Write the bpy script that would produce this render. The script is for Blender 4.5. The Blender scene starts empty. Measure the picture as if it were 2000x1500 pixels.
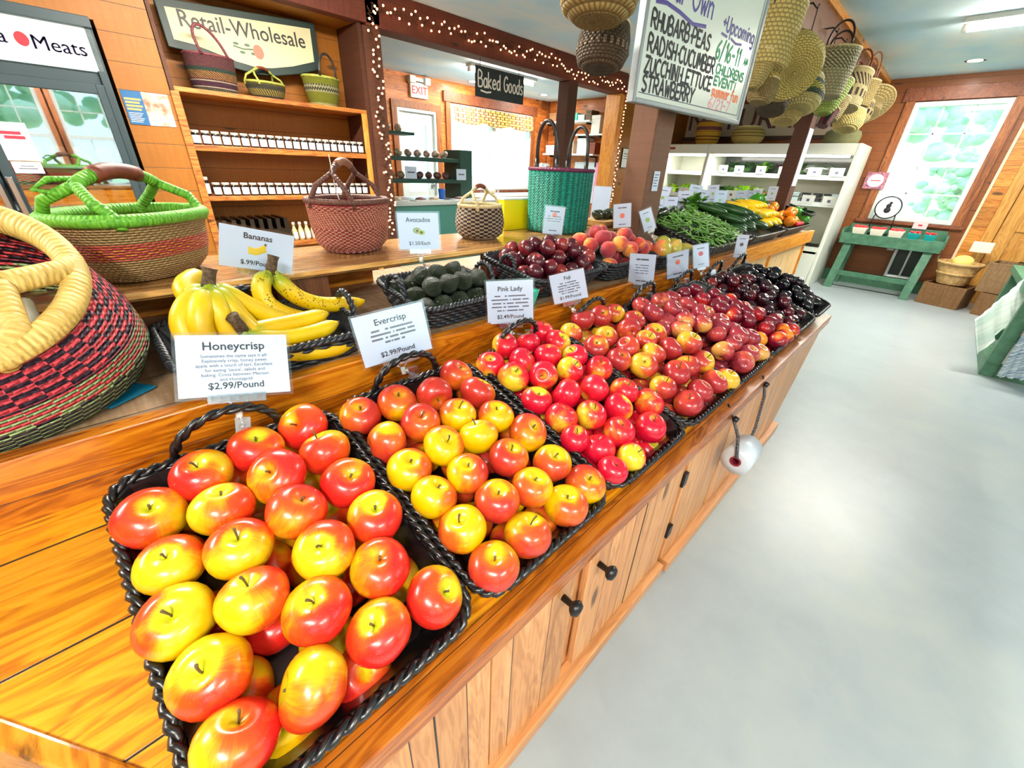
import bpy, math, random
from mathutils import Vector, Matrix, Euler

# ------------------------------------------------------------------ camera, world, lights, exposure
scene = bpy.context.scene
COL = scene.collection
PI = math.pi
YAW, PITCH, ROLL, FPX, EYE = 0.768015709, -0.488903715, 0.0430094542, 792.622, 1.3
_f = Vector((math.cos(PITCH) * math.cos(YAW), math.cos(PITCH) * math.sin(YAW), math.sin(PITCH)))
_r = _f.cross(Vector((0, 0, 1))).normalized()
_u = _r.cross(_f)
CR = math.cos(ROLL) * _r + math.sin(ROLL) * _u
CU = -math.sin(ROLL) * _r + math.cos(ROLL) * _u
cam_data = bpy.data.cameras.new('camera')
cam = bpy.data.objects.new('camera', cam_data)
COL.objects.link(cam)
cam.matrix_world = Matrix(((CR.x, CU.x, -_f.x, 0), (CR.y, CU.y, -_f.y, 0), (CR.z, CU.z, -_f.z, EYE), (0, 0, 0, 1)))
cam_data.sensor_width = 36
cam_data.lens = 36 * FPX / 2000
cam_data.clip_start = 0.02
scene.camera = cam

world = bpy.data.worlds.new('daylight')
scene.world = world
world.use_nodes = True
_bg = world.node_tree.nodes['Background']
_bg.inputs['Color'].default_value = (0.62, 0.88, 1.0, 1)
_bg.inputs['Strength'].default_value = 2.6

scene.view_settings.view_transform = 'Standard'
scene.view_settings.look = 'None'
scene.view_settings.gamma = 1
scene.view_settings.use_curve_mapping = False
scene.view_settings.exposure = 0.45
scene.cycles.use_denoising = True
scene.cycles.max_bounces = 6
scene.cycles.diffuse_bounces = 4
scene.cycles.glossy_bounces = 3
scene.cycles.transmission_bounces = 4
scene.cycles.transparent_max_bounces = 12
scene.cycles.sample_clamp_indirect = 6
scene.cycles.caustics_reflective = False
scene.cycles.caustics_refractive = False

STRIP_W, SPOT_W = 62, 16
def area_lamp(name, loc, sx, sy, watts, color, parent=None, rot=(0, 0, 0), portal=False):
    d = bpy.data.lights.new(name, 'AREA')
    d.shape = 'RECTANGLE'; d.size = sx; d.size_y = sy; d.energy = watts; d.color = color
    if portal: d.cycles.is_portal = True
    o = bpy.data.objects.new(name, d); COL.objects.link(o)
    o.location = loc; o.rotation_euler = rot
    if parent: o.parent = parent
    return o
# window openings guide the daylight
area_lamp('window_portal', (7.80, 0.38, 1.54), 1.3, 0.85, 1, (1, 1, 1), None, (0, PI / 2, 0), True)
area_lamp('window_portal', (5.77, 6.32, 1.57), 1.86, 1.24, 1, (1, 1, 1), None, (-PI / 2, 0, 0), True)
for _x, _w in ((-2.2, 2.0), (.2, 1.9), (3.4, 2.4), (6.1, 1.8)):
    area_lamp('window_portal', (_x, -3.44, 1.48), _w, 1.45, 1, (1, 1, 1), None, (PI / 2, 0, 0), True)

# ------------------------------------------------------------------ helpers
def lin(c):
    return tuple(((x / 255) / 12.92 if x / 255 <= .04045 else ((x / 255 + .055) / 1.055) ** 2.4) for x in c[:3]) + (1,)

def at(u, v, axis, val):
    """the point of the plane (axis = val) of the room that the photo shows at pixel u, v"""
    d = CR * ((u - 1000) / FPX) + CU * (-(v - 750) / FPX) + _f
    o = Vector((0, 0, EYE))
    return o + d * ((val - o[axis]) / d[axis])

def link(o, parent=None):
    COL.objects.link(o)
    if parent: o.parent = parent
    return o

def tag(o, label, cat, group=None, kind=None):
    o['label'] = label; o['category'] = cat
    if group: o['group'] = group
    if kind: o['kind'] = kind
    return o

def thing(name, label, cat, loc=(0, 0, 0), rot=(0, 0, 0), group=None, scale=None):
    o = bpy.data.objects.new(name, None)
    o.empty_display_size = .05
    link(o)
    o.location = loc; o.rotation_euler = rot
    if scale: o.scale = scale
    return tag(o, label, cat, group)

def dup(root, loc=None, rot=None, label=None, group=None, scale=None):
    r = root.copy(); COL.objects.link(r)
    if loc is not None: r.location = loc
    if rot is not None: r.rotation_euler = rot
    if scale is not None: r.scale = scale
    if label: r['label'] = label
    if group: r['group'] = group
    for ch in root.children:
        c = ch.copy(); COL.objects.link(c); c.parent = r
        for g in ch.children:
            d = g.copy(); COL.objects.link(d); d.parent = c
    return r

class MB:
    def __init__(s): s.v = []; s.f = []; s.uv = None
    def add(s, V, F, M=None, UV=None):
        b = len(s.v)
        s.v += [tuple(M @ Vector(p)) for p in V] if M is not None else [tuple(p) for p in V]
        s.f += [tuple(i + b for i in q) for q in F]
        if UV is not None:
            if s.uv is None: s.uv = [(0, 0)] * b
            s.uv += UV
        elif s.uv is not None: s.uv += [(0, 0)] * len(V)
        return s
    def box(s, x0, x1, y0, y1, z0, z1, M=None):
        V = [(x, y, z) for x in (x0, x1) for y in (y0, y1) for z in (z0, z1)]
        return s.add(V, [(0, 1, 3, 2), (4, 6, 7, 5), (0, 4, 5, 1), (2, 3, 7, 6), (0, 2, 6, 4), (1, 5, 7, 3)], M)
    def prism(s, poly, h0, h1, M=None):
        n = len(poly)
        V = [(x, y, h0) for x, y in poly] + [(x, y, h1) for x, y in poly]
        return s.add(V, [tuple(range(n))[::-1], tuple(range(n, 2 * n))] + [(i, (i + 1) % n, n + (i + 1) % n, n + i) for i in range(n)], M)
    def hull8(s, V):  # bottom four then top four corners, both in the same turn
        return s.add(V, [(3, 2, 1, 0), (4, 5, 6, 7)] + [(i, (i + 1) % 4, 4 + (i + 1) % 4, 4 + i) for i in range(4)])
    def tube(s, pts, r, n=8, closed=False, M=None, flat=1.0, twist=0):
        P = [Vector(p) for p in pts]; m = len(P)
        R = r if callable(r) else (lambda t: r)
        V = []; UV = []; N = None; L = 0
        for i in range(m):
            a = P[(i - 1) % m] if (closed or i > 0) else P[i]
            b = P[(i + 1) % m] if (closed or i < m - 1) else P[i]
            t = (b - a).normalized() if (b - a).length > 1e-9 else Vector((0, 0, 1))
            if N is None:
                N = t.cross(Vector((0, 0, 1)))
                if N.length < .1: N = t.cross(Vector((1, 0, 0)))
            N = (N - t * N.dot(t)).normalized(); B = t.cross(N)
            if i: L += (P[i] - P[i - 1]).length
            rr = R(i / max(1, m - 1))
            for k in range(n):
                an = 2 * PI * k / n + twist * L
                V.append(P[i] + N * (math.cos(an) * rr) + B * (math.sin(an) * rr * flat)); UV.append((L, k / n))
        F = []
        for i in range(m if closed else m - 1):
            j = (i + 1) % m
            F += [(i * n + k, j * n + k, j * n + (k + 1) % n, i * n + (k + 1) % n) for k in range(n)]
        if not closed: F += [tuple(range(n)), tuple((m - 1) * n + k for k in range(n))[::-1]]
        return s.add(V, F, M, UV)
    def lathe(s, prof, n=32, sx=1, sy=1, M=None, cap=True, sq=2.0):
        """profile (radius, z, v) turned about z; sq > 2 squares the section"""
        V = []; UV = []; F = []; m = len(prof)
        for i, p in enumerate(prof):
            vv = p[2] if len(p) > 2 else i / (m - 1)
            for k in range(n + 1):
                a = 2 * PI * k / n; c, t = math.cos(a), math.sin(a)
                q = 1 / (abs(c) ** sq + abs(t) ** sq) ** (1 / sq)
                V.append((p[0] * c * q * sx, p[0] * t * q * sy, p[1])); UV.append((k / n, vv))
        for i in range(m - 1):
            F += [(i * (n + 1) + k, i * (n + 1) + k + 1, (i + 1) * (n + 1) + k + 1, (i + 1) * (n + 1) + k) for k in range(n)]
        if cap:
            if prof[0][0] > 1e-6: F.append(tuple(range(n))[::-1])
            if prof[-1][0] > 1e-6: F.append(tuple((m - 1) * (n + 1) + k for k in range(n)))
        return s.add(V, F, M, UV)
    def ball(s, c, r, n=10, sx=1, sy=1, sz=1, M=None):
        pr = [(math.sin(PI * i / n) * r, -math.cos(PI * i / n) * r * sz) for i in range(n + 1)]
        T = Matrix.Translation(Vector(c))
        return s.lathe(pr, max(8, n + 4), sx, sy, (M @ T) if M is not None else T, cap=False)
    def mesh(s, name, mat, smooth=True):
        me = bpy.data.meshes.new(name)
        me.from_pydata(s.v, [], s.f)
        if s.uv is not None:
            l = me.uv_layers.new(name='UVMap')
            li = [0] * len(me.loops); me.loops.foreach_get('vertex_index', li)
            fl = []
            for i in li: fl += s.uv[i]
            l.data.foreach_set('uv', fl)
        if smooth: me.polygons.foreach_set('use_smooth', [True] * len(me.polygons))
        if mat: me.materials.append(mat)
        me.update()
        return me
    def build(s, name, mat, parent=None, smooth=False, bevel=0, kind=None):
        o = bpy.data.objects.new(name, s.mesh(name, mat, smooth))
        link(o, parent)
        if bevel:
            b = o.modifiers.new('bevel', 'BEVEL'); b.width = bevel; b.segments = 2; b.limit_method = 'ANGLE'; b.angle_limit = .7
        if kind: o['kind'] = kind
        return o

def box(name, mat, x0, x1, y0, y1, z0, z1, parent=None, bevel=0, kind=None):
    return MB().box(x0, x1, y0, y1, z0, z1).build(name, mat, parent, False, bevel, kind)

def euler_to(axis, spin=0):
    """rotation that turns local z to the given direction"""
    return (Vector(axis).normalized().to_track_quat('Z', 'Y') @ Euler((0, 0, spin)).to_quaternion()).to_euler()

ORD = ('first second third fourth fifth sixth seventh eighth ninth tenth eleventh twelfth thirteenth fourteenth fifteenth sixteenth '
       'seventeenth eighteenth nineteenth twentieth').split() + ['twenty-' + w for w in 'first second third fourth fifth sixth seventh eighth ninth'.split()]

_text_cache = {}
def text_geo(s, size, align='CENTER', shear=0, extrude=0.0003, bold=0, line=1.0):
    key = (s, size, align, shear, bold, line)
    if key not in _text_cache:
        cu = bpy.data.curves.new('lettering', 'FONT')
        cu.body = s; cu.size = size; cu.align_x = align; cu.align_y = 'CENTER'; cu.shear = shear
        cu.extrude = extrude; cu.offset = bold; cu.space_line = line; cu.resolution_u = 3
        ob = bpy.data.objects.new('lettering', cu)
        me = ob.to_mesh()
        _text_cache[key] = ([tuple(v.co) for v in me.vertices], [tuple(p.vertices) for p in me.polygons])
        ob.to_mesh_clear(); bpy.data.objects.remove(ob); bpy.data.curves.remove(cu)
    return _text_cache[key]

# ------------------------------------------------------------------ materials
class G:
    """a small wrapper to write node graphs"""
    def __init__(s, name):
        s.m = bpy.data.materials.new(name); s.m.use_nodes = True
        s.t = s.m.node_tree; s.b = s.t.nodes['Principled BSDF']
    def n(s, typ, ins=None, out=0, **props):
        x = s.t.nodes.new('ShaderNode' + typ)
        for k, v in props.items(): setattr(x, k, v)
        for k, v in (ins or {}).items():
            i = x.inputs[k]
            if isinstance(v, bpy.types.NodeSocket): s.t.links.new(v, i)
            else:
                if hasattr(i.default_value, '__len__') and not hasattr(v, '__len__'): v = [v] * len(i.default_value)
                elif hasattr(i.default_value, '__len__'): v = list(v)[:len(i.default_value)]
                i.default_value = v
        return x.outputs[out]
    def math(s, op, a, b=0.0, c=0.0, clamp=False):
        return s.n('Math', {0: a, 1: b, 2: c}, operation=op, use_clamp=clamp)
    def mix(s, f, a, b, blend='MIX'):
        return s.n('Mix', {0: f, 6: a, 7: b}, 2, data_type='RGBA', blend_type=blend)
    def ramp(s, f, stops, mode='LINEAR'):
        x = s.t.nodes.new('ShaderNodeValToRGB'); s.t.links.new(f, x.inputs[0])
        e = x.color_ramp.elements; x.color_ramp.interpolation = mode
        while len(e) < len(stops): e.new(0.5)
        for el, (p, c) in zip(e, stops): el.position = p; el.color = c if len(c) == 4 else tuple(c) + (1,)
        return x.outputs[0]
    def smooth(s, v, lo, hi):
        return s.n('MapRange', {0: v, 1: lo, 2: hi, 3: 0.0, 4: 1.0}, interpolation_type='SMOOTHSTEP')
    def xyz(s, v):
        x = s.t.nodes.new('ShaderNodeSeparateXYZ'); s.t.links.new(v, x.inputs[0]); return x.outputs
    def vec(s, x, y, z): return s.n('CombineXYZ', {0: x, 1: y, 2: z})
    def noise(s, v, scale, detail=3, rough=.55, dist=0.0): return s.n('TexNoise', {'Vector': v, 'Scale': scale, 'Detail': detail, 'Roughness': rough, 'Distortion': dist})
    def obj(s): return s.n('TexCoord', out=3)
    def uv(s): return s.n('TexCoord', out=2)
    def rnd(s): return s.n('ObjectInfo', out=5)
    def set(s, **k):
        for a, v in k.items():
            i = s.b.inputs[{'color': 'Base Color', 'rough': 'Roughness', 'metal': 'Metallic', 'coat': 'Coat Weight', 'coatr': 'Coat Roughness', 'spec': 'Specular IOR Level', 'alpha': 'Alpha',
                            'emit': 'Emission Color', 'emits': 'Emission Strength', 'trans': 'Transmission Weight', 'sss': 'Subsurface Weight', 'sheen': 'Sheen Weight'}[a]]
            if isinstance(v, bpy.types.NodeSocket): s.t.links.new(v, i)
            else: i.default_value = v
        return s
    def bump(s, h, strength=.3, dist=.002):
        s.t.links.new(s.n('Bump', {'Strength': strength, 'Distance': dist, 'Height': h}), s.b.inputs['Normal']); return s

def plain(name, rgb, rough=.5, **k):
    return G(name).set(color=lin(rgb), rough=rough, **k).m

def glow(name, rgb, strength, base=(235, 235, 230)):
    g = G(name).set(color=lin(base), emit=lin(rgb), emits=strength)
    g.m.cycles.emission_sampling = 'NONE'
    return g.m

def wood(name, dark, mid, light, grain=0, across=2, width=.14, gap=.012, knots=.5, rough=.4, coat=.15, saw=0.0, tone=.22, shift=0.0, ring_k=.12):
    g = G(name); c = g.xyz(g.obj()); third = 3 - grain - across
    pg, pb, pt = c[grain], c[across], c[third]
    q = g.math('ADD', g.math('DIVIDE', pb, width), shift)
    board = g.math('FLOOR', q); fr = g.math('FRACT', q)
    rn = g.n('TexWhiteNoise', {'W': board}, 0, noise_dimensions='1D')
    off = g.math('MULTIPLY', rn, 31.0)
    v1 = g.vec(g.math('ADD', g.math('MULTIPLY', pg, .8), off), g.math('MULTIPLY', pb, 7.0), g.math('MULTIPLY', pt, 7.0))
    big = g.noise(v1, 2.2, 4, .5, .8)
    ring = g.math('SINE', g.math('MULTIPLY', g.math('ADD', big, g.math('MULTIPLY', pb, .5)), 60.0))
    v2 = g.vec(g.math('ADD', g.math('MULTIPLY', pg, 2.2), off), g.math('MULTIPLY', pb, 70.0), g.math('MULTIPLY', pt, 70.0))
    fine = g.noise(v2, 1.6, 4, .6)
    t = g.math('ADD', g.math('ADD', g.math('MULTIPLY', ring, ring_k), g.math('MULTIPLY', big, .55)), g.math('MULTIPLY', fine, .55))
    t = g.math('SUBTRACT', t, .08)
    col = g.ramp(t, [(.22, lin(dark)), (.47, lin(mid)), (.75, lin(light))])
    tn = g.math('ADD', g.math('MULTIPLY', rn, tone * 2), 1 - tone)
    col = g.mix(1.0, col, g.vec(tn, tn, tn), 'MULTIPLY')
    if saw:
        sw = g.noise(g.vec(g.math('MULTIPLY', pg, 55.0), g.math('MULTIPLY', pb, 5.0), 0.0), 1.0, 2)
        col = g.mix(g.math('MULTIPLY', g.smooth(sw, .35, .62), saw), lin(dark), col)
    if knots:
        vk = g.vec(g.math('ADD', g.math('MULTIPLY', pg, 2.1), off), g.math('MULTIPLY', pb, 6.0), g.math('MULTIPLY', pt, 6.0))
        vd = g.n('TexVoronoi', {'Vector': vk, 'Scale': 1.0}, 0)
        vw = g.math('ADD', vd, g.math('MULTIPLY', g.noise(v2, 3.0, 2), .08))
        kn = g.math('SUBTRACT', 1.0, g.smooth(vw, .07 + .06 * knots, .12 + .1 * knots))
        col = g.mix(g.math('MULTIPLY', kn, .85), col, lin(tuple(x * .42 for x in dark)))
    h = fine
    if gap:
        ed = g.math('MINIMUM', fr, g.math('SUBTRACT', 1.0, fr))
        gp = g.smooth(ed, gap * .4, gap * 1.2)
        col = g.mix(gp, lin(tuple(x * .25 for x in dark)), col)
        h = g.math('ADD', g.math('MULTIPLY', fine, .25), gp)
    g.set(color=col, rough=g.math('ADD', g.math('MULTIPLY', fine, .2), rough - .1), coat=coat, coatr=.18)
    return g.bump(h, .35, .002).m

PINE = wood('orange_pine', (146, 86, 6), (200, 134, 14), (224, 166, 40), 0, 2, .135, .012, .55, .55, .03, .08)
PINE_YZ = wood('orange_pine_cross', (120, 58, 20), (182, 102, 38), (208, 134, 62), 1, 2, .135, .012, .6, .5, .05)
PINE_END = wood('brown_pine_end_wall', (130, 70, 22), (192, 120, 46), (216, 148, 70), 1, 2, .105, .014, .5, .5, .05, .08)
PINE_BAKE = wood('orange_pine_bakery', (150, 70, 22), (200, 112, 46), (222, 142, 72), 0, 2, .16, .01, .8, .5, .05)
PINE_DARK = wood('dark_pine_recess', (62, 30, 10), (122, 70, 22), (158, 98, 36), 0, 2, .16, .012, .9, .5, .05)
ROUGH = wood('rough_sawn_beam', (92, 38, 22), (152, 76, 48), (180, 102, 70), 0, 2, .3, .004, .3, .7, 0, .12, .08)
ROUGH_V = wood('rough_sawn_post', (74, 38, 20), (124, 70, 40), (150, 94, 58), 2, 0, .4, .002, .3, .7, 0, .10, .05)
SHELF = wood('shelf_board', (110, 52, 12), (178, 104, 36), (206, 138, 64), 0, 1, .3, .004, .3, .45, .1, 0, .05)
TRIM_V = wood('bright_trim', (166, 92, 22), (206, 136, 44), (224, 164, 76), 2, 0, .3, .002, .3, .4, .2, 0, .05)
CASING = wood('window_casing', (100, 50, 20), (152, 86, 40), (176, 108, 58), 2, 1, .3, .002, .4, .5, .05, 0, .05)
CASING_H = wood('window_head', (92, 44, 22), (132, 70, 40), (156, 92, 56), 1, 2, .3, .002, .4, .5, .05, 0, .05)
TRAY = wood('varnished_tray', (164, 84, 4), (216, 136, 10), (234, 164, 30), 0, 1, .174, .012, .25, .26, .45, 0, .12, .24)
RISER = wood('varnished_riser', (124, 56, 6), (182, 98, 10), (212, 134, 26), 0, 2, .4, .002, .35, .28, .4, 0, .05)
FASCIA = wood('oiled_fascia', (156, 98, 52), (206, 144, 90), (224, 170, 118), 0, 2, .4, .002, .35, .4, .15, 0, .06, 0.0, .05)
DOORW = wood('cabinet_boards', (156, 98, 54), (208, 146, 92), (226, 174, 122), 2, 0, .115, .012, .4, .42, .12, 0, .12, 0.0, .06)
LIPW = wood('counter_lip', (110, 52, 8), (168, 88, 14), (196, 118, 32), 0, 1, .04, .02, .2, .3, .35, 0, .08)
BAGSHELF = wood('bag_shelf_top', (110, 72, 34), (164, 116, 62), (190, 146, 92), 0, 1, .3, .004, .2, .25, .4, 0, .06)
UPTRAY = wood('worn_upper_tray', (150, 116, 84), (202, 172, 138), (224, 204, 176), 0, 1, .16, .012, .3, .5, .1, .3, .15)
PALEBOARD = wood('pale_panel', (206, 158, 96), (232, 192, 134), (242, 210, 160), 2, 0, .2, .006, .2, .4, .2, 0, .06)
ORANGEBOARD = wood('orange_board', (190, 102, 14), (226, 142, 30), (238, 168, 62), 0, 2, .4, .002, .3, .35, .3, 0, .05)
DOORPINE = wood('door_pine', (184, 118, 44), (216, 156, 72), (230, 178, 98), 2, 1, .3, .002, .3, .4, .2, 0, .05)
CRATE = wood('old_crate', (122, 92, 60), (178, 146, 102), (204, 178, 134), 1, 2, .3, .004, .5, .8, 0, .2, .12)
CRATE_D = wood('dark_crate', (112, 78, 44), (166, 126, 80), (192, 156, 108), 1, 2, .3, .004, .5, .8, 0, .2, .12)
def greenwood():
    g = G('green_painted_wood'); o = g.obj()
    n1 = g.noise(o, 14, 4)
    return g.set(color=g.ramp(n1, [(.3, lin((52, 98, 74))), (.7, lin((80, 130, 102)))]), rough=.5).m
GREENW = greenwood()

def concrete():
    g = G('sealed_concrete'); o = g.obj()
    a = g.noise(o, .9, 5, .6); b = g.noise(o, 6, 5, .65, .4); s = g.noise(g.vec(g.math('MULTIPLY', g.xyz(o)[0], 30.0), g.math('MULTIPLY', g.xyz(o)[1], 3.0), 0.0), 1, 2)
    t = g.math('ADD', g.math('MULTIPLY', a, .6), g.math('MULTIPLY', b, .4))
    col = g.ramp(t, [(.3, lin((146, 156, 160))), (.5, lin((158, 169, 174))), (.72, lin((172, 180, 176)))])
    sp = g.n('TexVoronoi', {'Vector': o, 'Scale': 2.6}, 0)
    col = g.mix(g.math('MULTIPLY', g.math('SUBTRACT', 1.0, g.smooth(sp, .015, .03)), .8), col, lin((70, 70, 66)))
    g.set(color=col, rough=g.math('ADD', g.math('MULTIPLY', b, .18), .30), spec=.45, coat=.15, coatr=.3)
    return g.bump(g.math('ADD', b, g.math('MULTIPLY', s, .1)), .06, .004).m
CONCRETE = concrete()

def cloudy():
    g = G('sky_painted_ceiling'); o = g.obj()
    a = g.noise(g.vec(g.math('MULTIPLY', g.xyz(o)[0], .7), g.math('MULTIPLY', g.xyz(o)[1], 1.2), 0.0), 1.25, 5, .55, .3)
    c = g.ramp(a, [(.40, lin((192, 228, 250))), (.55, lin((212, 236, 248))), (.66, lin((232, 238, 238))), (.78, lin((240, 238, 230)))])
    return g.set(color=c, rough=.8).bump(g.noise(o, 60, 2), .08, .002).m
CEILING = cloudy()

WHITE = plain('white_enamel', (226, 228, 216), .35)
WHITEP = plain('white_paint', (222, 230, 228), .4)
PAPER = plain('white_card', (206, 224, 248), .45)
PAPERW = plain('white_paper', (232, 234, 230), .6)
INK = plain('black_ink', (26, 28, 36), .6)
INKG = plain('grey_ink', (92, 98, 116), .6)
BLACKP = plain('black_plastic', (14, 15, 18), .25, coat=.4)
CHROME = plain('dull_metal', (170, 174, 178), .25, metal=1)
BLACKM = plain('black_iron', (18, 18, 22), .35)
DARKSLATE = plain('slate_paint', (36, 54, 60), .45)
COOLIN = plain('cooler_lining', (40, 58, 62), .5)

def glassy(name, tint=(1, 1, 1), spec=.06, rough=.02):
    g = G(name); t = g.t
    tr = g.n('BsdfTransparent', {'Color': tint + (1,)}); gl = g.n('BsdfGlossy', {'Color': (1, 1, 1, 1), 'Roughness': rough})
    fr = g.n('LayerWeight', {'Blend': .25}, 1)
    f = g.math('ADD', g.math('MULTIPLY', fr, .35), spec, clamp=True)
    mx = g.n('MixShader', {0: f, 1: tr, 2: gl})
    t.links.new(mx, t.nodes['Material Output'].inputs[0])
    return g.m
GLASS = glassy('window_glass', (.97, 1, 1), .03)
COOLGLASS = glassy('cooler_door_glass', (.8, .86, .88), .30)
CLIPMAT = glassy('frosted_clip', (.88, .91, .94), .28, .15)
ACRYLIC = glassy('clear_acrylic', (.985, .99, 1.0), .035, .12)
BAGFILM = glassy('clear_bag_film', (.95, .97, .97), .16, .2)

# --- fruit
def apple_mat(name, base, green, red, deep, bias, streak=.3, dots=.35):
    g = G(name); o = g.obj(); c = g.xyz(o); rn = g.rnd()
    off = g.math('MULTIPLY', rn, 47.0)
    ov = g.n('VectorMath', {0: o, 1: g.vec(off, g.math('MULTIPLY', rn, 23.0), off)}, operation='ADD')
    an = g.math('MULTIPLY', rn, 40.0)
    side = g.math('ADD', g.math('MULTIPLY', c[0], g.math('COSINE', an)), g.math('MULTIPLY', c[1], g.math('SINE', an)))
    n1 = g.noise(ov, 1.1, 2, .5, .4)
    th = g.math('ARCTAN2', c[1], c[0])
    st = g.noise(g.vec(g.math('MULTIPLY', g.math('SINE', th), 5.0), g.math('MULTIPLY', g.math('COSINE', th), 5.0), g.math('ADD', g.math('MULTIPLY', c[2], .8), off)), 2.2, 4, .65)
    rho = g.math('SQRT', g.math('ADD', g.math('MULTIPLY', c[0], c[0]), g.math('MULTIPLY', c[1], c[1])))
    top = g.math('MULTIPLY', g.math('SUBTRACT', 1.0, g.smooth(rho, .12, .62)), g.smooth(c[2], -.2, .3))
    per = g.math('SUBTRACT', g.math('FRACT', g.math('MULTIPLY', rn, 7.31)), .5)
    b = g.math('ADD', g.math('MULTIPLY', side, .55), g.math('MULTIPLY', n1, 1.0))
    b = g.math('ADD', b, g.math('MULTIPLY', st, streak))
    b = g.math('ADD', b, g.math('MULTIPLY', per, .8))
    b = g.math('SUBTRACT', b, g.math('MULTIPLY', top, .45))
    b = g.math('ADD', b, bias - .5 - streak * .5)
    bl = g.smooth(b, -.05, .42)
    dp = g.smooth(b, .3, .9)
    ye = g.mix(g.math('MULTIPLY', g.smooth(g.noise(ov, 1.6, 2), .4, .65), .55), lin(base), lin(green))
    ye = g.mix(g.math('MULTIPLY', top, .8), ye, lin(green))
    col = g.mix(bl, ye, lin(red)); col = g.mix(dp, col, lin(deep))
    vd = g.n('TexVoronoi', {'Vector': ov, 'Scale': 11.0}, 0)
    dt = g.math('MULTIPLY', g.math('SUBTRACT', 1.0, g.smooth(vd, .05, .13)), dots)
    col = g.mix(dt, col, lin((236, 206, 130)))
    g.set(color=col, rough=.27, coat=.25, coatr=.12, spec=.5)
    return g.m
AP = {
 'B1': apple_mat('yellow_red_apple_skin', (226, 176, 8), (196, 200, 30), (228, 78, 20), (210, 36, 28), .30),
 'B2': apple_mat('golden_apple_skin', (234, 178, 0), (206, 186, 8), (206, 92, 24), (184, 46, 34), .40, .25),
 'B3': apple_mat('pink_apple_skin', (230, 186, 40), (206, 206, 44), (226, 36, 44), (200, 14, 46), .66, .25),
 'B4': apple_mat('russet_red_apple_skin', (226, 172, 40), (208, 180, 50), (198, 66, 44), (166, 40, 44), .56, .35),
 'B5': apple_mat('dusky_red_apple_skin', (222, 160, 80), (206, 160, 80), (186, 66, 62), (146, 40, 56), .82, .35),
 'B6': apple_mat('nectarine_skin', (240, 150, 10), (232, 130, 20), (186, 30, 34), (110, 12, 36), .80, .3, .1),
 'B7': apple_mat('red_plum_skin', (120, 26, 30), (130, 40, 30), (86, 12, 26), (40, 8, 22), .8, .2, .12),
 'B8': apple_mat('black_plum_skin', (34, 18, 30), (44, 20, 30), (22, 14, 26), (10, 10, 18), .8, .2, .06),
 'U1': apple_mat('dusky_plum_skin', (150, 50, 40), (150, 60, 50), (116, 26, 36), (74, 16, 30), .8, .2, .2),
 'U2': apple_mat('peach_skin', (236, 150, 60), (236, 170, 80), (206, 56, 40), (150, 34, 48), .72, .2, 0),
}
for _k in ('B7', 'B8'): AP[_k].node_tree.nodes['Principled BSDF'].inputs['Roughness'].default_value = .16
_p = AP['U2'].node_tree.nodes['Principled BSDF']; _p.inputs['Roughness'].default_value = .7; _p.inputs['Coat Weight'].default_value = 0; _p.inputs['Sheen Weight'].default_value = .3
STEM = plain('apple_stem', (92, 70, 34), .7)

def banana_mat(spots):
    g = G('spotted_banana_skin' if spots else 'banana_skin'); o = g.obj(); u = g.xyz(g.uv())
    n1 = g.noise(o, 9, 3)
    col = g.ramp(n1, [(.3, lin((204, 160, 0))), (.65, lin((230, 196, 6)))])
    col = g.mix(g.math('SUBTRACT', 1.0, g.smooth(u[0], .015, .075)), col, lin((140, 158, 24)))
    if spots:
        vd = g.n('TexVoronoi', {'Vector': o, 'Scale': 150.0}, 0)
        msk = g.smooth(g.noise(o, 30, 2), .38, .55)
        col = g.mix(g.math('MULTIPLY', g.math('SUBTRACT', 1.0, g.smooth(vd, .2, .36)), msk), col, lin((84, 48, 14)))
    return g.set(color=col, rough=.42, coat=.1).m
BAN, BANS = banana_mat(False), banana_mat(True)
def bumpy(name, a, b, scale, rough=.5, strength=.5, dist=.002, coat=0.0):
    g = G(name); o = g.obj(); n = g.noise(o, scale, 4, .6)
    return g.set(color=g.ramp(n, [(.35, lin(a)), (.68, lin(b))]), rough=rough, coat=coat).bump(n, strength, dist).m
BROWNTIP = bumpy('brown_stalk', (52, 36, 22), (104, 82, 56), 120, .8)
AVOC = bumpy('avocado_skin', (16, 24, 18), (44, 60, 30), 9, .4, .6, .12, .1)
ZUC = bumpy('zucchini_skin', (16, 50, 20), (46, 92, 38), 8, .3, .2, .05, .3)
SQUASH = bumpy('squash_skin', (238, 186, 0), (255, 216, 20), 5, .3, .2, .05, .2)
ORPEP = bumpy('orange_pepper_skin', (240, 120, 8), (255, 164, 40), 4, .2, .1, .05, .4)
GRPEP = bumpy('green_pepper_skin', (30, 110, 20), (80, 170, 50), 4, .2, .1, .05, .4)
RADI = bumpy('radish_skin', (196, 30, 50), (226, 60, 70), 6, .3)
LEAF = bumpy('leaf_green', (40, 96, 20), (110, 170, 50), 9, .5)
LEAFD = bumpy('dark_leaf', (18, 52, 20), (48, 96, 40), 9, .5)
LEAFL = bumpy('lime_leaf', (120, 180, 20), (190, 220, 60), 9, .5)
BEAN = bumpy('bean_green', (70, 124, 40), (130, 176, 84), 12, .4)
MANGO = apple_mat('pear_mango_skin', (200, 176, 60), (150, 160, 60), (226, 130, 70), (214, 96, 70), .45, .2, .1)
PEARM = apple_mat('green_pear_skin', (190, 184, 70), (150, 168, 60), (206, 170, 80), (206, 140, 80), .2, .2, .2)
MELON = bumpy('yellow_melon_skin', (224, 212, 100), (244, 236, 150), 5, .5)
BERRY = bumpy('red_berries', (180, 20, 30), (232, 70, 70), 60, .4)

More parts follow.
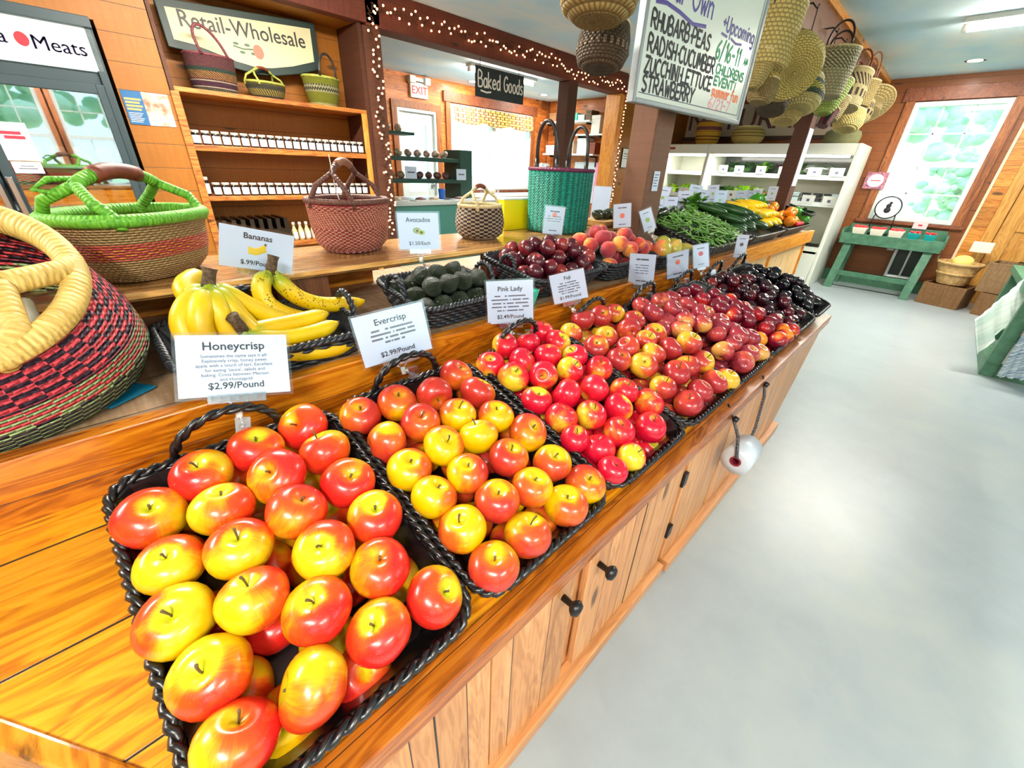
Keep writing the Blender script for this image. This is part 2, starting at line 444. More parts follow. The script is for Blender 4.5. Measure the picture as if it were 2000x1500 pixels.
def wicker(name, a, b, scale=60, rough=.35, coat=.3):
    g = G(name); n = g.noise(g.obj(), scale, 2)
    return g.set(color=g.ramp(n, [(.35, lin(a)), (.7, lin(b))]), rough=rough, coat=coat, coatr=.2).m
WICKER = wicker('black_wicker', (7, 7, 9), (20, 21, 24))
WICKERB = wicker('navy_black_wicker', (14, 18, 24), (34, 42, 52), 60, .45, .2)
BUSHEL = wicker('bushel_slats', (178, 136, 82), (216, 182, 124), 20, .7, 0)

def rope(name, a, b, wraps=180.0, rough=.55):
    g = G(name); u = g.xyz(g.uv())
    s = g.math('SINE', g.math('MULTIPLY', g.math('ADD', u[0], g.math('MULTIPLY', g.noise(g.obj(), 30, 2), .01)), wraps * 2 * PI))
    n = g.noise(g.vec(g.math('MULTIPLY', u[0], 220.0), g.math('MULTIPLY', u[1], 2.0), 0.0), 1, 3)
    g.set(color=g.ramp(n, [(.3, lin(a)), (.7, lin(b))]), rough=rough)
    return g.bump(s, .45, .0015).m

def weave(name, bands, nu=70, nv=40, rough=.55, gap_shade=.75):
    """woven straw: bands of (v0, v1, kind, colour, colour, count round, count up)"""
    g = G(name); u = g.xyz(g.uv()); U, V = u[0], u[1]
    wob = g.math('ADD', V, g.math('MULTIPLY', g.math('SUBTRACT', g.noise(g.obj(), 8, 2), .5), .012))
    col = None
    for v0, v1, kind, a, b, cu, cv in bands:
        a, b = lin(a), lin(b)
        if kind == 'solid':
            c = g.mix(g.noise(g.vec(g.math('MULTIPLY', U, 90.0), g.math('MULTIPLY', V, 30.0), 0.0), 2, 2), a, b)
        else:
            fu, fv = g.math('FLOOR', g.math('MULTIPLY', U, float(cu))), g.math('FLOOR', g.math('MULTIPLY', V, float(cv)))
            if kind == 'check': m = g.math('MODULO', g.math('ADD', fu, fv), 2.0)
            elif kind == 'stripe': m = g.math('MODULO', fv, 2.0)
            elif kind == 'bars': m = g.math('MODULO', fu, 2.0)
            elif kind == 'diag': m = g.math('GREATER_THAN', g.math('FRACT', g.math('ADD', g.math('MULTIPLY', U, float(cu)), g.math('MULTIPLY', V, float(cv)))), .5)
            else:  # zigzag
                tri = g.math('ABSOLUTE', g.math('SUBTRACT', g.math('FRACT', g.math('MULTIPLY', U, float(cu))), .5))
                m = g.math('GREATER_THAN', g.math('FRACT', g.math('ADD', g.math('MULTIPLY', V, float(cv)), tri)), .5)
            c = g.mix(m, a, b)
        if col is None: col = c
        else:
            k = g.math('MULTIPLY', g.math('GREATER_THAN', wob, v0), g.math('LESS_THAN', wob, v1))
            col = g.mix(k, col, c)
    tint = g.math('ADD', g.math('MULTIPLY', g.noise(g.vec(g.math('MULTIPLY', U, 160.0), g.math('MULTIPLY', V, 60.0), 0.0), 1, 2), .5), .75)
    col = g.mix(1.0, col, g.vec(tint, tint, tint), 'MULTIPLY')
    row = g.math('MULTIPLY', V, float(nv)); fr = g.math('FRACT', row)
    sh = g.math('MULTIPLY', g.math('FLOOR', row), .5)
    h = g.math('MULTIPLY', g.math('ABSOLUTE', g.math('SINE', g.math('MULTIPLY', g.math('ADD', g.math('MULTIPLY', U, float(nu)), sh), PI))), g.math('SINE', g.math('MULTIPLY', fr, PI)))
    col = g.mix(g.math('MULTIPLY', g.math('SUBTRACT', 1.0, g.smooth(h, .0, .45)), gap_shade), col, g.mix(1.0, col, (.30, .26, .22, 1), 'MULTIPLY'))  # darker straw gaps, with crevice shade painted into the colour
    g.set(color=col, rough=rough)
    return g.bump(h, 1.0, .009).m

# ------------------------------------------------------------------ room shell
def struct(name, mat, boxes, bevel=0):
    m = MB()
    for b in boxes: m.box(*b)
    return m.build(name, mat, None, False, bevel, 'structure')
CZ = 2.457
struct('floor', CONCRETE, [(-3.6, 8.0, -3.6, 6.5, -.1, 0)])
struct('ceiling', CEILING, [(-3.6, 8.0, -3.6, 6.5, CZ, CZ + .1)])
struct('wall_left', PINE, [(-3.6, -1.02, 3.70, 3.85, 0, CZ), (-1.02, .40, 3.70, 3.85, 1.93, CZ), (.40, .66, 3.70, 4.15, 0, CZ), (5.76, 7.78, 3.70, 3.85, 0, CZ), (-1.1, 2.1, 4.34, 4.4, 0, CZ), (-1.1, -1.02, 3.85, 4.34, 0, CZ), (.66, 2.0, 3.76, 4.34, 2.235, CZ)])
struct('wall_back', PINE_YZ, [(-3.6, -3.5, -3.5, 4.3, 0, CZ)])
struct('wall_end', PINE_END, [(7.78, 7.9, .80, 3.85, 0, CZ), (7.78, 7.9, -.05, .80, 0, .87), (7.78, 7.9, -.05, .80, 2.2, CZ), (7.78, 7.9, -.20, -.05, 0, CZ), (7.78, 7.9, -3.5, -1.30, 0, CZ), (7.78, 7.9, -1.30, -.20, 2.10, CZ)])
WINS = [(-3.2, -1.2), (-.75, .15), (.30, 1.15), (2.2, 4.6), (5.2, 7.0)]  # reflected middle pair; the wider outer windows are unseen, added for daylight
_b = [(-3.6, 8.0, -3.5, -3.4, 0, .75), (-3.6, 8.0, -3.5, -3.4, 2.2, CZ)]
_e = [-3.6] + sorted(x for w in WINS for x in w) + [8.0]
_b += [(_e[i], _e[i + 1], -3.5, -3.4, .75, 2.2) for i in range(0, len(_e), 2)]
struct('wall_right', PINE, _b)
# bakery room beyond the opening
struct('wall_bakery_back', PINE_BAKE, [(1.9, 3.82, 6.30, 6.42, 0, CZ), (3.82, 4.52, 6.30, 6.42, 2.03, CZ), (4.52, 4.80, 6.30, 6.42, 0, CZ), (4.80, 6.74, 6.30, 6.42, 0, .92), (4.80, 6.74, 6.30, 6.42, 2.18, CZ), (6.74, 7.3, 6.30, 6.42, 0, CZ)])
struct('wall_bakery_side', PINE_YZ, [(7.2, 7.3, 3.85, 6.30, 0, CZ)])
struct('wall_bakery_left', PINE_YZ, [(1.9, 2.0, 4.4, 6.30, 0, CZ)])
struct('trim_1', CASING, [(7.17, 7.2, 6.24, 6.30, 0, CZ), (7.0, 7.2, 6.27, 6.30, 2.33, CZ)])
# timber frame: header over the shelves, posts and beam of the opening, bag beam and its two posts
struct('trim_2', ROUGH, [(.40, 2.14, 3.66, 3.76, 2.235, CZ)], .004)
struct('beam', ROUGH, [(2.02, 5.76, 3.66, 3.84, 2.222, CZ)], .006)
struct('beam', wood('fresh_sawn_beam', (120, 64, 24), (172, 108, 50), (196, 134, 76), 0, 2, .3, .004, .4, .6, 0, .06, .08), [(-2.0, 7.78, 1.15, 1.31, 2.20, CZ)], .006)
struct('trim_3', ORANGEBOARD, [(-2.0, 7.78, 1.125, 1.15, 2.41, CZ)])
struct('pillar', ROUGH_V, [(1.995, 2.14, 3.67, 3.83, 0, 2.222)], .006)
struct('pillar', ROUGH_V, [(4.53, 4.70, 3.66, 3.82, 0, 2.222)], .006)
_pm = wood('pink_sawn_post', (104, 68, 46), (164, 116, 84), (200, 156, 126), 2, 0, .4, .002, .3, .7, 0, .06, .05)
struct('pillar', _pm, [(2.11, 2.30, 1.15, 1.285, 0, 2.20)], .006)
struct('pillar', ROUGH_V, [(4.82, 5.0, 1.15, 1.27, 0, 2.20)], .006)
struct('trim_4', TRIM_V, [(5.60, 5.68, 3.64, 3.86, 0, 2.222)], .003)
struct('trim_5', TRIM_V, [(5.68, 5.76, 3.66, 3.72, 0, 2.222)], .003)

def window(n, M, w, h, cols=3, rows=2, sashes=2, casing=True):
    """local: x along the wall, y into the room, z up from the sill; M places it"""
    o = bpy.data.objects.new('window_%d' % n, None); link(o); o.matrix_world = M; o['kind'] = 'structure'
    m = MB(); t = .05
    m.box(0, t, -.08, .015, 0, h).box(w - t, w, -.08, .015, 0, h).box(t, w - t, -.08, .015, 0, t).box(t, w - t, -.08, .015, h - t, h)
    if sashes == 2: m.box(t, w - t, -.05, .005, h / 2 - .03, h / 2 + .03)
    else: m.box(w / 2 - .045, w / 2 + .045, -.08, .015, t, h - t).box(t, w - t, -.05, .005, h / 2 - .03, h / 2 + .03)
    m.build('window_frame', WHITEP, o, False, .004)
    q = MB(); hs = h / 2
    for s in range(2):
        for r in range(1, rows): q.box(t, w - t, -.045, -.03, s * hs + hs * r / rows - .008, s * hs + hs * r / rows + .008)
    for c in range(1, cols): q.box(w * c / cols - .008, w * c / cols + .008, -.045, -.03, t, h - t)
    q.build('muntin_lattice', WHITEP, o)
    MB().box(t, w - t, -.052, -.048, t, h - t).build('pane', GLASS, o)
    if casing:
        c = MB().box(-.09, 0, 0, .03, -.06, h + .01).box(w, w + .09, 0, .03, -.06, h + .01)
        c.build('casing_side', CASING, o, False, .003)
        MB().box(-.13, w + .13, 0, .035, h + .01, h + .15).build('casing_head', CASING_H, o, False, .003)
        MB().box(-.12, w + .12, 0, .06, -.04, 0).build('window_sill', CASING_H, o, False, .003)
    return o
def frame_at(origin, xdir, ydir):
    x, y = Vector(xdir), Vector(ydir)
    return Matrix(((x.x, y.x, 0, origin[0]), (x.y, y.y, 0, origin[1]), (0, 0, 1, origin[2]), (0, 0, 0, 1)))
window(1, frame_at((7.78, .80, .87), (0, -1, 0), (-1, 0, 0)), .85, 1.33)
window(2, frame_at((4.80, 6.30, .92), (1, 0, 0), (0, -1, 0)), 1.94, 1.26, 2, 1, 1)
for i, (a, b) in enumerate(WINS):
    window(3 + i, frame_at((b, -3.4, .75), (-1, 0, 0), (0, 1, 0)), b - a, 1.45)
# bakery door: white frame, glazed leaf
d = bpy.data.objects.new('door_1', None); link(d); d['kind'] = 'structure'
MB().box(3.82, 3.86, 6.28, 6.4, 0, 2.03).box(4.48, 4.52, 6.28, 6.4, 0, 2.03).box(3.86, 4.48, 6.28, 6.4, 1.99, 2.03).build('door_frame', WHITEP, d, False, .003)
MB().box(3.86, 3.98, 6.34, 6.38, 0, 1.99).box(4.36, 4.48, 6.34, 6.38, 0, 1.99).box(3.98, 4.36, 6.34, 6.38, 1.84, 1.99).box(3.98, 4.36, 6.34, 6.38, 0, .9).build('door_leaf', WHITEP, d, False, .003)
MB().box(3.98, 4.36, 6.355, 6.36, .9, 1.84).build('pane', GLASS, d)
MB().ball((4.43, 6.31, 1.0), .03).build('door_knob', CHROME, d, True)
MB().box(3.73, 3.82, 6.27, 6.30, 0, 2.03).box(4.52, 4.61, 6.27, 6.30, 0, 2.03).box(3.73, 4.61, 6.27, 6.30, 2.03, 2.12).build('casing_trim', CASING, d, False, .003)
# pine door by the end window
d = bpy.data.objects.new('door_2', None); link(d); d['kind'] = 'structure'
MB().box(7.74, 7.80, -.225, -.20, 0, 2.12).build('door_stop', plain('pale_edge', (246, 214, 180), .5), d)
MB().box(7.75, 7.80, -.36, -.225, 0, 2.10).build('side_board', wood('door_side_board', (150, 82, 20), (206, 132, 46), (222, 156, 76), 1, 2, .22, .01, .6, .45, .1), d, False, .002)
MB().box(7.72, 7.80, -.46, -.36, 0, 2.12).box(7.72, 7.80, -1.30, -.46, 2.02, 2.12).build('door_casing', DOORPINE, d, False, .003)
lf = MB().box(7.74, 7.79, -.60, -.47, 0, 2.0).box(7.74, 7.79, -1.28, -1.16, 0, 2.0)
for z0, z1 in ((0, .2), (.86, 1.0), (1.86, 2.0)): lf.box(7.74, 7.79, -1.16, -.60, z0, z1)
MB().box(7.80, 7.83, -1.30, -.20, 0, 2.1).build('door_back', DOORPINE, d)
lf.build('door_leaf', DOORPINE, d, False, .004)
MB().box(7.76, 7.785, -1.16, -.60, .2, .86).box(7.76, 7.785, -1.16, -.60, 1.0, 1.86).build('door_panel', DOORPINE, d)
MB().box(7.74, 7.757, -1.10, -.66, .27, .79).box(7.74, 7.757, -1.10, -.66, 1.07, 1.79).build('raised_panel', DOORPINE, d, False, .012)
struct('baseboard_end', GREENW, [(7.755, 7.78, -.18, 1.08, 0, .16)])
# outdoors
g = G('outside_grass'); n = g.noise(g.obj(), 1.5, 4)
g.set(color=g.ramp(n, [(.3, lin((196, 214, 160))), (.7, lin((226, 232, 196)))]), rough=.9)
struct('ground_outside', g.m, [(-40, 60, -60, 60, -.3, -.11)])
LEAFOUT = bumpy('glare_paled_foliage', (178, 222, 190), (226, 242, 222), 3, .8)  # leaf colour paled for the outdoor glare that the dim sky lacks
def tree(x, y, h, r, seed, label):
    rng = random.Random(seed)
    t = thing('tree', label, 'tree', (x, y, -.11))
    MB().tube([(0, 0, 0), (.05, 0, h * .5), (0, .1, h * .7)], lambda s: .16 * (1 - .5 * s)).build('trunk', BROWNTIP, t, True)
    m = MB()
    for k in range(240):
        a, q = rng.uniform(0, 2 * PI), rng.uniform(.2, 1) * r
        m.ball((math.cos(a) * q, math.sin(a) * q, h * rng.uniform(.4, 1.05)), r * rng.uniform(.05, .13), 5, sz=.8)
    m.build('crown', LEAFOUT, t, True)
tree(15, 2.6, 5, 2.2, 1, 'round green tree outside the end window, on its shop-counter side')
tree(19, -.6, 6.5, 2.4, 2, 'tall green tree outside the end window, behind the lawn')
tree(13.5, -.2, 2.0, 1.0, 3, 'low green bush outside the end window')
tree(-1.4, -9, 4.5, 2.4, 4, 'leafy tree whose reflection shows in the cooler door')
tree(2.5, -10.5, 5, 2.6, 5, 'leafy tree outside the long wall, toward the far windows')
tree(6, 15, 4.5, 2.4, 6, 'tree outside the bakery window')

# ------------------------------------------------------------------ lamps of the room
TUBE = glow('lit_tube', (255, 246, 228), 85)
TUBE.cycles.emission_sampling = 'AUTO'
LAMPWHITE = plain('lamp_housing', (232, 232, 226), .4)
def strip(x, y, label, rot=0, watts=None):
    t = thing('strip_light', label, 'light', (x, y, CZ), (0, 0, rot))
    MB().box(-.06, .06, -.62, .62, -.035, 0).build('housing', LAMPWHITE, t, False, .004)
    for y0 in (-.62, .585): MB().box(-.02, .02, y0, y0 + .035, -.085, -.035).build('socket_clip', LAMPWHITE, t)
    MB().tube([(0, -.585, -.062), (0, .585, -.062)], .024, 10).build('tube', TUBE, t, True)
    area_lamp('strip_glow', (0, 0, -.10), .16, 1.15, watts or STRIP_W, (1, .95, .86), t)
strip(5.38, -.16, 'long fluorescent strip light on the ceiling near the end window')
strip(.2, -2.7, 'fluorescent strip light over the aisle', PI / 2, 55)
strip(-1.0, -.9, 'fluorescent strip light over the near end of the counter')
strip(1.0, 2.5, 'fluorescent strip light between counter and jar shelves', PI / 2)
strip(-1.6, 2.4, 'fluorescent strip light in the near corner of the shop', PI / 2)
strip(4.75, 5.0, 'fluorescent strip light on the bakery ceiling', PI / 2, 36)
SPOTG = glow('lit_spot', (255, 240, 224), 20)
for x, y, w in ((7.06, .39, 'before the end window'), (6.5, 5.8, 'in the far bakery corner'), (5.0, 5.95, 'over the bakery window')):
    t = thing('recessed_light', 'round recessed ceiling light ' + w, 'light', (x, y, CZ))
    MB().lathe([(.085, -.004), (.085, .0), (.06, .0), (.06, -.004)], 24, cap=False).build('rim', LAMPWHITE, t, True)
    MB().lathe([(.06, -.002), (.06, -.001)], 24).build('bulb', SPOTG, t)
    area_lamp('spot_glow', (0, 0, -.012), .1, .1, SPOT_W, (1, .94, .85), t)

# ------------------------------------------------------------------ counters
Y0, Z0, SL = .325, .585, .30
TILT = math.atan(SL)
def tray_z(y): return Z0 + SL * (y - Y0)
XE = 3.03
def xs(y): return -.209 - (y - .541) * .71
t = thing('display_counter', 'long low orange pine counter with slanted tray under the apple baskets', 'counter')
def slab(x0f, y0, y1, zt0, zt1, th, x1=XE):
    return [(x0f(y0), y0, zt0 - th), (x1, y0, zt0 - th), (x1, y1, zt1 - th), (x0f(y1), y1, zt1 - th), (x0f(y0), y0, zt0), (x1, y0, zt0), (x1, y1, zt1), (x0f(y1), y1, zt1)]
MB().hull8(slab(xs, .325, .895, tray_z(.325), tray_z(.895), .03)).build('tray', TRAY, t)
MB().hull8(slab(xs, .287, .332, .592, .598, .05)).build('front_lip', LIPW, t, False, .003)
MB().hull8([(xs(.9) , .890, .70), (XE + .02, .890, .70), (XE + .02, .925, .70), (xs(.9), .925, .70), (xs(.9), .890, .872), (XE + .02, .890, .872), (XE + .02, .925, .872), (xs(.9), .925, .872)]).build('riser', RISER, t, False, .003)
# raised board along the cut-back near end
e0, e1 = Vector((xs(.30), .30, 0)), Vector((xs(.89), .89, 0)); dn = Vector((-(e1 - e0).y, (e1 - e0).x, 0)).normalized() * .025
MB().hull8([(e0.x, e0.y, .40), (e1.x, e1.y, .40), (e1.x + dn.x, e1.y + dn.y, .40), (e0.x + dn.x, e0.y + dn.y, .40),
            (e0.x, e0.y, tray_z(.30) + .006), (e1.x, e1.y, tray_z(.89) + .006), (e1.x + dn.x, e1.y + dn.y, tray_z(.89) + .006), (e0.x + dn.x, e0.y + dn.y, tray_z(.30) + .006)]).build('end_board', wood('end_board_wood', (150, 74, 8), (204, 124, 16), (224, 152, 44), 1, 2, .5, .002, .3, .3, .4, 0, .05), t, False, .004)
MB().hull8([(xs(.29), .293, .53), (XE, .293, .53), (XE, .31, .53), (xs(.29), .31, .53), (xs(.29), .293, .592), (XE, .293, .592), (XE, .31, .592), (xs(.29), .31, .592)]).build('fascia', FASCIA, t, False, .002)
# carcass below: face boards with a tapered far end, plinth
def face(name, x0, x1, z0, z1, y=.30, th=.02, mat=DOORW, par=None, bev=.003):
    return MB().box(x0, x1, y, y + th, z0, z1).build(name, mat, par or t, False, bev)
MB().hull8([(-.0, .325, .0), (2.50, .325, .0), (2.50, .90, .0), (-.40, .90, .0), (-.0, .325, .55), (2.96, .325, .55), (2.96, .90, .70), (-.40, .90, .70)]).build('carcass', DOORW, t)
for x0, x1 in ((-.03, .288), (.292, .545), (1.135, 1.50), (1.93, 2.32)): face('face_board', x0, x1, .06, .53)
MB().hull8([(2.32, .30, .06), (2.50, .30, .06), (2.50, .32, .06), (2.32, .32, .06), (2.32, .30, .53), (2.93, .30, .53), (2.93, .32, .53), (2.32, .32, .53)]).build('face_board', DOORW, t, False, .003)
for x0, x1 in ((.60, 1.10), (1.52, 1.90)):
    dd = face('door', x0, x1, .075, .525)
for x in (.16, .86): face('board_joint', x, x + .003, .08, .52, .2985, .002, BLACKM, t, 0)
for kx, kz in ((.50, .475), (.64, .462)):
    MB().lathe([(.0, 0), (.008, 0), (.007, .022), (.015, .028), (.019, .036), (.014, .045), (0, .048)], 16, M=Matrix.Translation((kx, .30, kz)) @ Matrix.Rotation(PI / 2, 4, 'X')).build('knob', BLACKM, t, True)
for hz in (.42, .19): MB().box(1.102, 1.132, .292, .305, hz, hz + .05).build('hinge', BLACKM, t, False, .002)
MB().box(-.02, 1.12, .280, .325, 0, .055).box(1.14, 2.52, .272, .325, 0, .055).build('plinth', FASCIA, t, False, .003)

# upper counter behind the riser
u = thing('upper_counter', 'upper pine counter step behind the riser, carrying bananas, plums and vegetables', 'counter')
UZ = .86
MB().box(-1.6, 5.12, .926, 1.148, UZ - .03, UZ).box(-1.6, 2.108, 1.148, 1.287, UZ - .03, UZ).box(2.302, 4.818, 1.148, 1.287, UZ - .03, UZ).box(5.002, 5.12, 1.148, 1.287, UZ - .03, UZ).box(-1.6, 5.12, 1.287, 1.78, UZ - .03, UZ).build('tray', UPTRAY, u)
MB().box(-1.6, 5.06, .93, 1.14, .05, UZ - .03).box(-1.6, 5.06, 1.295, 1.76, .05, UZ - .03).build('carcass', PALEBOARD, u)
MB().box(3.06, 5.12, .890, .925, .765, .872).build('fascia', ORANGEBOARD, u, False, .003)
MB().box(3.9, 3.93, .915, .93, .05, .765).box(5.02, 5.05, .915, .93, .05, .765).build('corner_board', ORANGEBOARD, u)
MB().box(-1.58, 5.04, .94, 1.13, 0, .05).build('plinth', FASCIA, u)
# shelf that carries the woven bags
b = thing('bag_shelf', 'long brown wooden shelf raised above the upper counter, carrying woven bags', 'shelf')
MB().box(-1.7, 2.085, 1.262, 1.64, .992, 1.014).box(2.085, 2.55, 1.30, 1.64, .992, 1.014).build('board', BAGSHELF, b, False, .002)
MB().box(-1.7, 2.085, 1.255, 1.262, 1.0, 1.012).build('front_strip', wood('pale_strip', (190, 130, 60), (226, 172, 96), (236, 190, 120), 0, 2, .3, .002, .1, .4, .2, 0, .05), b)
for x0, x1 in ((-.9, -.72), (.35, .495), (1.14, 1.285)):
    m = MB(); poly = [(x0, UZ), (x1 - .02, UZ), (x1, UZ + .02), (x1, .992), (x0, .992)]
    m.prism([(px, pz) for px, pz in poly], -1.32, -1.28, Matrix.Rotation(PI / 2, 4, 'X'))
    m.build('bracket', wood('dark_bracket', (60, 32, 14), (96, 54, 30), (120, 72, 42), 2, 0, .4, .002, .2, .5, .1, 0, .05), b, False, .006)
MB().box(-1.7, .80, 1.60, 1.63, UZ, .992).build('back_board', ORANGEBOARD, b, False, .002)

# ------------------------------------------------------------------ wicker baskets
def round_rect(W, D, r, n):
    pts = []; per = [W - 2 * r, PI * r / 2, D - 2 * r, PI * r / 2] * 2; tot = sum(per)
    for i in range(n):
        s = tot * i / n; k = 0
        while s > per[k]: s -= per[k]; k += 1
        cx, cy = W / 2 - r, D / 2 - r
        if k == 0: p = (-cx + s, -D / 2)
        elif k == 1: a = s / r; p = (cx + r * math.sin(a), -cy - r * math.cos(a))
        elif k == 2: p = (W / 2, -cy + s)
        elif k == 3: a = s / r; p = (cx + r * math.cos(a), cy + r * math.sin(a))
        elif k == 4: p = (cx - s, D / 2)
        elif k == 5: a = s / r; p = (-cx - r * math.sin(a), cy + r * math.cos(a))
        elif k == 6: p = (-W / 2, cy - s)
        else: a = s / r; p = (-cx - r * math.cos(a), -cy - r * math.sin(a))
        pts.append(p)
    return pts
def make_basket(name, label, W, D, Hh, loc, rot, mat=WICKER, rows=7, flare=.035, handles=('back',), group=None, floor=.03, hr=.085):
    t = thing(name, label, 'basket', loc, rot, group)
    m = MB(); NS = int((W + D) * 2 / .022) // 2 * 2; n = NS * 3
    rr = Hh / rows * .52
    for k in range(rows):
        f = (k + .5) / rows; o = -flare * (1 - f)
        P = round_rect(W + 2 * o, D + 2 * o, .05, n)
        pts = []
        for i, (x, y) in enumerate(P):
            w = .0032 * math.cos(PI * i / 3 + PI * (k % 2))
            L = math.hypot(x, y); pts.append((x + x / L * w, y + D / 2 + y / L * w, f * Hh))
        m.tube(pts, rr, 5, True)
    m.build('woven_wall', mat, t, True)
    ln = MB(); a = round_rect(W - 2 * flare - .012, D - 2 * flare - .012, .04, 40); c = round_rect(W - .016, D - .016, .045, 40)
    V = [(x, y + D / 2, floor) for x, y in a] + [(x, y + D / 2, Hh) for x, y in c] + [(x, y + D / 2, .002) for x, y in a]
    ln.add(V, [tuple(range(40))] + [(i, (i + 1) % 40, 40 + (i + 1) % 40, 40 + i) for i in range(40)] + [tuple(range(80, 120))[::-1]] + [(80 + i, 80 + (i + 1) % 40, (i + 1) % 40, i) for i in range(40)])
    ln.build('basket_floor', mat, t)
    r = MB(); P = round_rect(W + .004, D + .004, .05, 220)
    for ph in (0, PI):
        pts = []
        for i, (x, y) in enumerate(P):
            an = 2 * PI * i / 220 * 42 + ph; L = math.hypot(x, y)
            pts.append((x * (1 + .0048 * math.cos(an) / L), y * (1 + .0048 * math.cos(an) / L) + D / 2, Hh + .0048 * math.sin(an)))
        r.tube(pts, .0054, 6, True)
    r.build('braided_rim', mat, t, True)
    for h in handles:
        q = MB()
        for ph in (0, PI):
            pts = []
            for i in range(41):
                s = i / 40; an = s * 30 + ph; a = PI * s
                wx = .004 * math.cos(an); wy = .004 * math.sin(an)
                ox, oz = math.cos(a) * (hr + wx), math.sin(a) * (hr * .92 + wx) + Hh
                if h == 'back': pts.append((-ox, D + .006 + wy, oz))
                else:
                    sd = -1 if h == 'left' else 1
                    pts.append((sd * (W / 2 + .006 + wy), D / 2 - ox * .8, oz))
            q.tube(pts, .0055, 6)
        q.build('handle', mat, t, True)
    return t

# ------------------------------------------------------------------ fruit
NRM = Vector((0, -SL, 1)).normalized(); TW = Vector((0, 1, SL)).normalized(); P0 = Vector((0, Y0, Z0))
def tray_pt(x, w, h): return P0 + Vector((x, 0, 0)) + TW * w + NRM * h
def apple_mesh(name, mat, seed, tall=.9, dimple=.34, lobes=.03, seam=0.0, nseg=26, nring=20):
    rng = random.Random(seed); m = MB(); V = []; F = []
    ph = rng.uniform(0, 6); lean = rng.uniform(-.06, .06)
    for i in range(nring + 1):
        p = PI * i / nring
        for k in range(nseg):
            a = 2 * PI * k / nseg
            rho = math.sin(p) * (1 + .10 * math.cos(p))
            z = tall * math.cos(p)
            z -= dimple * math.exp(-(rho / .27) ** 2) if p < PI / 2 else -dimple * .55 * math.exp(-(rho / .25) ** 2)
            lb = 1 + lobes * math.cos(5 * a + ph) * (.5 - .5 * math.cos(p)) + lobes * .6 * math.cos(2 * a + ph * 2)
            if seam: lb -= seam * math.exp(-((a - PI) / .22) ** 2) * math.sin(p)
            V.append((rho * lb * math.cos(a) + lean * z, rho * lb * math.sin(a), z * (1 + .04 * math.cos(a + ph))))
    for i in range(nring):
        for k in range(nseg): F.append((i * nseg + k, (i + 1) * nseg + k, (i + 1) * nseg + (k + 1) % nseg, i * nseg + (k + 1) % nseg))
    return m.add(V, F).mesh(name, mat)
STEM_ME = MB().tube([(0, 0, .5), (.02, 0, .72), (.07, .02, .92), (.13, .03, 1.05)], lambda s: .028 + .02 * s * s, 6).mesh('stem', STEM)
SHORT_STEM = MB().tube([(0, 0, .5), (.01, 0, .66), (.03, .01, .76)], lambda s: .035 + .01 * s, 6).mesh('stem', STEM)
FRUIT_ME = {}
for k in AP:
    if k[0] == 'B' and k < 'B6': FRUIT_ME[k] = [apple_mesh('apple', AP[k], s, .88 if k != 'B3' else .95) for s in (1, 2, 3)]
    elif k == 'U2' or k == 'B6': FRUIT_ME[k] = [apple_mesh('stone_fruit', AP[k], s, .95, .16, .01, .07) for s in (4, 5)]
    else: FRUIT_ME[k] = [apple_mesh('plum', AP[k], s, .96, .12, .01, .05) for s in (6, 7)]

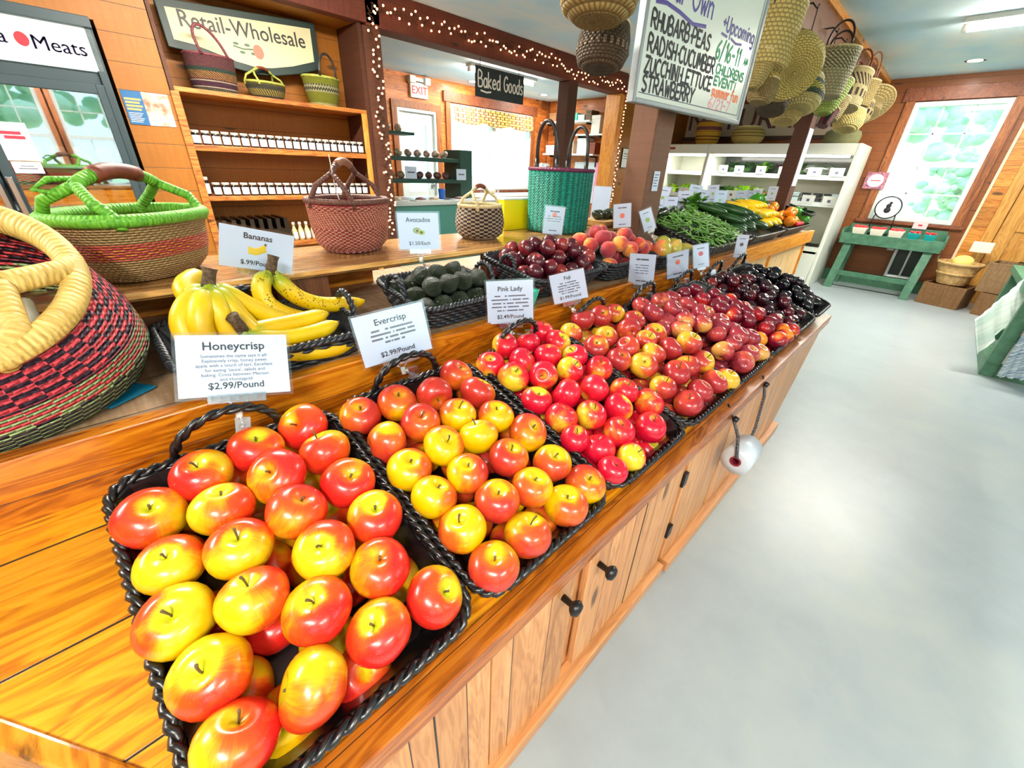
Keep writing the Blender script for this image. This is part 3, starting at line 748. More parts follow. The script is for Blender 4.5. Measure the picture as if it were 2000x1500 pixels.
FRUIT = {
 'B1': ([(0.196,0.491,0.101,0.0466),(0.103,0.469,0.111,0.0452),(0.2,0.404,0.11,0.0468),(0.201,0.317,0.113,0.046),(0.018,0.455,0.114,0.0454),(0.11,0.384,0.124,0.0469),(-0.06,0.419,0.105,0.0464),(0.022,0.369,0.12,0.0442),(0.106,0.299,0.131,0.046),(0.206,0.23,0.113,0.0463),(-0.056,0.325,0.107,0.0427),(0.021,0.287,0.126,0.0443),(0.114,0.215,0.129,0.0453),(0.169,0.147,0.115,0.0457),(-0.069,0.243,0.107,0.0451),(0.012,0.204,0.127,0.0456),(0.071,0.142,0.124,0.0452),(0.216,0.066,0.1,0.0458),(0.125,0.07,0.11,0.0446),(-0.055,0.155,0.104,0.046),(0.032,0.066,0.11,0.0467),(-0.054,0.071,0.103,0.0445)],
   [(0.164,0.312,0.047,0.0409),(-0.036,0.244,0.047,0.0409),(0.073,0.121,0.047,0.0409),(0.145,0.1,0.047,0.0409),(0.048,0.282,0.047,0.0409),(0.146,0.48,0.047,0.0409),(0.018,0.341,0.047,0.0409),(0.134,0.181,0.047,0.0409),(-0.062,0.488,0.047,0.0409),(0.022,0.191,0.047,0.0409),(0.07,0.398,0.047,0.0409),(-0.054,0.368,0.047,0.0409),(0.197,0.142,0.047,0.0409),(0.16,0.405,0.047,0.0409),(-0.039,0.136,0.047,0.0409),(-0.002,0.436,0.047,0.0409),(0.194,0.226,0.047,0.0409),(0.06,0.465,0.047,0.0409),(0.213,0.452,0.047,0.0409),(-0.004,0.07,0.047,0.0409),(0.103,0.244,0.047,0.0409),(0.091,0.056,0.047,0.0409),(0.216,0.364,0.047,0.0409),(0.098,0.327,0.047,0.0409)]),
 'B2': ([(0.303,0.466,0.098,0.0438),(0.383,0.452,0.112,0.0435),(0.468,0.432,0.12,0.0431),(0.568,0.476,0.106,0.0429),(0.568,0.39,0.114,0.0443),(0.31,0.372,0.103,0.0438),(0.39,0.371,0.122,0.0427),(0.47,0.346,0.126,0.0411),(0.549,0.3,0.122,0.0414),(0.392,0.29,0.124,0.0431),(0.469,0.269,0.131,0.0418),(0.588,0.229,0.112,0.0456),(0.312,0.289,0.104,0.0446),(0.393,0.21,0.122,0.0418),(0.489,0.193,0.126,0.0433),(0.576,0.136,0.11,0.0432),(0.314,0.209,0.109,0.0428),(0.403,0.131,0.119,0.0433),(0.482,0.113,0.122,0.0428),(0.609,0.059,0.097,0.0443),(0.526,0.047,0.102,0.0449),(0.32,0.128,0.106,0.0442),(0.412,0.049,0.106,0.0448),(0.325,0.044,0.098,0.044)],
   [(0.609,0.157,0.045,0.0386),(0.609,0.452,0.045,0.0386),(0.61,0.276,0.045,0.0386),(0.381,0.333,0.045,0.0386),(0.502,0.256,0.045,0.0386),(0.397,0.228,0.045,0.0386),(0.429,0.456,0.045,0.0386),(0.475,0.148,0.045,0.0386),(0.566,0.059,0.045,0.0386),(0.444,0.348,0.045,0.0386),(0.549,0.207,0.045,0.0386),(0.504,0.41,0.045,0.0386),(0.492,0.069,0.045,0.0386),(0.378,0.148,0.045,0.0386),(0.5,0.489,0.045,0.0386),(0.343,0.06,0.045,0.0386),(0.312,0.368,0.045,0.0386),(0.586,0.356,0.045,0.0386),(0.322,0.482,0.045,0.0386),(0.369,0.4,0.045,0.0386),(0.327,0.244,0.045,0.0386),(0.406,0.076,0.045,0.0386),(0.314,0.16,0.045,0.0386),(0.543,0.137,0.045,0.0386),(0.515,0.33,0.045,0.0386),(0.435,0.279,0.045,0.0386)]),
 'B3': ([(0.785,0.52,0.102,0.0398),(0.855,0.492,0.109,0.0358),(0.962,0.528,0.095,0.0406),(0.953,0.455,0.109,0.0401),(0.769,0.435,0.111,0.0397),(0.69,0.474,0.095,0.0403),(0.85,0.408,0.122,0.0399),(0.944,0.373,0.115,0.0382),(0.702,0.397,0.106,0.0425),(0.774,0.354,0.121,0.04),(0.854,0.327,0.128,0.0387),(0.972,0.299,0.11,0.0408),(0.696,0.301,0.103,0.0401),(0.774,0.266,0.123,0.0399),(0.858,0.239,0.128,0.0399),(0.954,0.194,0.113,0.04),(0.71,0.223,0.103,0.0411),(0.774,0.18,0.12,0.0391),(0.867,0.158,0.122,0.0392),(0.998,0.127,0.103,0.0423),(0.803,0.106,0.11,0.0419),(0.901,0.068,0.108,0.0418),(0.727,0.105,0.093,0.041),(0.694,0.045,0.101,0.0348),(0.769,0.042,0.103,0.0356),(0.687,0.157,0.101,0.0358)],
   [(0.895,0.181,0.041,0.0345),(0.935,0.479,0.041,0.0345),(0.895,0.314,0.041,0.0345),(0.862,0.496,0.041,0.0345),(0.983,0.425,0.041,0.0345),(0.927,0.129,0.041,0.0345),(0.761,0.321,0.041,0.0345),(0.989,0.363,0.041,0.0345),(0.821,0.304,0.041,0.0345),(0.72,0.188,0.041,0.0345),(0.994,0.227,0.041,0.0345),(0.738,0.377,0.041,0.0345),(0.96,0.309,0.041,0.0345),(0.97,0.057,0.041,0.0345),(0.79,0.254,0.041,0.0345),(0.819,0.375,0.041,0.0345),(0.882,0.094,0.041,0.0345),(0.725,0.438,0.041,0.0345),(0.771,0.481,0.041,0.0345),(0.809,0.066,0.041,0.0345),(0.839,0.145,0.041,0.0345),(0.753,0.139,0.041,0.0345),(0.932,0.364,0.041,0.0345),(0.836,0.208,0.041,0.0345),(0.873,0.415,0.041,0.0345),(0.704,0.108,0.041,0.0345),(0.89,0.244,0.041,0.0345),(0.753,0.054,0.041,0.0345),(0.991,0.12,0.041,0.0345),(0.717,0.266,0.041,0.0345),(0.963,0.175,0.041,0.0345),(0.817,0.434,0.041,0.0345),(0.781,0.189,0.041,0.0345),(0.703,0.329,0.041,0.0345),(0.708,0.493,0.041,0.0345),(0.994,0.492,0.041,0.0345),(0.909,0.044,0.041,0.0345)]),
 'B4': ([(1.165,0.517,0.103,0.0426),(1.247,0.498,0.109,0.0426),(1.344,0.495,0.102,0.0385),(1.07,0.487,0.089,0.0399),(1.071,0.382,0.103,0.0414),(1.143,0.397,0.114,0.0386),(1.37,0.423,0.104,0.0431),(1.255,0.382,0.125,0.0416),(1.155,0.317,0.121,0.0402),(1.084,0.298,0.108,0.0402),(1.126,0.232,0.118,0.0435),(1.204,0.248,0.127,0.041),(1.357,0.325,0.111,0.0427),(1.311,0.237,0.123,0.0429),(1.197,0.15,0.122,0.0427),(1.276,0.15,0.12,0.0407),(1.104,0.141,0.107,0.0401),(1.388,0.14,0.108,0.042),(1.314,0.06,0.108,0.0423),(1.389,0.043,0.103,0.0414),(1.211,0.065,0.109,0.0403),(1.122,0.058,0.102,0.0421),(1.387,0.212,0.142,0.0444),(1.25,0.307,0.129,0.0368)],
   [(1.363,0.448,0.042,0.0359),(1.291,0.327,0.042,0.0359),(1.24,0.47,0.042,0.0359),(1.167,0.139,0.042,0.0359),(1.174,0.41,0.042,0.0359),(1.3,0.138,0.042,0.0359),(1.208,0.195,0.042,0.0359),(1.172,0.344,0.042,0.0359),(1.158,0.06,0.042,0.0359),(1.082,0.357,0.042,0.0359),(1.355,0.279,0.042,0.0359),(1.088,0.271,0.042,0.0359),(1.371,0.118,0.042,0.0359),(1.172,0.486,0.042,0.0359),(1.175,0.285,0.042,0.0359),(1.101,0.436,0.042,0.0359),(1.375,0.204,0.042,0.0359),(1.334,0.37,0.042,0.0359),(1.292,0.244,0.042,0.0359),(1.294,0.051,0.042,0.0359),(1.273,0.417,0.042,0.0359),(1.236,0.105,0.042,0.0359),(1.235,0.259,0.042,0.0359),(1.125,0.207,0.042,0.0359),(1.097,0.496,0.042,0.0359),(1.309,0.473,0.042,0.0359),(1.099,0.092,0.042,0.0359),(1.227,0.377,0.042,0.0359),(1.084,0.15,0.042,0.0359),(1.379,0.332,0.042,0.0359),(1.367,0.051,0.042,0.0359),(1.218,0.047,0.042,0.0359)]),
 'B5': ([(1.57,0.054,0.106,0.0418),(1.657,0.063,0.107,0.0395),(1.74,0.046,0.1,0.0392),(1.545,0.127,0.115,0.0402),(1.638,0.13,0.12,0.0356),(1.622,0.194,0.125,0.0358),(1.7,0.215,0.123,0.04),(1.709,0.14,0.129,0.0416),(1.769,0.108,0.122,0.041),(1.77,0.24,0.117,0.0402),(1.607,0.259,0.136,0.0384),(1.498,0.288,0.118,0.0402),(1.495,0.412,0.118,0.0397),(1.583,0.383,0.136,0.0378),(1.456,0.343,0.087,0.0414),(1.569,0.311,0.127,0.0406),(1.703,0.285,0.103,0.0393),(1.769,0.314,0.114,0.0408),(1.771,0.177,0.112,0.0388),(1.521,0.48,0.103,0.0415),(1.638,0.46,0.115,0.0409),(1.77,0.467,0.099,0.0395),(1.523,0.358,0.1,0.0419),(1.768,0.391,0.108,0.0421),(1.665,0.299,0.147,0.0398),(1.629,0.351,0.108,0.0404)],
   [(1.589,0.234,0.041,0.035),(1.696,0.308,0.041,0.035),(1.663,0.105,0.041,0.035),(1.643,0.463,0.041,0.035),(1.568,0.372,0.041,0.035),(1.73,0.077,0.041,0.035),(1.753,0.236,0.041,0.035),(1.585,0.107,0.041,0.035),(1.482,0.318,0.041,0.035),(1.627,0.047,0.041,0.035),(1.481,0.099,0.041,0.035),(1.523,0.057,0.041,0.035),(1.508,0.381,0.041,0.035),(1.651,0.357,0.041,0.035),(1.545,0.176,0.041,0.035),(1.687,0.165,0.041,0.035),(1.629,0.171,0.041,0.035),(1.741,0.134,0.041,0.035),(1.538,0.295,0.041,0.035),(1.639,0.272,0.041,0.035),(1.474,0.475,0.041,0.035),(1.758,0.457,0.041,0.035),(1.576,0.495,0.041,0.035),(1.724,0.38,0.041,0.035),(1.701,0.474,0.041,0.035),(1.486,0.161,0.041,0.035),(1.479,0.218,0.041,0.035),(1.561,0.433,0.041,0.035),(1.756,0.305,0.041,0.035),(1.695,0.238,0.041,0.035),(1.604,0.32,0.041,0.035),(1.462,0.045,0.041,0.035),(1.614,0.412,0.041,0.035)]),
 'B6': ([(1.964,0.035,0.101,0.0383),(2.154,0.033,0.103,0.0352),(2.096,0.06,0.1,0.0345),(1.973,0.103,0.114,0.0352),(1.937,0.175,0.12,0.0354),(2.058,0.18,0.122,0.0349),(1.942,0.25,0.118,0.0358),(2.153,0.114,0.105,0.0356),(1.864,0.089,0.1,0.0335),(2.073,0.119,0.112,0.0347),(1.994,0.211,0.128,0.0348),(1.887,0.287,0.125,0.0347),(2.042,0.031,0.105,0.0341),(1.879,0.462,0.104,0.0315),(1.961,0.449,0.115,0.0323),(1.901,0.382,0.115,0.0347),(2.008,0.373,0.124,0.0331),(1.977,0.319,0.124,0.0326),(2.043,0.309,0.123,0.0328),(1.885,0.228,0.123,0.034),(2.051,0.243,0.121,0.0315),(2.001,0.268,0.129,0.0315),(1.921,0.326,0.113,0.0315),(2.12,0.184,0.107,0.0336),(1.835,0.311,0.099,0.0322)],
   [(2.062,0.05,0.037,0.0313),(1.879,0.486,0.037,0.0313),(1.876,0.381,0.037,0.0313),(2.02,0.485,0.037,0.0313),(1.949,0.374,0.037,0.0313),(1.989,0.259,0.037,0.0313),(2.11,0.499,0.037,0.0313),(2.074,0.146,0.037,0.0313),(2.013,0.426,0.037,0.0313),(2.081,0.302,0.037,0.0313),(1.934,0.165,0.037,0.0313),(1.936,0.218,0.037,0.0313),(1.866,0.089,0.037,0.0313),(2.015,0.169,0.037,0.0313),(1.9,0.322,0.037,0.0313),(2.023,0.344,0.037,0.0313),(1.968,0.092,0.037,0.0313),(2.143,0.297,0.037,0.0313),(1.884,0.432,0.037,0.0313),(1.976,0.315,0.037,0.0313),(2.059,0.397,0.037,0.0313),(2.143,0.17,0.037,0.0313),(1.88,0.219,0.037,0.0313),(1.931,0.047,0.037,0.0313),(1.861,0.143,0.037,0.0313),(1.86,0.285,0.037,0.0313),(2.125,0.067,0.037,0.0313),(1.994,0.045,0.037,0.0313),(2.132,0.445,0.037,0.0313),(2.094,0.206,0.037,0.0313),(2.125,0.348,0.037,0.0313),(2.039,0.226,0.037,0.0313),(1.853,0.038,0.037,0.0313),(1.94,0.445,0.037,0.0313),(2.069,0.452,0.037,0.0313),(1.966,0.495,0.037,0.0313),(2.139,0.241,0.037,0.0313),(2.021,0.1,0.037,0.0313),(1.847,0.337,0.037,0.0313),(1.924,0.275,0.037,0.0313),(1.919,0.116,0.037,0.0313),(2.112,0.398,0.037,0.0313)]),
 'B7': ([(2.379,0.468,0.041,0.0292),(2.513,0.194,0.043,0.0306),(2.229,0.384,0.043,0.0312),(2.284,0.173,0.044,0.0322),(2.307,0.269,0.045,0.0334),(2.517,0.371,0.043,0.0312),(2.306,0.13,0.082,0.0333),(2.38,0.111,0.097,0.0316),(2.233,0.287,0.043,0.0308),(2.24,0.335,0.078,0.0327),(2.378,0.28,0.044,0.0323),(2.267,0.412,0.08,0.0319),(2.463,0.143,0.044,0.0325),(2.486,0.436,0.043,0.0309),(2.443,0.419,0.075,0.0299),(2.287,0.335,0.117,0.0325),(2.518,0.125,0.061,0.0309),(2.497,0.242,0.114,0.0314),(2.477,0.088,0.084,0.0326),(2.272,0.222,0.075,0.0301),(2.434,0.137,0.096,0.0305),(2.223,0.173,0.043,0.0306),(2.444,0.341,0.1,0.0307),(2.326,0.294,0.131,0.0295),(2.528,0.165,0.101,0.0298),(2.244,0.171,0.098,0.0323),(2.351,0.346,0.043,0.0308),(2.402,0.42,0.117,0.0321),(2.318,0.195,0.098,0.0314),(2.52,0.393,0.099,0.0324),(2.433,0.275,0.064,0.0289),(2.371,0.152,0.135,0.0292),(2.458,0.286,0.112,0.0293),(2.279,0.229,0.13,0.0297),(2.414,0.358,0.146,0.0311),(2.373,0.477,0.096,0.0299),(2.333,0.387,0.095,0.0287),(2.359,0.22,0.131,0.0309),(2.244,0.473,0.088,0.0312),(2.442,0.179,0.132,0.0292),(2.481,0.463,0.092,0.0286),(2.353,0.354,0.134,0.0293),(2.34,0.069,0.089,0.0289),(2.506,0.327,0.081,0.0291),(2.228,0.089,0.045,0.0333),(2.382,0.266,0.159,0.0312),(2.309,0.466,0.097,0.0333),(2.223,0.247,0.088,0.0299),(2.268,0.073,0.091,0.0328),(2.442,0.239,0.14,0.031),(2.464,0.394,0.121,0.03),(2.256,0.283,0.119,0.0308),(2.42,0.063,0.044,0.0317),(2.424,0.068,0.102,0.031),(2.432,0.488,0.041,0.0287),(2.293,0.394,0.131,0.0289),(2.429,0.483,0.095,0.0294),(2.343,0.43,0.127,0.0287),(2.223,0.115,0.097,0.0288)],
   []),
 'B8': ([(2.683,0.184,0.047,0.0347),(2.631,0.305,0.046,0.0342),(2.66,0.085,0.044,0.0318),(2.803,0.29,0.043,0.0312),(2.795,0.454,0.046,0.034),(2.722,0.139,0.066,0.0322),(2.758,0.423,0.089,0.0345),(2.7,0.436,0.108,0.0328),(2.814,0.106,0.043,0.0309),(2.861,0.323,0.045,0.0325),(2.76,0.303,0.094,0.0349),(2.855,0.264,0.064,0.034),(2.706,0.274,0.107,0.0315),(2.634,0.079,0.099,0.0341),(2.836,0.228,0.109,0.0314),(2.655,0.136,0.115,0.0335),(2.633,0.245,0.064,0.0329),(2.792,0.267,0.139,0.0353),(2.607,0.183,0.042,0.0304),(2.855,0.108,0.084,0.0307),(2.901,0.243,0.099,0.032),(2.762,0.066,0.043,0.0311),(2.667,0.241,0.137,0.032),(2.774,0.374,0.122,0.0307),(2.878,0.413,0.047,0.0346),(2.619,0.458,0.046,0.0336),(2.77,0.18,0.106,0.0309),(2.89,0.162,0.046,0.0337),(2.712,0.345,0.099,0.0308),(2.814,0.423,0.117,0.0316),(2.895,0.35,0.09,0.0343),(2.899,0.171,0.106,0.0317),(2.82,0.159,0.125,0.0308),(2.846,0.311,0.103,0.0319),(2.874,0.449,0.097,0.0313),(2.712,0.099,0.109,0.0312),(2.617,0.315,0.107,0.033),(2.658,0.361,0.113,0.0313),(2.61,0.193,0.102,0.0345),(2.734,0.242,0.157,0.0341),(2.75,0.329,0.153,0.0332),(2.794,0.067,0.092,0.0314),(2.607,0.429,0.099,0.0316),(2.906,0.078,0.045,0.0326),(2.701,0.179,0.126,0.034),(2.766,0.118,0.116,0.0308),(2.68,0.313,0.142,0.0306),(2.832,0.365,0.125,0.0311),(2.797,0.205,0.15,0.0304)],
   []),
 'U1': ([(0.335,0.227,0.043,0.0311),(0.139,0.063,0.042,0.0304),(0.185,0.061,0.073,0.0288),(0.409,0.193,0.042,0.0297),(0.195,0.263,0.045,0.033),(0.288,0.241,0.072,0.0296),(0.369,0.241,0.085,0.0286),(0.298,0.051,0.099,0.031),(0.196,0.095,0.115,0.0301),(0.336,0.12,0.095,0.0293),(0.295,0.149,0.125,0.0325),(0.12,0.121,0.044,0.0325),(0.223,0.161,0.042,0.0297),(0.036,0.254,0.041,0.0289),(0.182,0.255,0.103,0.0313),(0.122,0.213,0.088,0.0319),(0.104,0.136,0.101,0.0325),(0.175,0.206,0.136,0.0316),(0.059,0.238,0.092,0.0326),(0.217,0.172,0.152,0.029),(0.053,0.052,0.041,0.0295),(0.033,0.06,0.093,0.0293),(0.163,0.131,0.145,0.0306),(0.288,0.222,0.128,0.0332),(0.047,0.167,0.043,0.0309),(0.379,0.073,0.045,0.0328),(0.118,0.065,0.096,0.0312),(0.378,0.08,0.104,0.0304),(0.392,0.199,0.112,0.0295),(0.279,0.092,0.135,0.0304),(0.111,0.266,0.108,0.03),(0.035,0.179,0.099,0.0315),(0.037,0.118,0.07,0.0295),(0.407,0.134,0.05,0.0299),(0.1,0.183,0.136,0.0296),(0.354,0.164,0.131,0.0291),(0.241,0.261,0.106,0.0316),(0.404,0.131,0.105,0.029),(0.239,0.053,0.077,0.0292),(0.327,0.269,0.105,0.029),(0.233,0.118,0.153,0.0291),(0.071,0.091,0.115,0.0286)],
   []),
 'U2': ([(0.223,0.127,0.047,0.0352),(0.166,0.261,0.049,0.0368),(0.271,0.125,0.096,0.037),(0.079,0.067,0.05,0.038),(0.039,0.26,0.05,0.0379),(0.332,0.146,0.121,0.0367),(0.079,0.095,0.114,0.036),(0.24,0.122,0.157,0.0355),(0.162,0.121,0.078,0.0382),(0.059,0.236,0.114,0.0379),(0.347,0.068,0.099,0.0345),(0.182,0.169,0.128,0.0381),(0.256,0.192,0.111,0.0365),(0.109,0.15,0.145,0.0388),(0.382,0.23,0.105,0.0335),(0.128,0.255,0.103,0.0343),(0.141,0.08,0.137,0.037),(0.311,0.23,0.109,0.0337),(0.29,0.067,0.126,0.0334),(0.23,0.247,0.139,0.0342),(0.222,0.056,0.045,0.0332),(0.037,0.157,0.05,0.038),(0.212,0.058,0.11,0.0365),(0.043,0.163,0.116,0.0332),(0.136,0.212,0.151,0.0332)],
   []),
}


def rows_of(items, step):
    """rows from the back to the front, each left to right: [(row, place in it, item)]"""
    out = []; row = []; last = None
    for it in sorted(items, key=lambda q: -q[1]):
        if row and row[0][1] - it[1] > step: out.append(sorted(row)); row = []
        row.append(it)
    if row: out.append(sorted(row))
    return [(i, j, it, len(r)) for i, r in enumerate(out) for j, it in enumerate(r)]

def place_fruit(key, kind, what, where, point, normal, stems, group, tilt=.35, lead=''):
    top, low = FRUIT[key]; rng = random.Random(sum(map(ord, key)))
    base = normal.to_track_quat('Z', 'Y')
    def one(it, label, grp, deep=False):
        x, w, h, r = it
        o = bpy.data.objects.new(kind, rng.choice(FRUIT_ME[key])); link(o)
        o.location = point(x, w, h)
        tl = abs(rng.gauss(0, tilt)) if rng.random() > .08 else rng.uniform(1.2, 2.4)
        q = base @ Euler((0, 0, rng.uniform(0, 6.28))).to_quaternion() @ Euler((tl, 0, 0)).to_quaternion() @ Euler((0, 0, rng.uniform(0, 6.28))).to_quaternion()
        o.rotation_euler = q.to_euler()
        o.scale = (r, r, r)
        tag(o, label, kind.replace('_', ' '), grp)
        if stems and not deep:
            s = bpy.data.objects.new('stem', SHORT_STEM if rng.random() < .6 else STEM_ME); link(s, o)
    for i, j, it, n in rows_of(top, top[0][3] * 1.25):
        one(it, '%s in the %s, %s row from the back, %s from near end' % (what, where, ORD[i], ORD[j]), group)
    for it in low: one(it, '%s half hidden under the top layer of the %s' % (what, where), 'buried fruit in the ' + where, True)

BW, BD, BH = .372, .515, .092
BX = [-.107, .27, .657, 1.035, 1.42, 1.80, 2.182, 2.56]
BNAME = ['first apple basket', 'second apple basket', 'third apple basket', 'fourth apple basket', 'fifth apple basket', 'nectarine basket', 'red plum basket', 'black plum basket']
BLAB = ['shallow black wicker basket of big yellow-red apples, nearest on the low counter',
        'black wicker basket of golden apples, second along the low counter', 'black wicker basket of pink-red apples, third along the low counter',
        'black wicker basket of russet-red mixed apples, fourth along the low counter', 'black wicker basket of dusky small apples, fifth along the low counter',
        'black wicker basket of orange-red nectarines on the low counter', 'black wicker basket of dark red plums on the low counter',
        'black wicker basket of nearly black plums at the far end of the low counter']
b0 = make_basket('wicker_basket', BLAB[0], BW - .012, BD, BH, tray_pt(BX[0] + .186, .008, .001), (TILT, 0, 0), group='baskets on the low counter')
for i in range(1, 8):
    dup(b0, tray_pt(BX[i] + .188, .008, .001), None, BLAB[i])
what = ['yellow-red apple', 'golden apple', 'pink-red apple', 'russet-red apple', 'dusky apple']
for i in range(5): place_fruit('B%d' % (i + 1), 'apple', what[i], BNAME[i], tray_pt, NRM, True, 'apples in the ' + BNAME[i])
place_fruit('B6', 'nectarine', 'orange-red nectarine', BNAME[5], tray_pt, NRM, False, 'nectarines in their basket', .8)
place_fruit('B7', 'plum', 'red plum', BNAME[6], tray_pt, NRM, False, 'red plums in their basket', .8)
place_fruit('B8', 'plum', 'blackish plum', BNAME[7], tray_pt, NRM, False, 'black plums in their basket', .8)

# upper baskets
UT = .14
UN = Vector((0, -math.sin(UT), math.cos(UT))); UW = Vector((0, math.cos(UT), math.sin(UT)))
def upper(x0, y0=.935, z0=UZ + .012, n=UN, w_=UW):
    return lambda x, w, h: Vector((x0 + x, y0, z0)) + w_ * w + n * h
make_basket('wicker_basket', 'navy-black wicker basket under the bananas', .40, .30, .06, (.245, .94, UZ + .003), (.06, 0, 0), WICKERB, 5, .02, ('back', 'right'), floor=.02, hr=.06)
make_basket('wicker_basket', 'navy-black wicker basket of avocados', .33, .27, .075, (.765, .94, UZ + .005), (UT, 0, 0), WICKERB, 6, .03, ('left', 'right'), floor=.02, hr=.06)
make_basket('wicker_basket', 'black wicker basket of dusky plums on the upper counter', .44, .32, .085, (1.30, .94, UZ + .005), (UT, 0, 0), WICKERB, 6, .05, ('left',), floor=.02, hr=.05)
make_basket('wicker_basket', 'black wicker basket of peaches on the upper counter', .42, .32, .085, (1.75, .94, UZ + .005), (UT, 0, 0), WICKERB, 6, .04, ('right',), floor=.02, hr=.05)
make_basket('wicker_basket', 'black wicker basket of pears and mangoes beside the peaches', .44, .19, .07, (2.20, .94, UZ + .005), (UT, 0, 0), WICKERB, 5, .03, (), floor=.02)
place_fruit('U1', 'plum', 'dusky plum', 'upper plum basket', upper(1.08), UN, False, 'plums on the upper counter', .8)
place_fruit('U2', 'peach', 'furry peach', 'peach basket', upper(1.54), UN, False, 'peaches on the upper counter', .8)

# avocados
def pear_mesh(name, mat, neck=.55, ln=1.35):
    pr = []
    for i in range(17):
        p = PI * i / 16; z = math.cos(p)
        pr.append((max(.0, math.sin(p) * (1 if z < 0 else 1 - (1 - neck) * z ** 1.2)), z * (ln if z > 0 else 1)))
    return MB().lathe(pr[::-1], 20, cap=False).mesh(name, mat)
AV = pear_mesh('avocado', AVOC, .62, 1.2)
rng = random.Random(9); k = 0; AVS = []
for row in range(3):
    for c in range(5): AVS.append((.045 + c * .062 + (row % 2) * .018 - .01, .045 + row * .078, .055 + .004 * row))
for c in range(4): AVS.append((.085 + c * .058, .085, .098))
for c in range(3): AVS.append((.10 + c * .06, .165, .100))
pf = upper(.60)
for i, j, it, n in rows_of([(a[0], a[1], a[2], .031) for a in AVS], .03):
    o = bpy.data.objects.new('avocado', AV); link(o); o.location = pf(*it[:3]); o.scale = (.031,) * 3
    o.rotation_euler = euler_to((rng.uniform(-1, 1), rng.uniform(-.6, 1), rng.uniform(-.1, .9)))
    tag(o, 'dark green avocado, %s row from the back of its basket, %s from the near end' % (ORD[i], ORD[j]), 'avocado', 'avocados in the basket')
# pears and mangoes
PM = pear_mesh('pear', PEARM, .6, 1.3); MG = pear_mesh('mango', MANGO, .9, 1.15)
pf = upper(1.98)
for n_, (x, w, h, r, me, lab, ax) in enumerate([(.10, .06, .075, .05, MG, 'orange-blushed mango at the front of the pear basket', (.5, .2, .8)), (.06, .13, .07, .04, MG, 'yellow mango at the back of the pear basket', (1, .2, .2)),
        (.22, .12, .085, .042, PM, 'green pear lying behind the orange mango', (.6, .5, .4)), (.23, .05, .075, .040, PM, 'pale yellow pear at the front, beside the mango', (.2, -.3, 1)),
        (.31, .10, .07, .042, PM, 'green-yellow pear at the far end of its basket', (1, .1, .2)), (.36, .045, .06, .036, PM, 'small yellow pear in the far front corner of its basket', (.3, -1, .3))]):
    o = bpy.data.objects.new(me.name.split('.')[0], me); link(o); o.location = pf(x, w, h); o.scale = (r,) * 3; o.rotation_euler = euler_to(ax)
    tag(o, lab, me.name.split('.')[0], 'pears and mangoes')

# bananas: one bunch is a thing, each finger and its stalk a part
def banana(parent, pts, r, mat, name='banana'):
    P = [Vector(p) for p in pts]; Q = []
    for i in range(len(P) - 1):
        a, b_, c, d_ = P[max(i - 1, 0)], P[i], P[i + 1], P[min(i + 2, len(P) - 1)]
        for s in range(6):
            t_ = s / 6
            Q.append(.5 * ((2 * b_) + (c - a) * t_ + (2 * a - 5 * b_ + 4 * c - d_) * t_ ** 2 + (3 * b_ - a - 3 * c + d_) * t_ ** 3))
    Q.append(P[-1])
    def rad(t_):
        if t_ < .16: return r * (.36 + .1 * t_ / .16)
        if t_ < .30: return r * (.46 + .54 * math.sin((t_ - .16) / .14 * PI / 2))
        if t_ < .82: return r
        return r * max(.24, max(0.0, math.cos((t_ - .82) / .18 * PI / 2)) ** .7)
    MB().tube(Q, rad, 10, twist=.0).build(name, mat, parent, True)
    MB().ball(Q[-1], r * .27, 6).build('blossom_end', BROWNTIP, parent, True)
def bunch(label, crown, fingers, r, mat):
    """fingers: each a list of points from the crown to the tip"""
    t = thing('banana_bunch', label, 'bananas', crown); C0 = Vector(crown)
    d = (C0 - Vector(fingers[0][0])).normalized() * .5 + Vector((0, 0, .6))
    MB().tube([d * -.012, d * .0, d * .022, d * .034], lambda s: .010 + .003 * math.sin(s * 9), 9, flat=1.35).build('stalk', BROWNTIP, t, True)
    for f in fingers: banana(t, [Vector((0, 0, 0))] + [Vector(p) - C0 for p in f], r, mat)
    return t
def path(*uvy): return [at(u, v, 1, y) for u, v, y in uvy]
bunch('large upright bunch of plain yellow bananas at the near end of the basket', at(407, 556, 1, 1.04), [
    path((396, 572, 1.035), (368, 596, 1.02), (356, 630, 1.0), (372, 668, .985), (400, 700, .98)),
    path((404, 575, 1.02), (394, 600, .99), (392, 635, .975), (408, 672, .97), (440, 705, .97)),
    path((414, 574, 1.02), (424, 600, .995), (438, 635, .985), (462, 668, .98), (500, 690, .98)),
    path((420, 570, 1.03), (442, 592, 1.01), (468, 622, 1.0), (500, 650, .995), (540, 668, .99)),
    path((422, 566, 1.05), (452, 580, 1.04), (492, 602, 1.04), (535, 622, 1.045), (585, 632, 1.05)),
    path((398, 566, 1.06), (372, 580, 1.07), (362, 560, 1.10), (380, 545, 1.13), (392, 538, 1.15))], .0225, BAN)
bunch('pair of brown-spotted bananas leaning behind the plain ones', at(530, 526, 1, 1.13), [
    path((522, 536, 1.125), (510, 556, 1.11), (516, 584, 1.10), (540, 606, 1.09), (585, 622, 1.085), (640, 628, 1.08)),
    path((541, 538, 1.13), (556, 560, 1.125), (585, 582, 1.12), (625, 594, 1.12), (672, 594, 1.12), (712, 588, 1.12))], .0215, BANS)
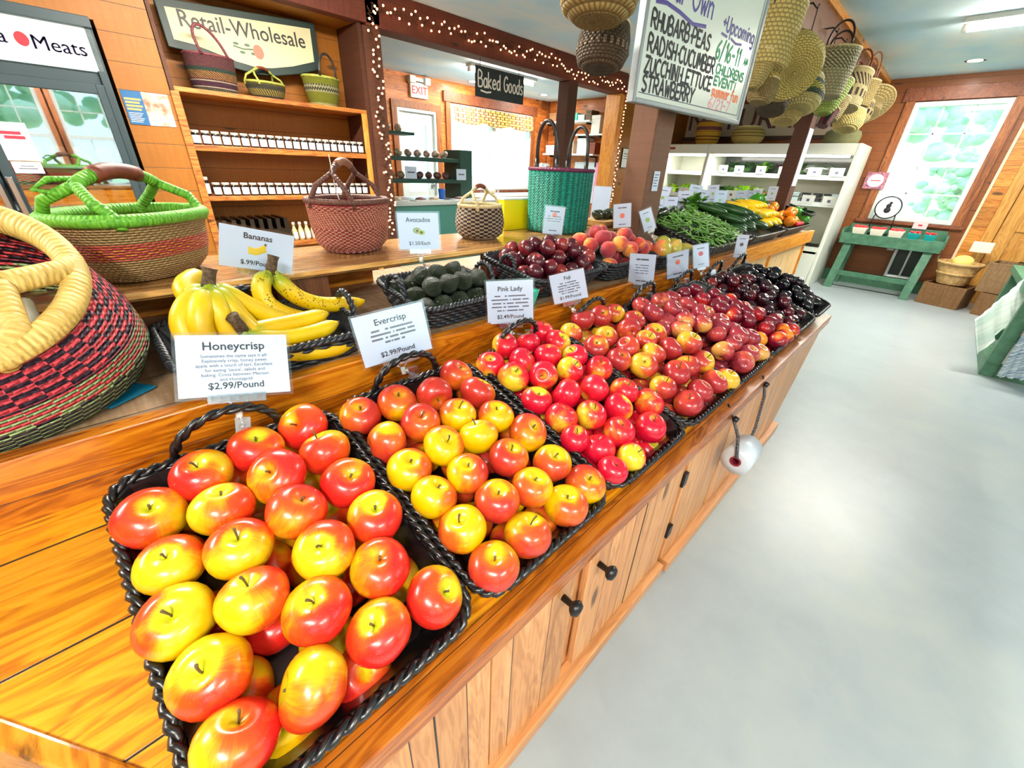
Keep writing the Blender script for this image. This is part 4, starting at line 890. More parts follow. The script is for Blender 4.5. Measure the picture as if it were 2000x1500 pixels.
bunch('bunch of pale yellow bananas lying flat along the front of the basket', at(470, 640, 1, .968), [
    path((490, 646, .985), (520, 640, 1.0), (560, 632, 1.01), (605, 622, 1.02), (640, 612, 1.03)),
    path((492, 656, .975), (530, 660, .98), (575, 656, .985), (625, 645, .99), (660, 630, .995)),
    path((488, 668, .962), (530, 684, .958), (580, 690, .956), (640, 684, .955), (690, 672, .955))], .0195, BAN)

# ------------------------------------------------------------------ vegetables at the far end of the upper counter
VT = math.atan(.28); VN = Vector((0, -math.sin(VT), math.cos(VT))); VW = Vector((0, math.cos(VT), math.sin(VT)))
def veg(x, w, h): return Vector((x, .945, UZ + .006)) + VW * w + VN * h
vb = make_basket('wicker_basket', 'black wicker tray of green beans', .80, .46, .065, (2.95, .945, UZ + .004), (VT, 0, 0), WICKER, 5, .03, (), group='vegetable trays', floor=.02)
for x, lab in ((3.78, 'black wicker tray of zucchini'), (4.62, 'black wicker tray of squash and orange peppers')):
    dup(vb, (x, .945, UZ + .004), None, lab)
make_basket('wicker_basket', 'small black tray of greens at the far corner of the upper counter', .22, .40, .06, (5.0 - .0, .945, UZ + .10), (VT, 0, 0), WICKER, 4, .02, (), floor=.01)['group'] = 'vegetable trays'
rng = random.Random(4); m = MB()
for k in range(330):
    x, w = rng.uniform(2.6, 3.30), rng.uniform(.03, .43)
    hmp = max(0, 1 - ((x - 2.97) / .42) ** 2) * max(0, 1 - ((w - .26) / .30) ** 2)
    h = .05 + .085 * hmp * rng.uniform(.6, 1); a = rng.gauss(.5, .7); L = rng.uniform(.05, .075)
    d = Vector((math.cos(a), math.sin(a) * VW.y, math.sin(a) * VW.z + rng.uniform(-.25, .25))); c = veg(x, w, h)
    b_ = Vector((-math.sin(a), math.cos(a), .3)) * rng.uniform(-.012, .012)
    m.tube([c - d * L, c - d * L * .3 + b_, c + d * L * .35 + b_, c + d * L], .0042, 5)
o = m.build('green_beans', BEAN, None, True, 0, 'stuff'); tag(o, 'loose heap of slim green beans in the first vegetable tray', 'green beans')
def fruit_log(name, mat, c, d, L, r, taper, label, group, stalk=None, bow=.012):
    t = thing(name, label, name.replace('_', ' '), c, (0, 0, 0), group); d = Vector(d).normalized(); P = []
    side = d.cross(Vector((0, 0, 1))).normalized()
    for i in range(13):
        s = i / 12 - .5; P.append(d * (s * L) + side * (bow * (1 - 4 * s * s)))
    MB().tube(P, lambda s: r * max(.12, min(1, (max(0.0, math.sin(PI * min(max(s, .0), 1))) ** .35))) * (1 - taper * (1 - s)), 12).build('skin', mat, t, True)
    if stalk: MB().tube([P[0] + d * .006, P[0] - d * .012, P[0] - d * .026], r * .28, 6).build('stalk', stalk, t, True)
    return t
zs = [(3.40 + .085 * i, .20 + .03 * (i % 3), .060 + .0 * i) for i in range(8)] + [(3.43 + .09 * i, .26 + .02 * (i % 2), .108) for i in range(6)] + [(3.52, .30, .150), (3.64, .28, .150), (3.30, .36, .12), (3.24, .34, .15)]
for i, (x, w, h) in enumerate(zs):
    lv = 'bottom layer' if h < .1 else 'upper layer' if h < .14 else 'very top'
    fruit_log('zucchini', ZUC, veg(x, w, h), VW * -1 + Vector((.22 + .1 * rng.gauss(0, 1), 0, .05)), rng.uniform(.22, .28), .026, .15, 'dark green zucchini in the %s of its tray, %s in line' % (lv, ORD[i if i < 8 else i - 8 if i < 14 else i - 14]), 'zucchini in the tray', LEAF)
sq = [(4.10 + .075 * i, .19 + .03 * (i % 2), .062) for i in range(6)] + [(4.08 + .08 * i, .26, .112) for i in range(5)] + [(4.05 + .09 * i, .36, .15) for i in range(4)] + [(4.0, .30, .13), (3.93, .40, .13)]
for i, (x, w, h) in enumerate(sq):
    lv = 'front of the heap' if h < .1 else 'middle of the heap' if h < .12 else 'back of the heap'
    fruit_log('yellow_squash', SQUASH, veg(x, w, h), VW * -1 + Vector((.25 + .12 * rng.gauss(0, 1), 0, .05)), rng.uniform(.17, .22), .027, .45, 'bright yellow squash at the %s, %s in line' % (lv, ORD[i if i < 6 else i - 6 if i < 11 else i - 11]), 'yellow squash in the tray', GRPEP)
def pepper_mesh(name, mat):
    V = []; F = []
    for i in range(15):
        p = PI * i / 14
        for k in range(20):
            a = 2 * PI * k / 20; r = math.sin(p) ** .75 * (1 + .13 * math.cos(4 * a)) * (1 - .12 * (1 - math.cos(p)) / 2)
            V.append((r * math.cos(a), r * math.sin(a), 1.05 * math.cos(p) - .25 * math.exp(-(math.sin(p) / .3) ** 2) * (1 if p < 1.5 else -.6)))
    for i in range(14):
        for k in range(20): F.append((i * 20 + k, (i + 1) * 20 + k, (i + 1) * 20 + (k + 1) % 20, i * 20 + (k + 1) % 20))
    return MB().add(V, F).mesh(name, mat)
PO, PG, RD = pepper_mesh('orange_pepper', ORPEP), pepper_mesh('green_pepper', GRPEP), MB().ball((0, 0, 0), 1, 12).mesh('radish', RADI)
PSTEM = MB().tube([(0, 0, .75), (.05, 0, 1.05), (.16, 0, 1.2)], .1, 6).mesh('stalk', LEAF)
def solid(me, name, loc, r, axis, label, cat, group, stalk=None):
    o = bpy.data.objects.new(name, me); link(o); o.location = loc; o.scale = (r,) * 3; o.rotation_euler = euler_to(axis)
    tag(o, label, cat, group)
    if stalk: link(bpy.data.objects.new('stalk', stalk), o)
    return o
ps = [(4.62, .10, .07), (4.72, .09, .07), (4.60, .20, .075), (4.70, .20, .08), (4.80, .18, .075), (4.66, .15, .135), (4.76, .15, .130), (4.58, .30, .10), (4.70, .31, .12)]
for i, (x, w, h) in enumerate(ps):
    solid(PO, 'orange_pepper', veg(x, w, h), .045, (rng.uniform(-.6, .6), rng.uniform(-1, .3), rng.uniform(.2, 1)), 'glossy orange bell pepper, %s of those behind the radishes counting from the yellow squash' % ORD[i], 'pepper', 'orange peppers in the tray', PSTEM)
for i, (x, w, h) in enumerate([(4.90, .14, .125), (4.92, .06, .09), (4.45, .42, .15), (4.55, .44, .15), (4.68, .43, .14)]):
    solid(PG, 'green_pepper', veg(x, w, h), .05, (rng.uniform(-.5, .5), rng.uniform(-1, 0), .6), ['round bright green pepper on top at the far corner', 'round bright green pepper under the topmost one', 'green pepper behind the yellow squash', 'green pepper behind the first orange peppers', 'green pepper at the back beside the pillar'][i], 'pepper', 'green peppers', PSTEM)
for i in range(7):
    solid(RD, 'radish', veg(4.66 + .028 * i, .035 + .018 * (i % 2), .07), .017, (rng.uniform(-1, 1), -1, .3), 'small red radish at the front edge of the tray, %s along' % ORD[i], 'radish', 'radishes')
def leaf_clump(name, mat, c, r, n, label, cat, seed, group=None, flat=.7):
    rg = random.Random(seed); m = MB()
    for k in range(n):
        a, q = rg.uniform(0, 2 * PI), rg.uniform(.1, 1) ** .6 * r; el = rg.uniform(.2, 1.3)
        d = Vector((math.cos(a) * math.cos(el), math.sin(a) * math.cos(el), math.sin(el) * flat)); s_ = d.cross(Vector((0, 0, 1))).normalized(); p = d * q
        L, W = r * rg.uniform(.4, .7), r * rg.uniform(.18, .3); u_ = s_.cross(d) * (r * .12)
        V = [p, p + d * L * .5 + s_ * W + u_, p + d * L, p + d * L * .5 - s_ * W + u_, p + d * L * .5 - u_ * .3]
        m.add(V, [(0, 1, 4), (1, 2, 4), (2, 3, 4), (3, 0, 4)])
    m.ball((0, 0, 0), r * .55, 8, sz=flat)
    o = m.build(name, mat, None, True); o.location = c
    return tag(o, label, cat, group)
leaf_clump('herb_bunch', LEAFD, veg(5.02, .12, .09), .09, 50, 'dark leafy greens in the far corner tray', 'greens', 1)
leaf_clump('herb_bunch', LEAF, veg(4.86, .42, .10), .10, 50, 'leafy herbs behind the peppers at the far end', 'greens', 2)
leaf_clump('herb_bunch', LEAF, veg(3.20, .46, .11), .10, 50, 'leafy herbs behind the zucchini', 'greens', 3)
leaf_clump('herb_bunch', LEAFD, veg(2.50, .40, .09), .09, 50, 'dark greens behind the green beans', 'greens', 4)
EGG = plain('eggplant_skin', (28, 16, 30), .2, coat=.4)
for i, (x, w) in enumerate(((2.62, .42), (2.75, .45), (2.90, .46), (3.03, .45))):
    fruit_log('eggplant', EGG, veg(x, w, .10), (1, .3, .1), .17, .032, .4, 'dark eggplant at the back of the bean tray, %s along' % ORD[i], 'eggplants behind the beans', LEAF)

# ------------------------------------------------------------------ signs on clips
RX90 = Matrix.Rotation(PI / 2, 4, 'X')
def put_text(m, s, size, x, z, d=.0012, align='CENTER', shear=0, bold=0, sx=1.0):
    V, F = text_geo(s, size, align, shear, .0003, bold)
    m.add(V, F, Matrix.Translation((x, -d, z)) @ RX90 @ Matrix.Diagonal((sx, 1, 1, 1)))
def orient(yaw, pitch, roll):
    return (Matrix.Rotation(math.radians(yaw + 90), 4, 'Z') @ Matrix.Rotation(math.radians(-pitch), 4, 'X') @ Matrix.Rotation(math.radians(-roll), 4, 'Y')).to_euler()
def sign(label, c, w, h, ypr, base, draw=None, name='price_sign', group=None, card=PAPER, sleeve=True, clip=True):
    t = thing(name, label, 'sign', c, orient(*ypr), group)
    cd = MB().box(-w / 2, w / 2, -.0006, .0006, -h / 2, h / 2).build('card', card, t)
    if draw:
        for mat_, m in draw(w, h): m.build('lettering', mat_, cd)
    if sleeve:
        e = .005; MB().box(-w / 2 - e, w / 2 + e, -.0022, -.0016, -h / 2 - e, h / 2 + e).box(-w / 2 - e, w / 2 + e, .0012, .0018, -h / 2 - e, h / 2 + e).build('sleeve', ACRYLIC, t)
    if clip:
        q = orient(*ypr).to_matrix(); b_ = q.inverted() @ (Vector(base) - Vector(c)); z0 = -h / 2
        m = MB().box(-w * .26, w * .26, -.008, .006, z0 - .014, z0 + .002)
        for s in range(7): m.box(-w * .26 + s * w * .08, -w * .26 + s * w * .08 + .006, -.010, .008, z0 - .010, z0 + .001)
        m.build('clip_bar', CLIPMAT, t)
        m = MB().tube([(-.016, 0, z0 - .012), (0, 0, z0 - .030)], .003, 6).tube([(.016, 0, z0 - .012), (0, 0, z0 - .030)], .003, 6)
        m.tube([(0, 0, z0 - .030), tuple(b_ * .5 + Vector((0, 0, z0 - .030)) * .5), tuple(b_)], .004, 8)
        m.build('clip_stem', CLIPMAT, t, True)
        m = MB(); mid = b_ * .75 + Vector((0, 0, z0 - .03)) * .25
        m.tube([mid, b_], .008, 8).box(b_.x - .012, b_.x + .012, b_.y - .008, b_.y + .008, b_.z - .006, b_.z + .022)
        m.build('clip_jaw', CLIPMAT, t)
        MB().tube([(0, 0, z0 - .026), (0, 0, z0 - .042)], .006, 8).build('clip_joint', WHITEP, t, True)
    return t
def dashes(m, w, x, z, hh, gaps, seed):
    """a line of print too small to read: word-long bars"""
    rg = random.Random(seed * 7 + gaps); cuts = sorted(rg.uniform(.15, .85) for _ in range(gaps)); p = 0
    for c in cuts + [1.0]:
        if c - p > .06: m.box(x - w / 2 + w * (p + .02), x - w / 2 + w * (c - .02), -.0014, -.0008, z - hh / 2, z + hh / 2)
        p = c
def words(title, lines, price, pic=None, ts=.021, ls=.0082, ps=.017):
    def draw(w, h):
        k = w / .172; m = MB(); g_ = MB(); out = [(INK, m)]
        if title: put_text(m, title, ts * k, 0, h * .31, bold=.0003 * k)
        else: dashes(g_, w * .5, 0, h * .33, .010 * k, 1, 5)
        if price: put_text(m, price, ps * k, 0, -h * .34, bold=.0002 * k)
        else: dashes(g_, w * .42, 0, -h * .36, .008 * k, 1, 9)
        if g_.v and not lines: out.append((INKG, g_))
        if lines:
            n = len(lines)
            for i, s in enumerate(lines):
                if isinstance(s, str): put_text(g_, s, ls * k, 0, h * .15 - i * ls * 1.06 * k)
                else: dashes(g_, w * s, 0, h * .15 - i * h * .085, .0045 * k, 4, i)
            out.append((INKG, g_))
        if pic: out += pic(w, h)
        return out
    return draw
YEL = plain('printed_yellow', (240, 206, 40), .5); LGREEN = plain('printed_green', (150, 190, 90), .5); PINKP = plain('printed_pink', (244, 130, 110), .5); REDP = plain('printed_red', (206, 40, 60), .5); BROWNP = plain('printed_brown', (110, 74, 40), .5)
def pic_banana(w, h):
    m = MB(); s = MB(); T = Matrix.Translation((0, -.001, 0)) @ RX90
    for i in range(3):
        m.tube([(x_, .35 * abs(x_ + .004) + .2 * x_ - i * .0045, 0) for x_ in (-.020, -.012, -.004, .005, .013, .017)], .0042, 6, flat=.12, M=T)
    s.tube([(.015, .011, 0), (.017, .018, 0)], .0025, 6, flat=.1, M=T)
    return [(YEL, m), (BROWNP, s)]
def blob(x, z, rx, rz, d=.001): return MB().lathe([(0, 0), (1, 0)], 20, rx, rz, M=Matrix.Translation((x, -d, z)) @ RX90, cap=False)
def pic_avocado(w, h):
    return [(BROWNP, blob(-.006, .002, .012, .009)), (LGREEN, blob(-.006, .002, .0105, .0075, .0014)), (BROWNP, blob(-.005, .001, .004, .004, .0018)), (LGREEN, blob(.008, -.004, .011, .0075, .002)), (BROWNP, blob(.008, -.004, .0045, .004, .0024))]
def pic_round(mat_, z=.1, r=.10):
    return lambda w, h: [(mat_, blob(0, z * h, r * h, r * h))]
hc = ['Sometimes the name says it all!', 'Explosively crisp, honey sweet', 'apple with a touch of tart. Excellent', "for eating 'sauce', salads and", 'baking. Cross between Macoun', 'and Honeygold']
def rim(i, f=.5): return tray_pt(BX[i] + .372 * f, BD + .006, BH + .01)
sign('clear-sleeved price card reading Honeycrisp on the nearest apple basket', (.126, .839, .957), .172, .113, (-100, 32, -10), tray_pt(.10, BD + .004, BH + .03), words('Honeycrisp', hc, '$2.99/Pound'))
filler = [.62, .66, .66, .3]
sign('price card reading Evercrisp on the second apple basket', (.454, .839, .937), .170, .120, (-103, 10, 6), tray_pt(.47, BD + .004, BH + .02), words('Evercrisp', filler, '$2.99/Pound'))
sign('price card reading Pink Lady on the third apple basket', (.867, .86, .935), .143, .131, (-128, 6, 3), tray_pt(.88, BD, BH + .02), words('Pink Lady', [.7, .84, .8, .84, .6], '$2.49/Pound', ts=.024, ls=.0095, ps=.02))
sign('tilted price card reading Fuji on the fourth apple basket', (1.157, .86, .938), .122, .104, (-138, 3, 16), tray_pt(1.20, BD, BH + .02), words('Fuji', [.5, .64, .62, .66, .5], '$1.99/Pound', ts=.024, ps=.021))
sign('white price card on the fifth apple basket, text too small to read', (1.671, .861, .931), .110, .135, (-165, -6, 4), tray_pt(1.66, BD, BH + .02), words('', [.55, .5, .55, .5], ''))
sign('slanting price card with a peach picture on the nectarine basket', (2.026, .86, .912), .110, .125, (-125, -3, 14), tray_pt(2.0, BD, BH + .02), words('', [], '', pic_round(PINKP)))
sign('narrow price card with a plum picture on the red plum basket', (2.294, .86, .925), .075, .118, (-150, 6, 14), tray_pt(2.33, BD, BH + .02), words('', [], '', pic_round(REDP)))
sign('price card standing at the black plum basket', (2.913, .86, .919), .065, .137, (-158, 5, 3), tray_pt(2.86, BD, BH + .02), words('', [], '', pic_round(INKG, .08, .08)))
sign('price card reading Bananas with a printed bunch, behind the bananas', (.299, 1.199, 1.093), .159, .099, (-100, -2, -14), (.30, 1.235, .93), words('Bananas', [], '$.99/Pound', pic_banana))
sign('price card reading Avocados with a halved avocado picture', (.776, 1.20, 1.107), .129, .110, (-124, 6, 1), (.80, 1.20, .975), words('Avocados', [], '$1.50/Each', pic_avocado, ts=.026, ps=.021))
sign('price card with a peach-coloured dot, in front of the teal bag', (1.459, 1.20, 1.106), .087, .111, (-124, 2, -4), (1.45, 1.22, .99), words('', [.7, .8, .7], '', pic_round(PINKP, .2, .09), ts=.018, ls=.012))
sign('price card with a peach picture by the near side of the wooden pillar', (1.927, 1.15, 1.111), .085, .110, (-148, 5, 8), (1.90, 1.13, .99), words('', [], '', pic_round(PINKP, .0, .11)))
sign('leaning price card with a pear picture in front of the wooden pillar', (2.098, 1.10, 1.089), .060, .105, (-140, 10, 24), (2.15, 1.06, .96), words('', [], '', pic_round(LGREEN, 0, .11)))
sign('blank white card standing on the far end of the bag shelf', (2.40, 1.60, 1.118), .110, .205, (-152, 10, 0), (2.2, 1.6, 1.0), None, clip=False)
for i, (u, v, w, h, y, yaw) in enumerate([(1309, 405, .13, .19, 1.42, -160), (1337, 395, .15, .21, 1.40, -156), (1356, 378, .14, .17, 1.50, -150), (1368, 390, .13, .2, 1.42, -165), (1392, 378, .13, .18, 1.50, -160), (1406, 391, .13, .2, 1.40, -150), (1446, 388, .13, .19, 1.42, -168), (1464, 386, .12, .17, 1.44, -172), (1478, 382, .12, .17, 1.46, -176), (1508, 378, .11, .16, 1.20, -170), (1294, 386, .12, .2, 1.50, -168)]):
    c = at(u, v, 1, y); w *= .68; h *= .72
    sign('small white price card standing over the vegetables, %s from the near end' % ORD[i], c, w, h, (yaw, 4, rng.uniform(-8, 8)), (c.x, c.y + .02, veg(c.x, .40, .06).z if h < 1 else 1), words('', [], '', pic_round(LGREEN, 0, .08), ts=.03, ps=.02), group='cards over the vegetables')
def note(w, h):
    m = MB()
    for i in range(5): m.box(-w * .36, w * .3 - (i % 2) * .01, -.0014, -.0008, h * .3 - i * h * .14, h * .3 - i * h * .14 + .004)
    return [(INKG, m)]
sign('small paper notice pinned to the pale wooden pillar', (2.201, 1.147, 1.267), .062, .092, (-90, 0, 0), None, note, 'paper_notice', clip=False, sleeve=False)
sign('long narrow paper hanging on the far wooden pillar', (4.90, 1.1475, 1.48), .14, .46, (-90, 0, 0), None, None, 'paper_notice', clip=False, sleeve=False)

# ------------------------------------------------------------------ hand lettering
SF = {'A': '0,0 3,10 6,0|1.3,3.6 4.8,3.6', 'B': '0,0 0,10 4,9.4 4.4,7.4 3,5.5 0,5.2|3,5.5 5.3,4 5,1 3,0 0,0', 'C': '5.5,8.6 3.5,10 1,8.6 0,5 1,1.2 3.5,0 5.5,1.3', 'D': '0,0 0,10 3.6,9 5.6,5 3.5,.8 0,0',
 'E': '5,10 0,10 0,0 5,0|0,5 4,5', 'H': '0,0 0,10|5,0 5,10|0,5 5,5', 'I': '1,0 1,10', 'K': '0,0 0,10|5,10 0,4.6 5,0', 'L': '0,10 0,0 4.6,0', 'M': '0,0 .6,10|.6,10 3,3|3,3 5.4,10|5.4,10 6,0', 'N': '0,0 0,10 5,0 5,10', 'P': '0,0 0,10 4,9.6 5,7.4 4,5.2 0,4.6',
 'R': '0,0 0,10 4,9.6 5,7.6 4,5.4 0,5|2,5 5.4,0', 'S': '5,8.6 3,10 .8,8.8 .6,6.8 3,5.2 5,3.6 4.8,1.2 2.6,0 .2,1.2', 'T': '0,10 6,10|3,10 3,0', 'U': '0,10 .2,2 2.4,0 4.6,2 5,10', 'V': '0,10 2.6,0 5.2,10', 'W': '0,10 1.6,0|1.6,0 3.2,7|3.2,7 4.8,0|4.8,0 6.4,10', 'Y': '0,10 2.6,5|5.4,10 2.6,5 2,0', 'Z': '0,10 5.2,10 0,0 5.4,0',
 '6': '4.6,10 1.2,6.4 .2,3 1.4,.4 3.6,.4 4.6,2.6 3.4,4.8 .6,3.6', '1': '1,8 2.4,10 2.4,0', '2': '0,8 2,10 4.4,8.4 3.8,5.6 0,0 4.8,0', '3': '.4,9 2.6,10 4.4,8 2.6,5.4 4.8,3 2.8,0 .2,1', '7': '0,10 4.8,10 1.8,0', '/': '0,-1 4,11', '-': '.6,4.8 3.6,4.8', '.': '1,4.6 1.6,4.8', '!': '1.4,10 1.2,3.2|1,.2 1.2,.5', '+': '0,5 4,5|2,3 2,7', '?': '0,0',
 'O': '3,10 .6,8 0,5 .6,2 3,0 5.4,2 6,5 5.4,8 3,10', 'G': '5.4,8.4 3.4,10 1,8.4 0,5 1,1.4 3.2,0 5.4,1.4 5.6,4.6 3.4,4.6',
 'o': '2.4,6 .6,5 .2,3 .8,.8 2.4,0 4,.8 4.6,3 4,5 2.4,6', 'w': '0,6 1.2,0|1.2,0 2.6,5|2.6,5 4,0|4,0 5.4,6', 'n': '0,0 0,6|0,4 2,6 3.8,5 4,0', 'p': '0,-4 0,6|0,4.6 2,6 4,4.6 4,1.4 2,0 0,1.2', 'c': '4,5 2.2,6 .4,4.8 .2,1.6 2,0 4,1', 'm': '0,0 0,6|0,4 1.6,6 2.8,5 2.8,0|2.8,4 4.6,6 5.8,5 5.8,0', 'i': '1,0 1,6|1,8.4 1.2,8.8', 'g': '4,5 2,6 .2,4 .6,1 2.4,.4 4,2 4,6 4,-2 2.4,-4 .2,-3',
 'a': '4,5 2,6 .2,4 .4,1 2,0 4,1.6|4,6 4.2,0', 'k': '0,0 0,10|3.6,6 0,2.8 4,0', 'e': '.4,3 4,3.4 3.6,5.4 2,6 .2,4 .6,1 2.4,0 4.2,1', 'd': '4,5 2,6 .2,4 .4,1 2,0 4,1.6|4,10 4.2,0', 's': '3.6,5.2 2,6 .4,5 1,3.6 3,2.6 3.4,1 1.8,0 .2,.8', 'u': '0,6 .2,1.4 1.8,0 3.6,1.4|3.8,6 4,0', 'f': '3.6,9 2,9.6 1.4,8 1.4,0|0,5.6 3,5.6', 'r': '0,0 0,6|0,4 1.6,5.8 3,5.6'}
def hand(m, s, x, z, size, r, M, stretch=1.0, width=None):
    """letters drawn with a round marker, in the local xz plane facing -y"""
    adv = []; tot = 0
    for ch in s:
        if ch == ' ': adv.append(4); tot += 4; continue
        mx = max(float(p.split(',')[0]) for st in SF[ch].split('|') for p in st.split()); adv.append(mx + 1.8); tot += mx + 1.8
    k = size / 10; kx = (width / tot) if width else k * stretch
    for ch, a in zip(s, adv):
        if ch != ' ':
            for st in SF[ch].split('|'):
                P = [(x + float(p.split(',')[0]) * kx, z + float(p.split(',')[1]) * k, 0) for p in st.split()]
                Q = []
                for i in range(len(P) - 1):
                    for q in range(4 if len(P) > 4 else 1):
                        s_ = q / (4 if len(P) > 4 else 1)
                        a_, b_, c_, d_ = P[max(i - 1, 0)], P[i], P[i + 1], P[min(i + 2, len(P) - 1)]
                        if len(P) > 4: Q.append(tuple(.5 * (2 * b_[j] + (c_[j] - a_[j]) * s_ + (2 * a_[j] - 5 * b_[j] + 4 * c_[j] - d_[j]) * s_ ** 2 + (3 * b_[j] - a_[j] - 3 * c_[j] + d_[j]) * s_ ** 3) for j in range(3)))
                Q.append(P[-1])
                if len(P) > 4: m.tube(Q, r, 6, flat=.15, M=M @ RX90)
                else:
                    for p_, q_ in zip(P, P[1:]):
                        e_ = (Vector(q_) - Vector(p_)).normalized() * r * .5; m.tube([tuple(Vector(p_) - e_), tuple(Vector(q_) + e_)], r, 6, flat=.15, M=M @ RX90)
        x += a * kx
    return x
# whiteboard
wt = thing('whiteboard', 'white marker board listing vegetables, hung from the beam beside the wooden pillar', 'board', (1.841, 1.125, 1.586), (0, math.radians(.0), math.atan2(-.082, .972)))
MB().box(0, .978, 0, .02, 0, .80).build('panel', plain('marker_board', (224, 234, 226), .25, coat=.3), wt)
ALU = plain('board_rim', (150, 160, 164), .35, metal=.3)
MB().box(-.022, 0, -.008, .028, -.02, .82).box(.978, 1.0, -.008, .028, -.02, .82).box(0, .978, -.008, .028, -.02, 0).box(0, .978, -.008, .028, .80, .82).build('board_frame', ALU, wt, False, .004)
MB().box(.018, .96, -.0012, 0, .018, .0215).box(.957, .960, -.0012, 0, .02, .79).build('printed_border', INKG, wt)
TM = Matrix.Translation((0, -.001, 0))
PURPLE = plain('purple_marker', (74, 62, 150), .5); GREENM = plain('green_marker', (0, 150, 96), .5); ORANGEM = plain('orange_marker', (255, 130, 64), .5); PINKM = plain('pink_marker', (244, 160, 170), .5)
m = MB()
for s, z, hh, w in (('RHUBARB.PEAS', .236, .055, .49), ('RADISH.CUCUMBER', .160, .055, .575), ('ZUCCHINI.LETTUCE', .092, .052, .58), ('STRAWBERRY', .027, .055, .44)): hand(m, s, .036, z, hh, .0056, TM, width=w)
m.build('vegetable_list', INK, wt)
m = MB(); hand(m, 'Our Own', .10, .345, .085, .0055, TM, width=.40); hand(m, '+Upcoming', .60, .330, .055, .005, TM, width=.35)
m.tube([(.044, .318, 0), (.12, .326, 0), (.22, .318, 0), (.34, .300, 0), (.45, .312, 0)], .007, 6, flat=.1, M=TM @ RX90).tube([(.60, .316, 0), (.66, .312, 0)], .005, 6, flat=.1, M=TM @ RX90).tube([(.70, .312, 0), (.76, .302, 0), (.82, .308, 0)], .005, 6, flat=.1, M=TM @ RX90)
m.build('heading_lettering', PURPLE, wt)
m = MB(); hand(m, '6/16-11', .59, .222, .068, .0062, TM, width=.26); hand(m, 'CHILDRENS', .625, .168, .036, .005, TM, width=.31); hand(m, 'EVENT!', .63, .122, .034, .005, TM, width=.24); m.build('event_lettering', GREENM, wt)
m = MB(); hand(m, 'AM', .89, .236, .03, .004, TM, width=.05); m.build('time_lettering', GREENM, wt)
m = MB(); hand(m, 'summer fun', .63, .076, .045, .005, TM, width=.30); m.build('summer_lettering', ORANGEM, wt)
m = MB(); hand(m, '6/21-7', .62, .026, .042, .004, TM, width=.24); m.build('date_lettering', PINKM, wt)

# ------------------------------------------------------------------ woven bags
STRAW = ((196, 166, 88), (226, 202, 130))
def woven(name, label, loc, axis, prof, mat, rimmat, rimr=.012, sx=1, sy=1, spin=0, group=None, sq=2.0, nseg=40, bottom=True, thick=.008):
    """bag of revolution: profile from the base to the mouth, (radius, z)"""
    t = thing(name, label, 'bag', loc, euler_to(axis, spin) if axis else (0, 0, spin), group)
    # refine the profile so that the pattern follows the height
    P = [(0.0, prof[0][1])] + [tuple(p) for p in prof]; Q = []
    for i in range(len(P) - 1):
        for s in range(5): Q.append((P[i][0] + (P[i + 1][0] - P[i][0]) * s / 5, P[i][1] + (P[i + 1][1] - P[i][1]) * s / 5))
    Q.append(P[-1]); z0 = prof[0][1]; zt = prof[-1][1]
    R = prof[0][0]
    out = []
    for r, z in Q: out.append((r, z, (z - z0) / (zt - z0) if z > z0 + 1e-6 else -(R - r) / (zt - z0)))
    inn = [(max(0, r - thick), max(z, z0 + thick), v) for r, z, v in out[::-1]]
    MB().lathe(out + inn, nseg, sx, sy, cap=False, sq=sq).build('woven_body', mat, t, True)
    r = MB(); rr = prof[-1][0] - thick / 2; pts = []
    for k in range(48):
        a = 2 * PI * k / 48; c, s_ = math.cos(a), math.sin(a); q = 1 / (abs(c) ** sq + abs(s_) ** sq) ** (1 / sq)
        pts.append((rr * c * q * sx, rr * s_ * q * sy, zt))
    r.tube(pts, rimr, 10, True).build('wrapped_rim', rimmat, t, True)
    t['_R'] = rr; t['_z'] = zt
    return t
def arch(t, name, p, q, h, r, mat, n=17, mid=None, sides=10, power=.8, out=(0, 0, 0)):
    p, q = Vector(p), Vector(q); P = []
    for i in range(n):
        s = i / (n - 1); a = PI * s
        P.append(p + (q - p) * (.5 - .5 * math.cos(a)) + (Vector((0, 0, 1)) * h + Vector(out)) * math.sin(a) ** power)
    return MB().tube(P, r, sides).build(name, mat, t, True)
def bolga_handle(t, R, z, h, r, mat, gmat, sx=1, sy=1, ang=0.0, fork=.5, grip=.5):
    """carrying arch over the mouth, forked at both ends"""
    ca, sa = math.cos(ang), math.sin(ang)
    def pt(a, rr=R): return Vector((rr * math.cos(a + ang) * sx, rr * math.sin(a + ang) * sy, z))
    tops = []
    for sgn in (0, PI):
        top = Vector((math.cos(sgn + ang) * R * .62 * sx, math.sin(sgn + ang) * R * .62 * sy, z + h * .72)); tops.append(top)
        for d in (-fork, fork):
            a = pt(sgn + d); mid = a * .45 + top * .55 + (a - Vector((0, 0, z))).normalized() * R * .16
            MB().tube([a + Vector((0, 0, -.02)), a, a * .7 + mid * .3, mid, top * .8 + mid * .2, top], r, 10).build('handle_fork', mat, t, True)
    P = []
    for i in range(15):
        s = i / 14; P.append(tops[0] * (1 - s) + tops[1] * s + Vector((0, 0, h * .30)) * math.sin(PI * s) ** .8)
    MB().tube([tuple(p) for p in P], r * 1.15, 10).build('handle_arch', mat, t, True)
    MB().tube([tuple(p) for p in P[3:12]], r * 1.5, 10).build('leather_grip', gmat, t, True)
LEATHER = bumpy('brown_leather', (96, 40, 24), (140, 66, 40), 40, .5)
LEATHERT = bumpy('tan_leather', (130, 84, 62), (168, 116, 90), 40, .5)
LEATHERD = bumpy('dark_leather', (24, 22, 22), (48, 42, 40), 40, .35)
R_STRAW = rope('straw_wrap', (190, 150, 60), (232, 202, 120), 110)
R_GREEN = rope('green_wrap', (50, 130, 20), (130, 206, 60), 110)
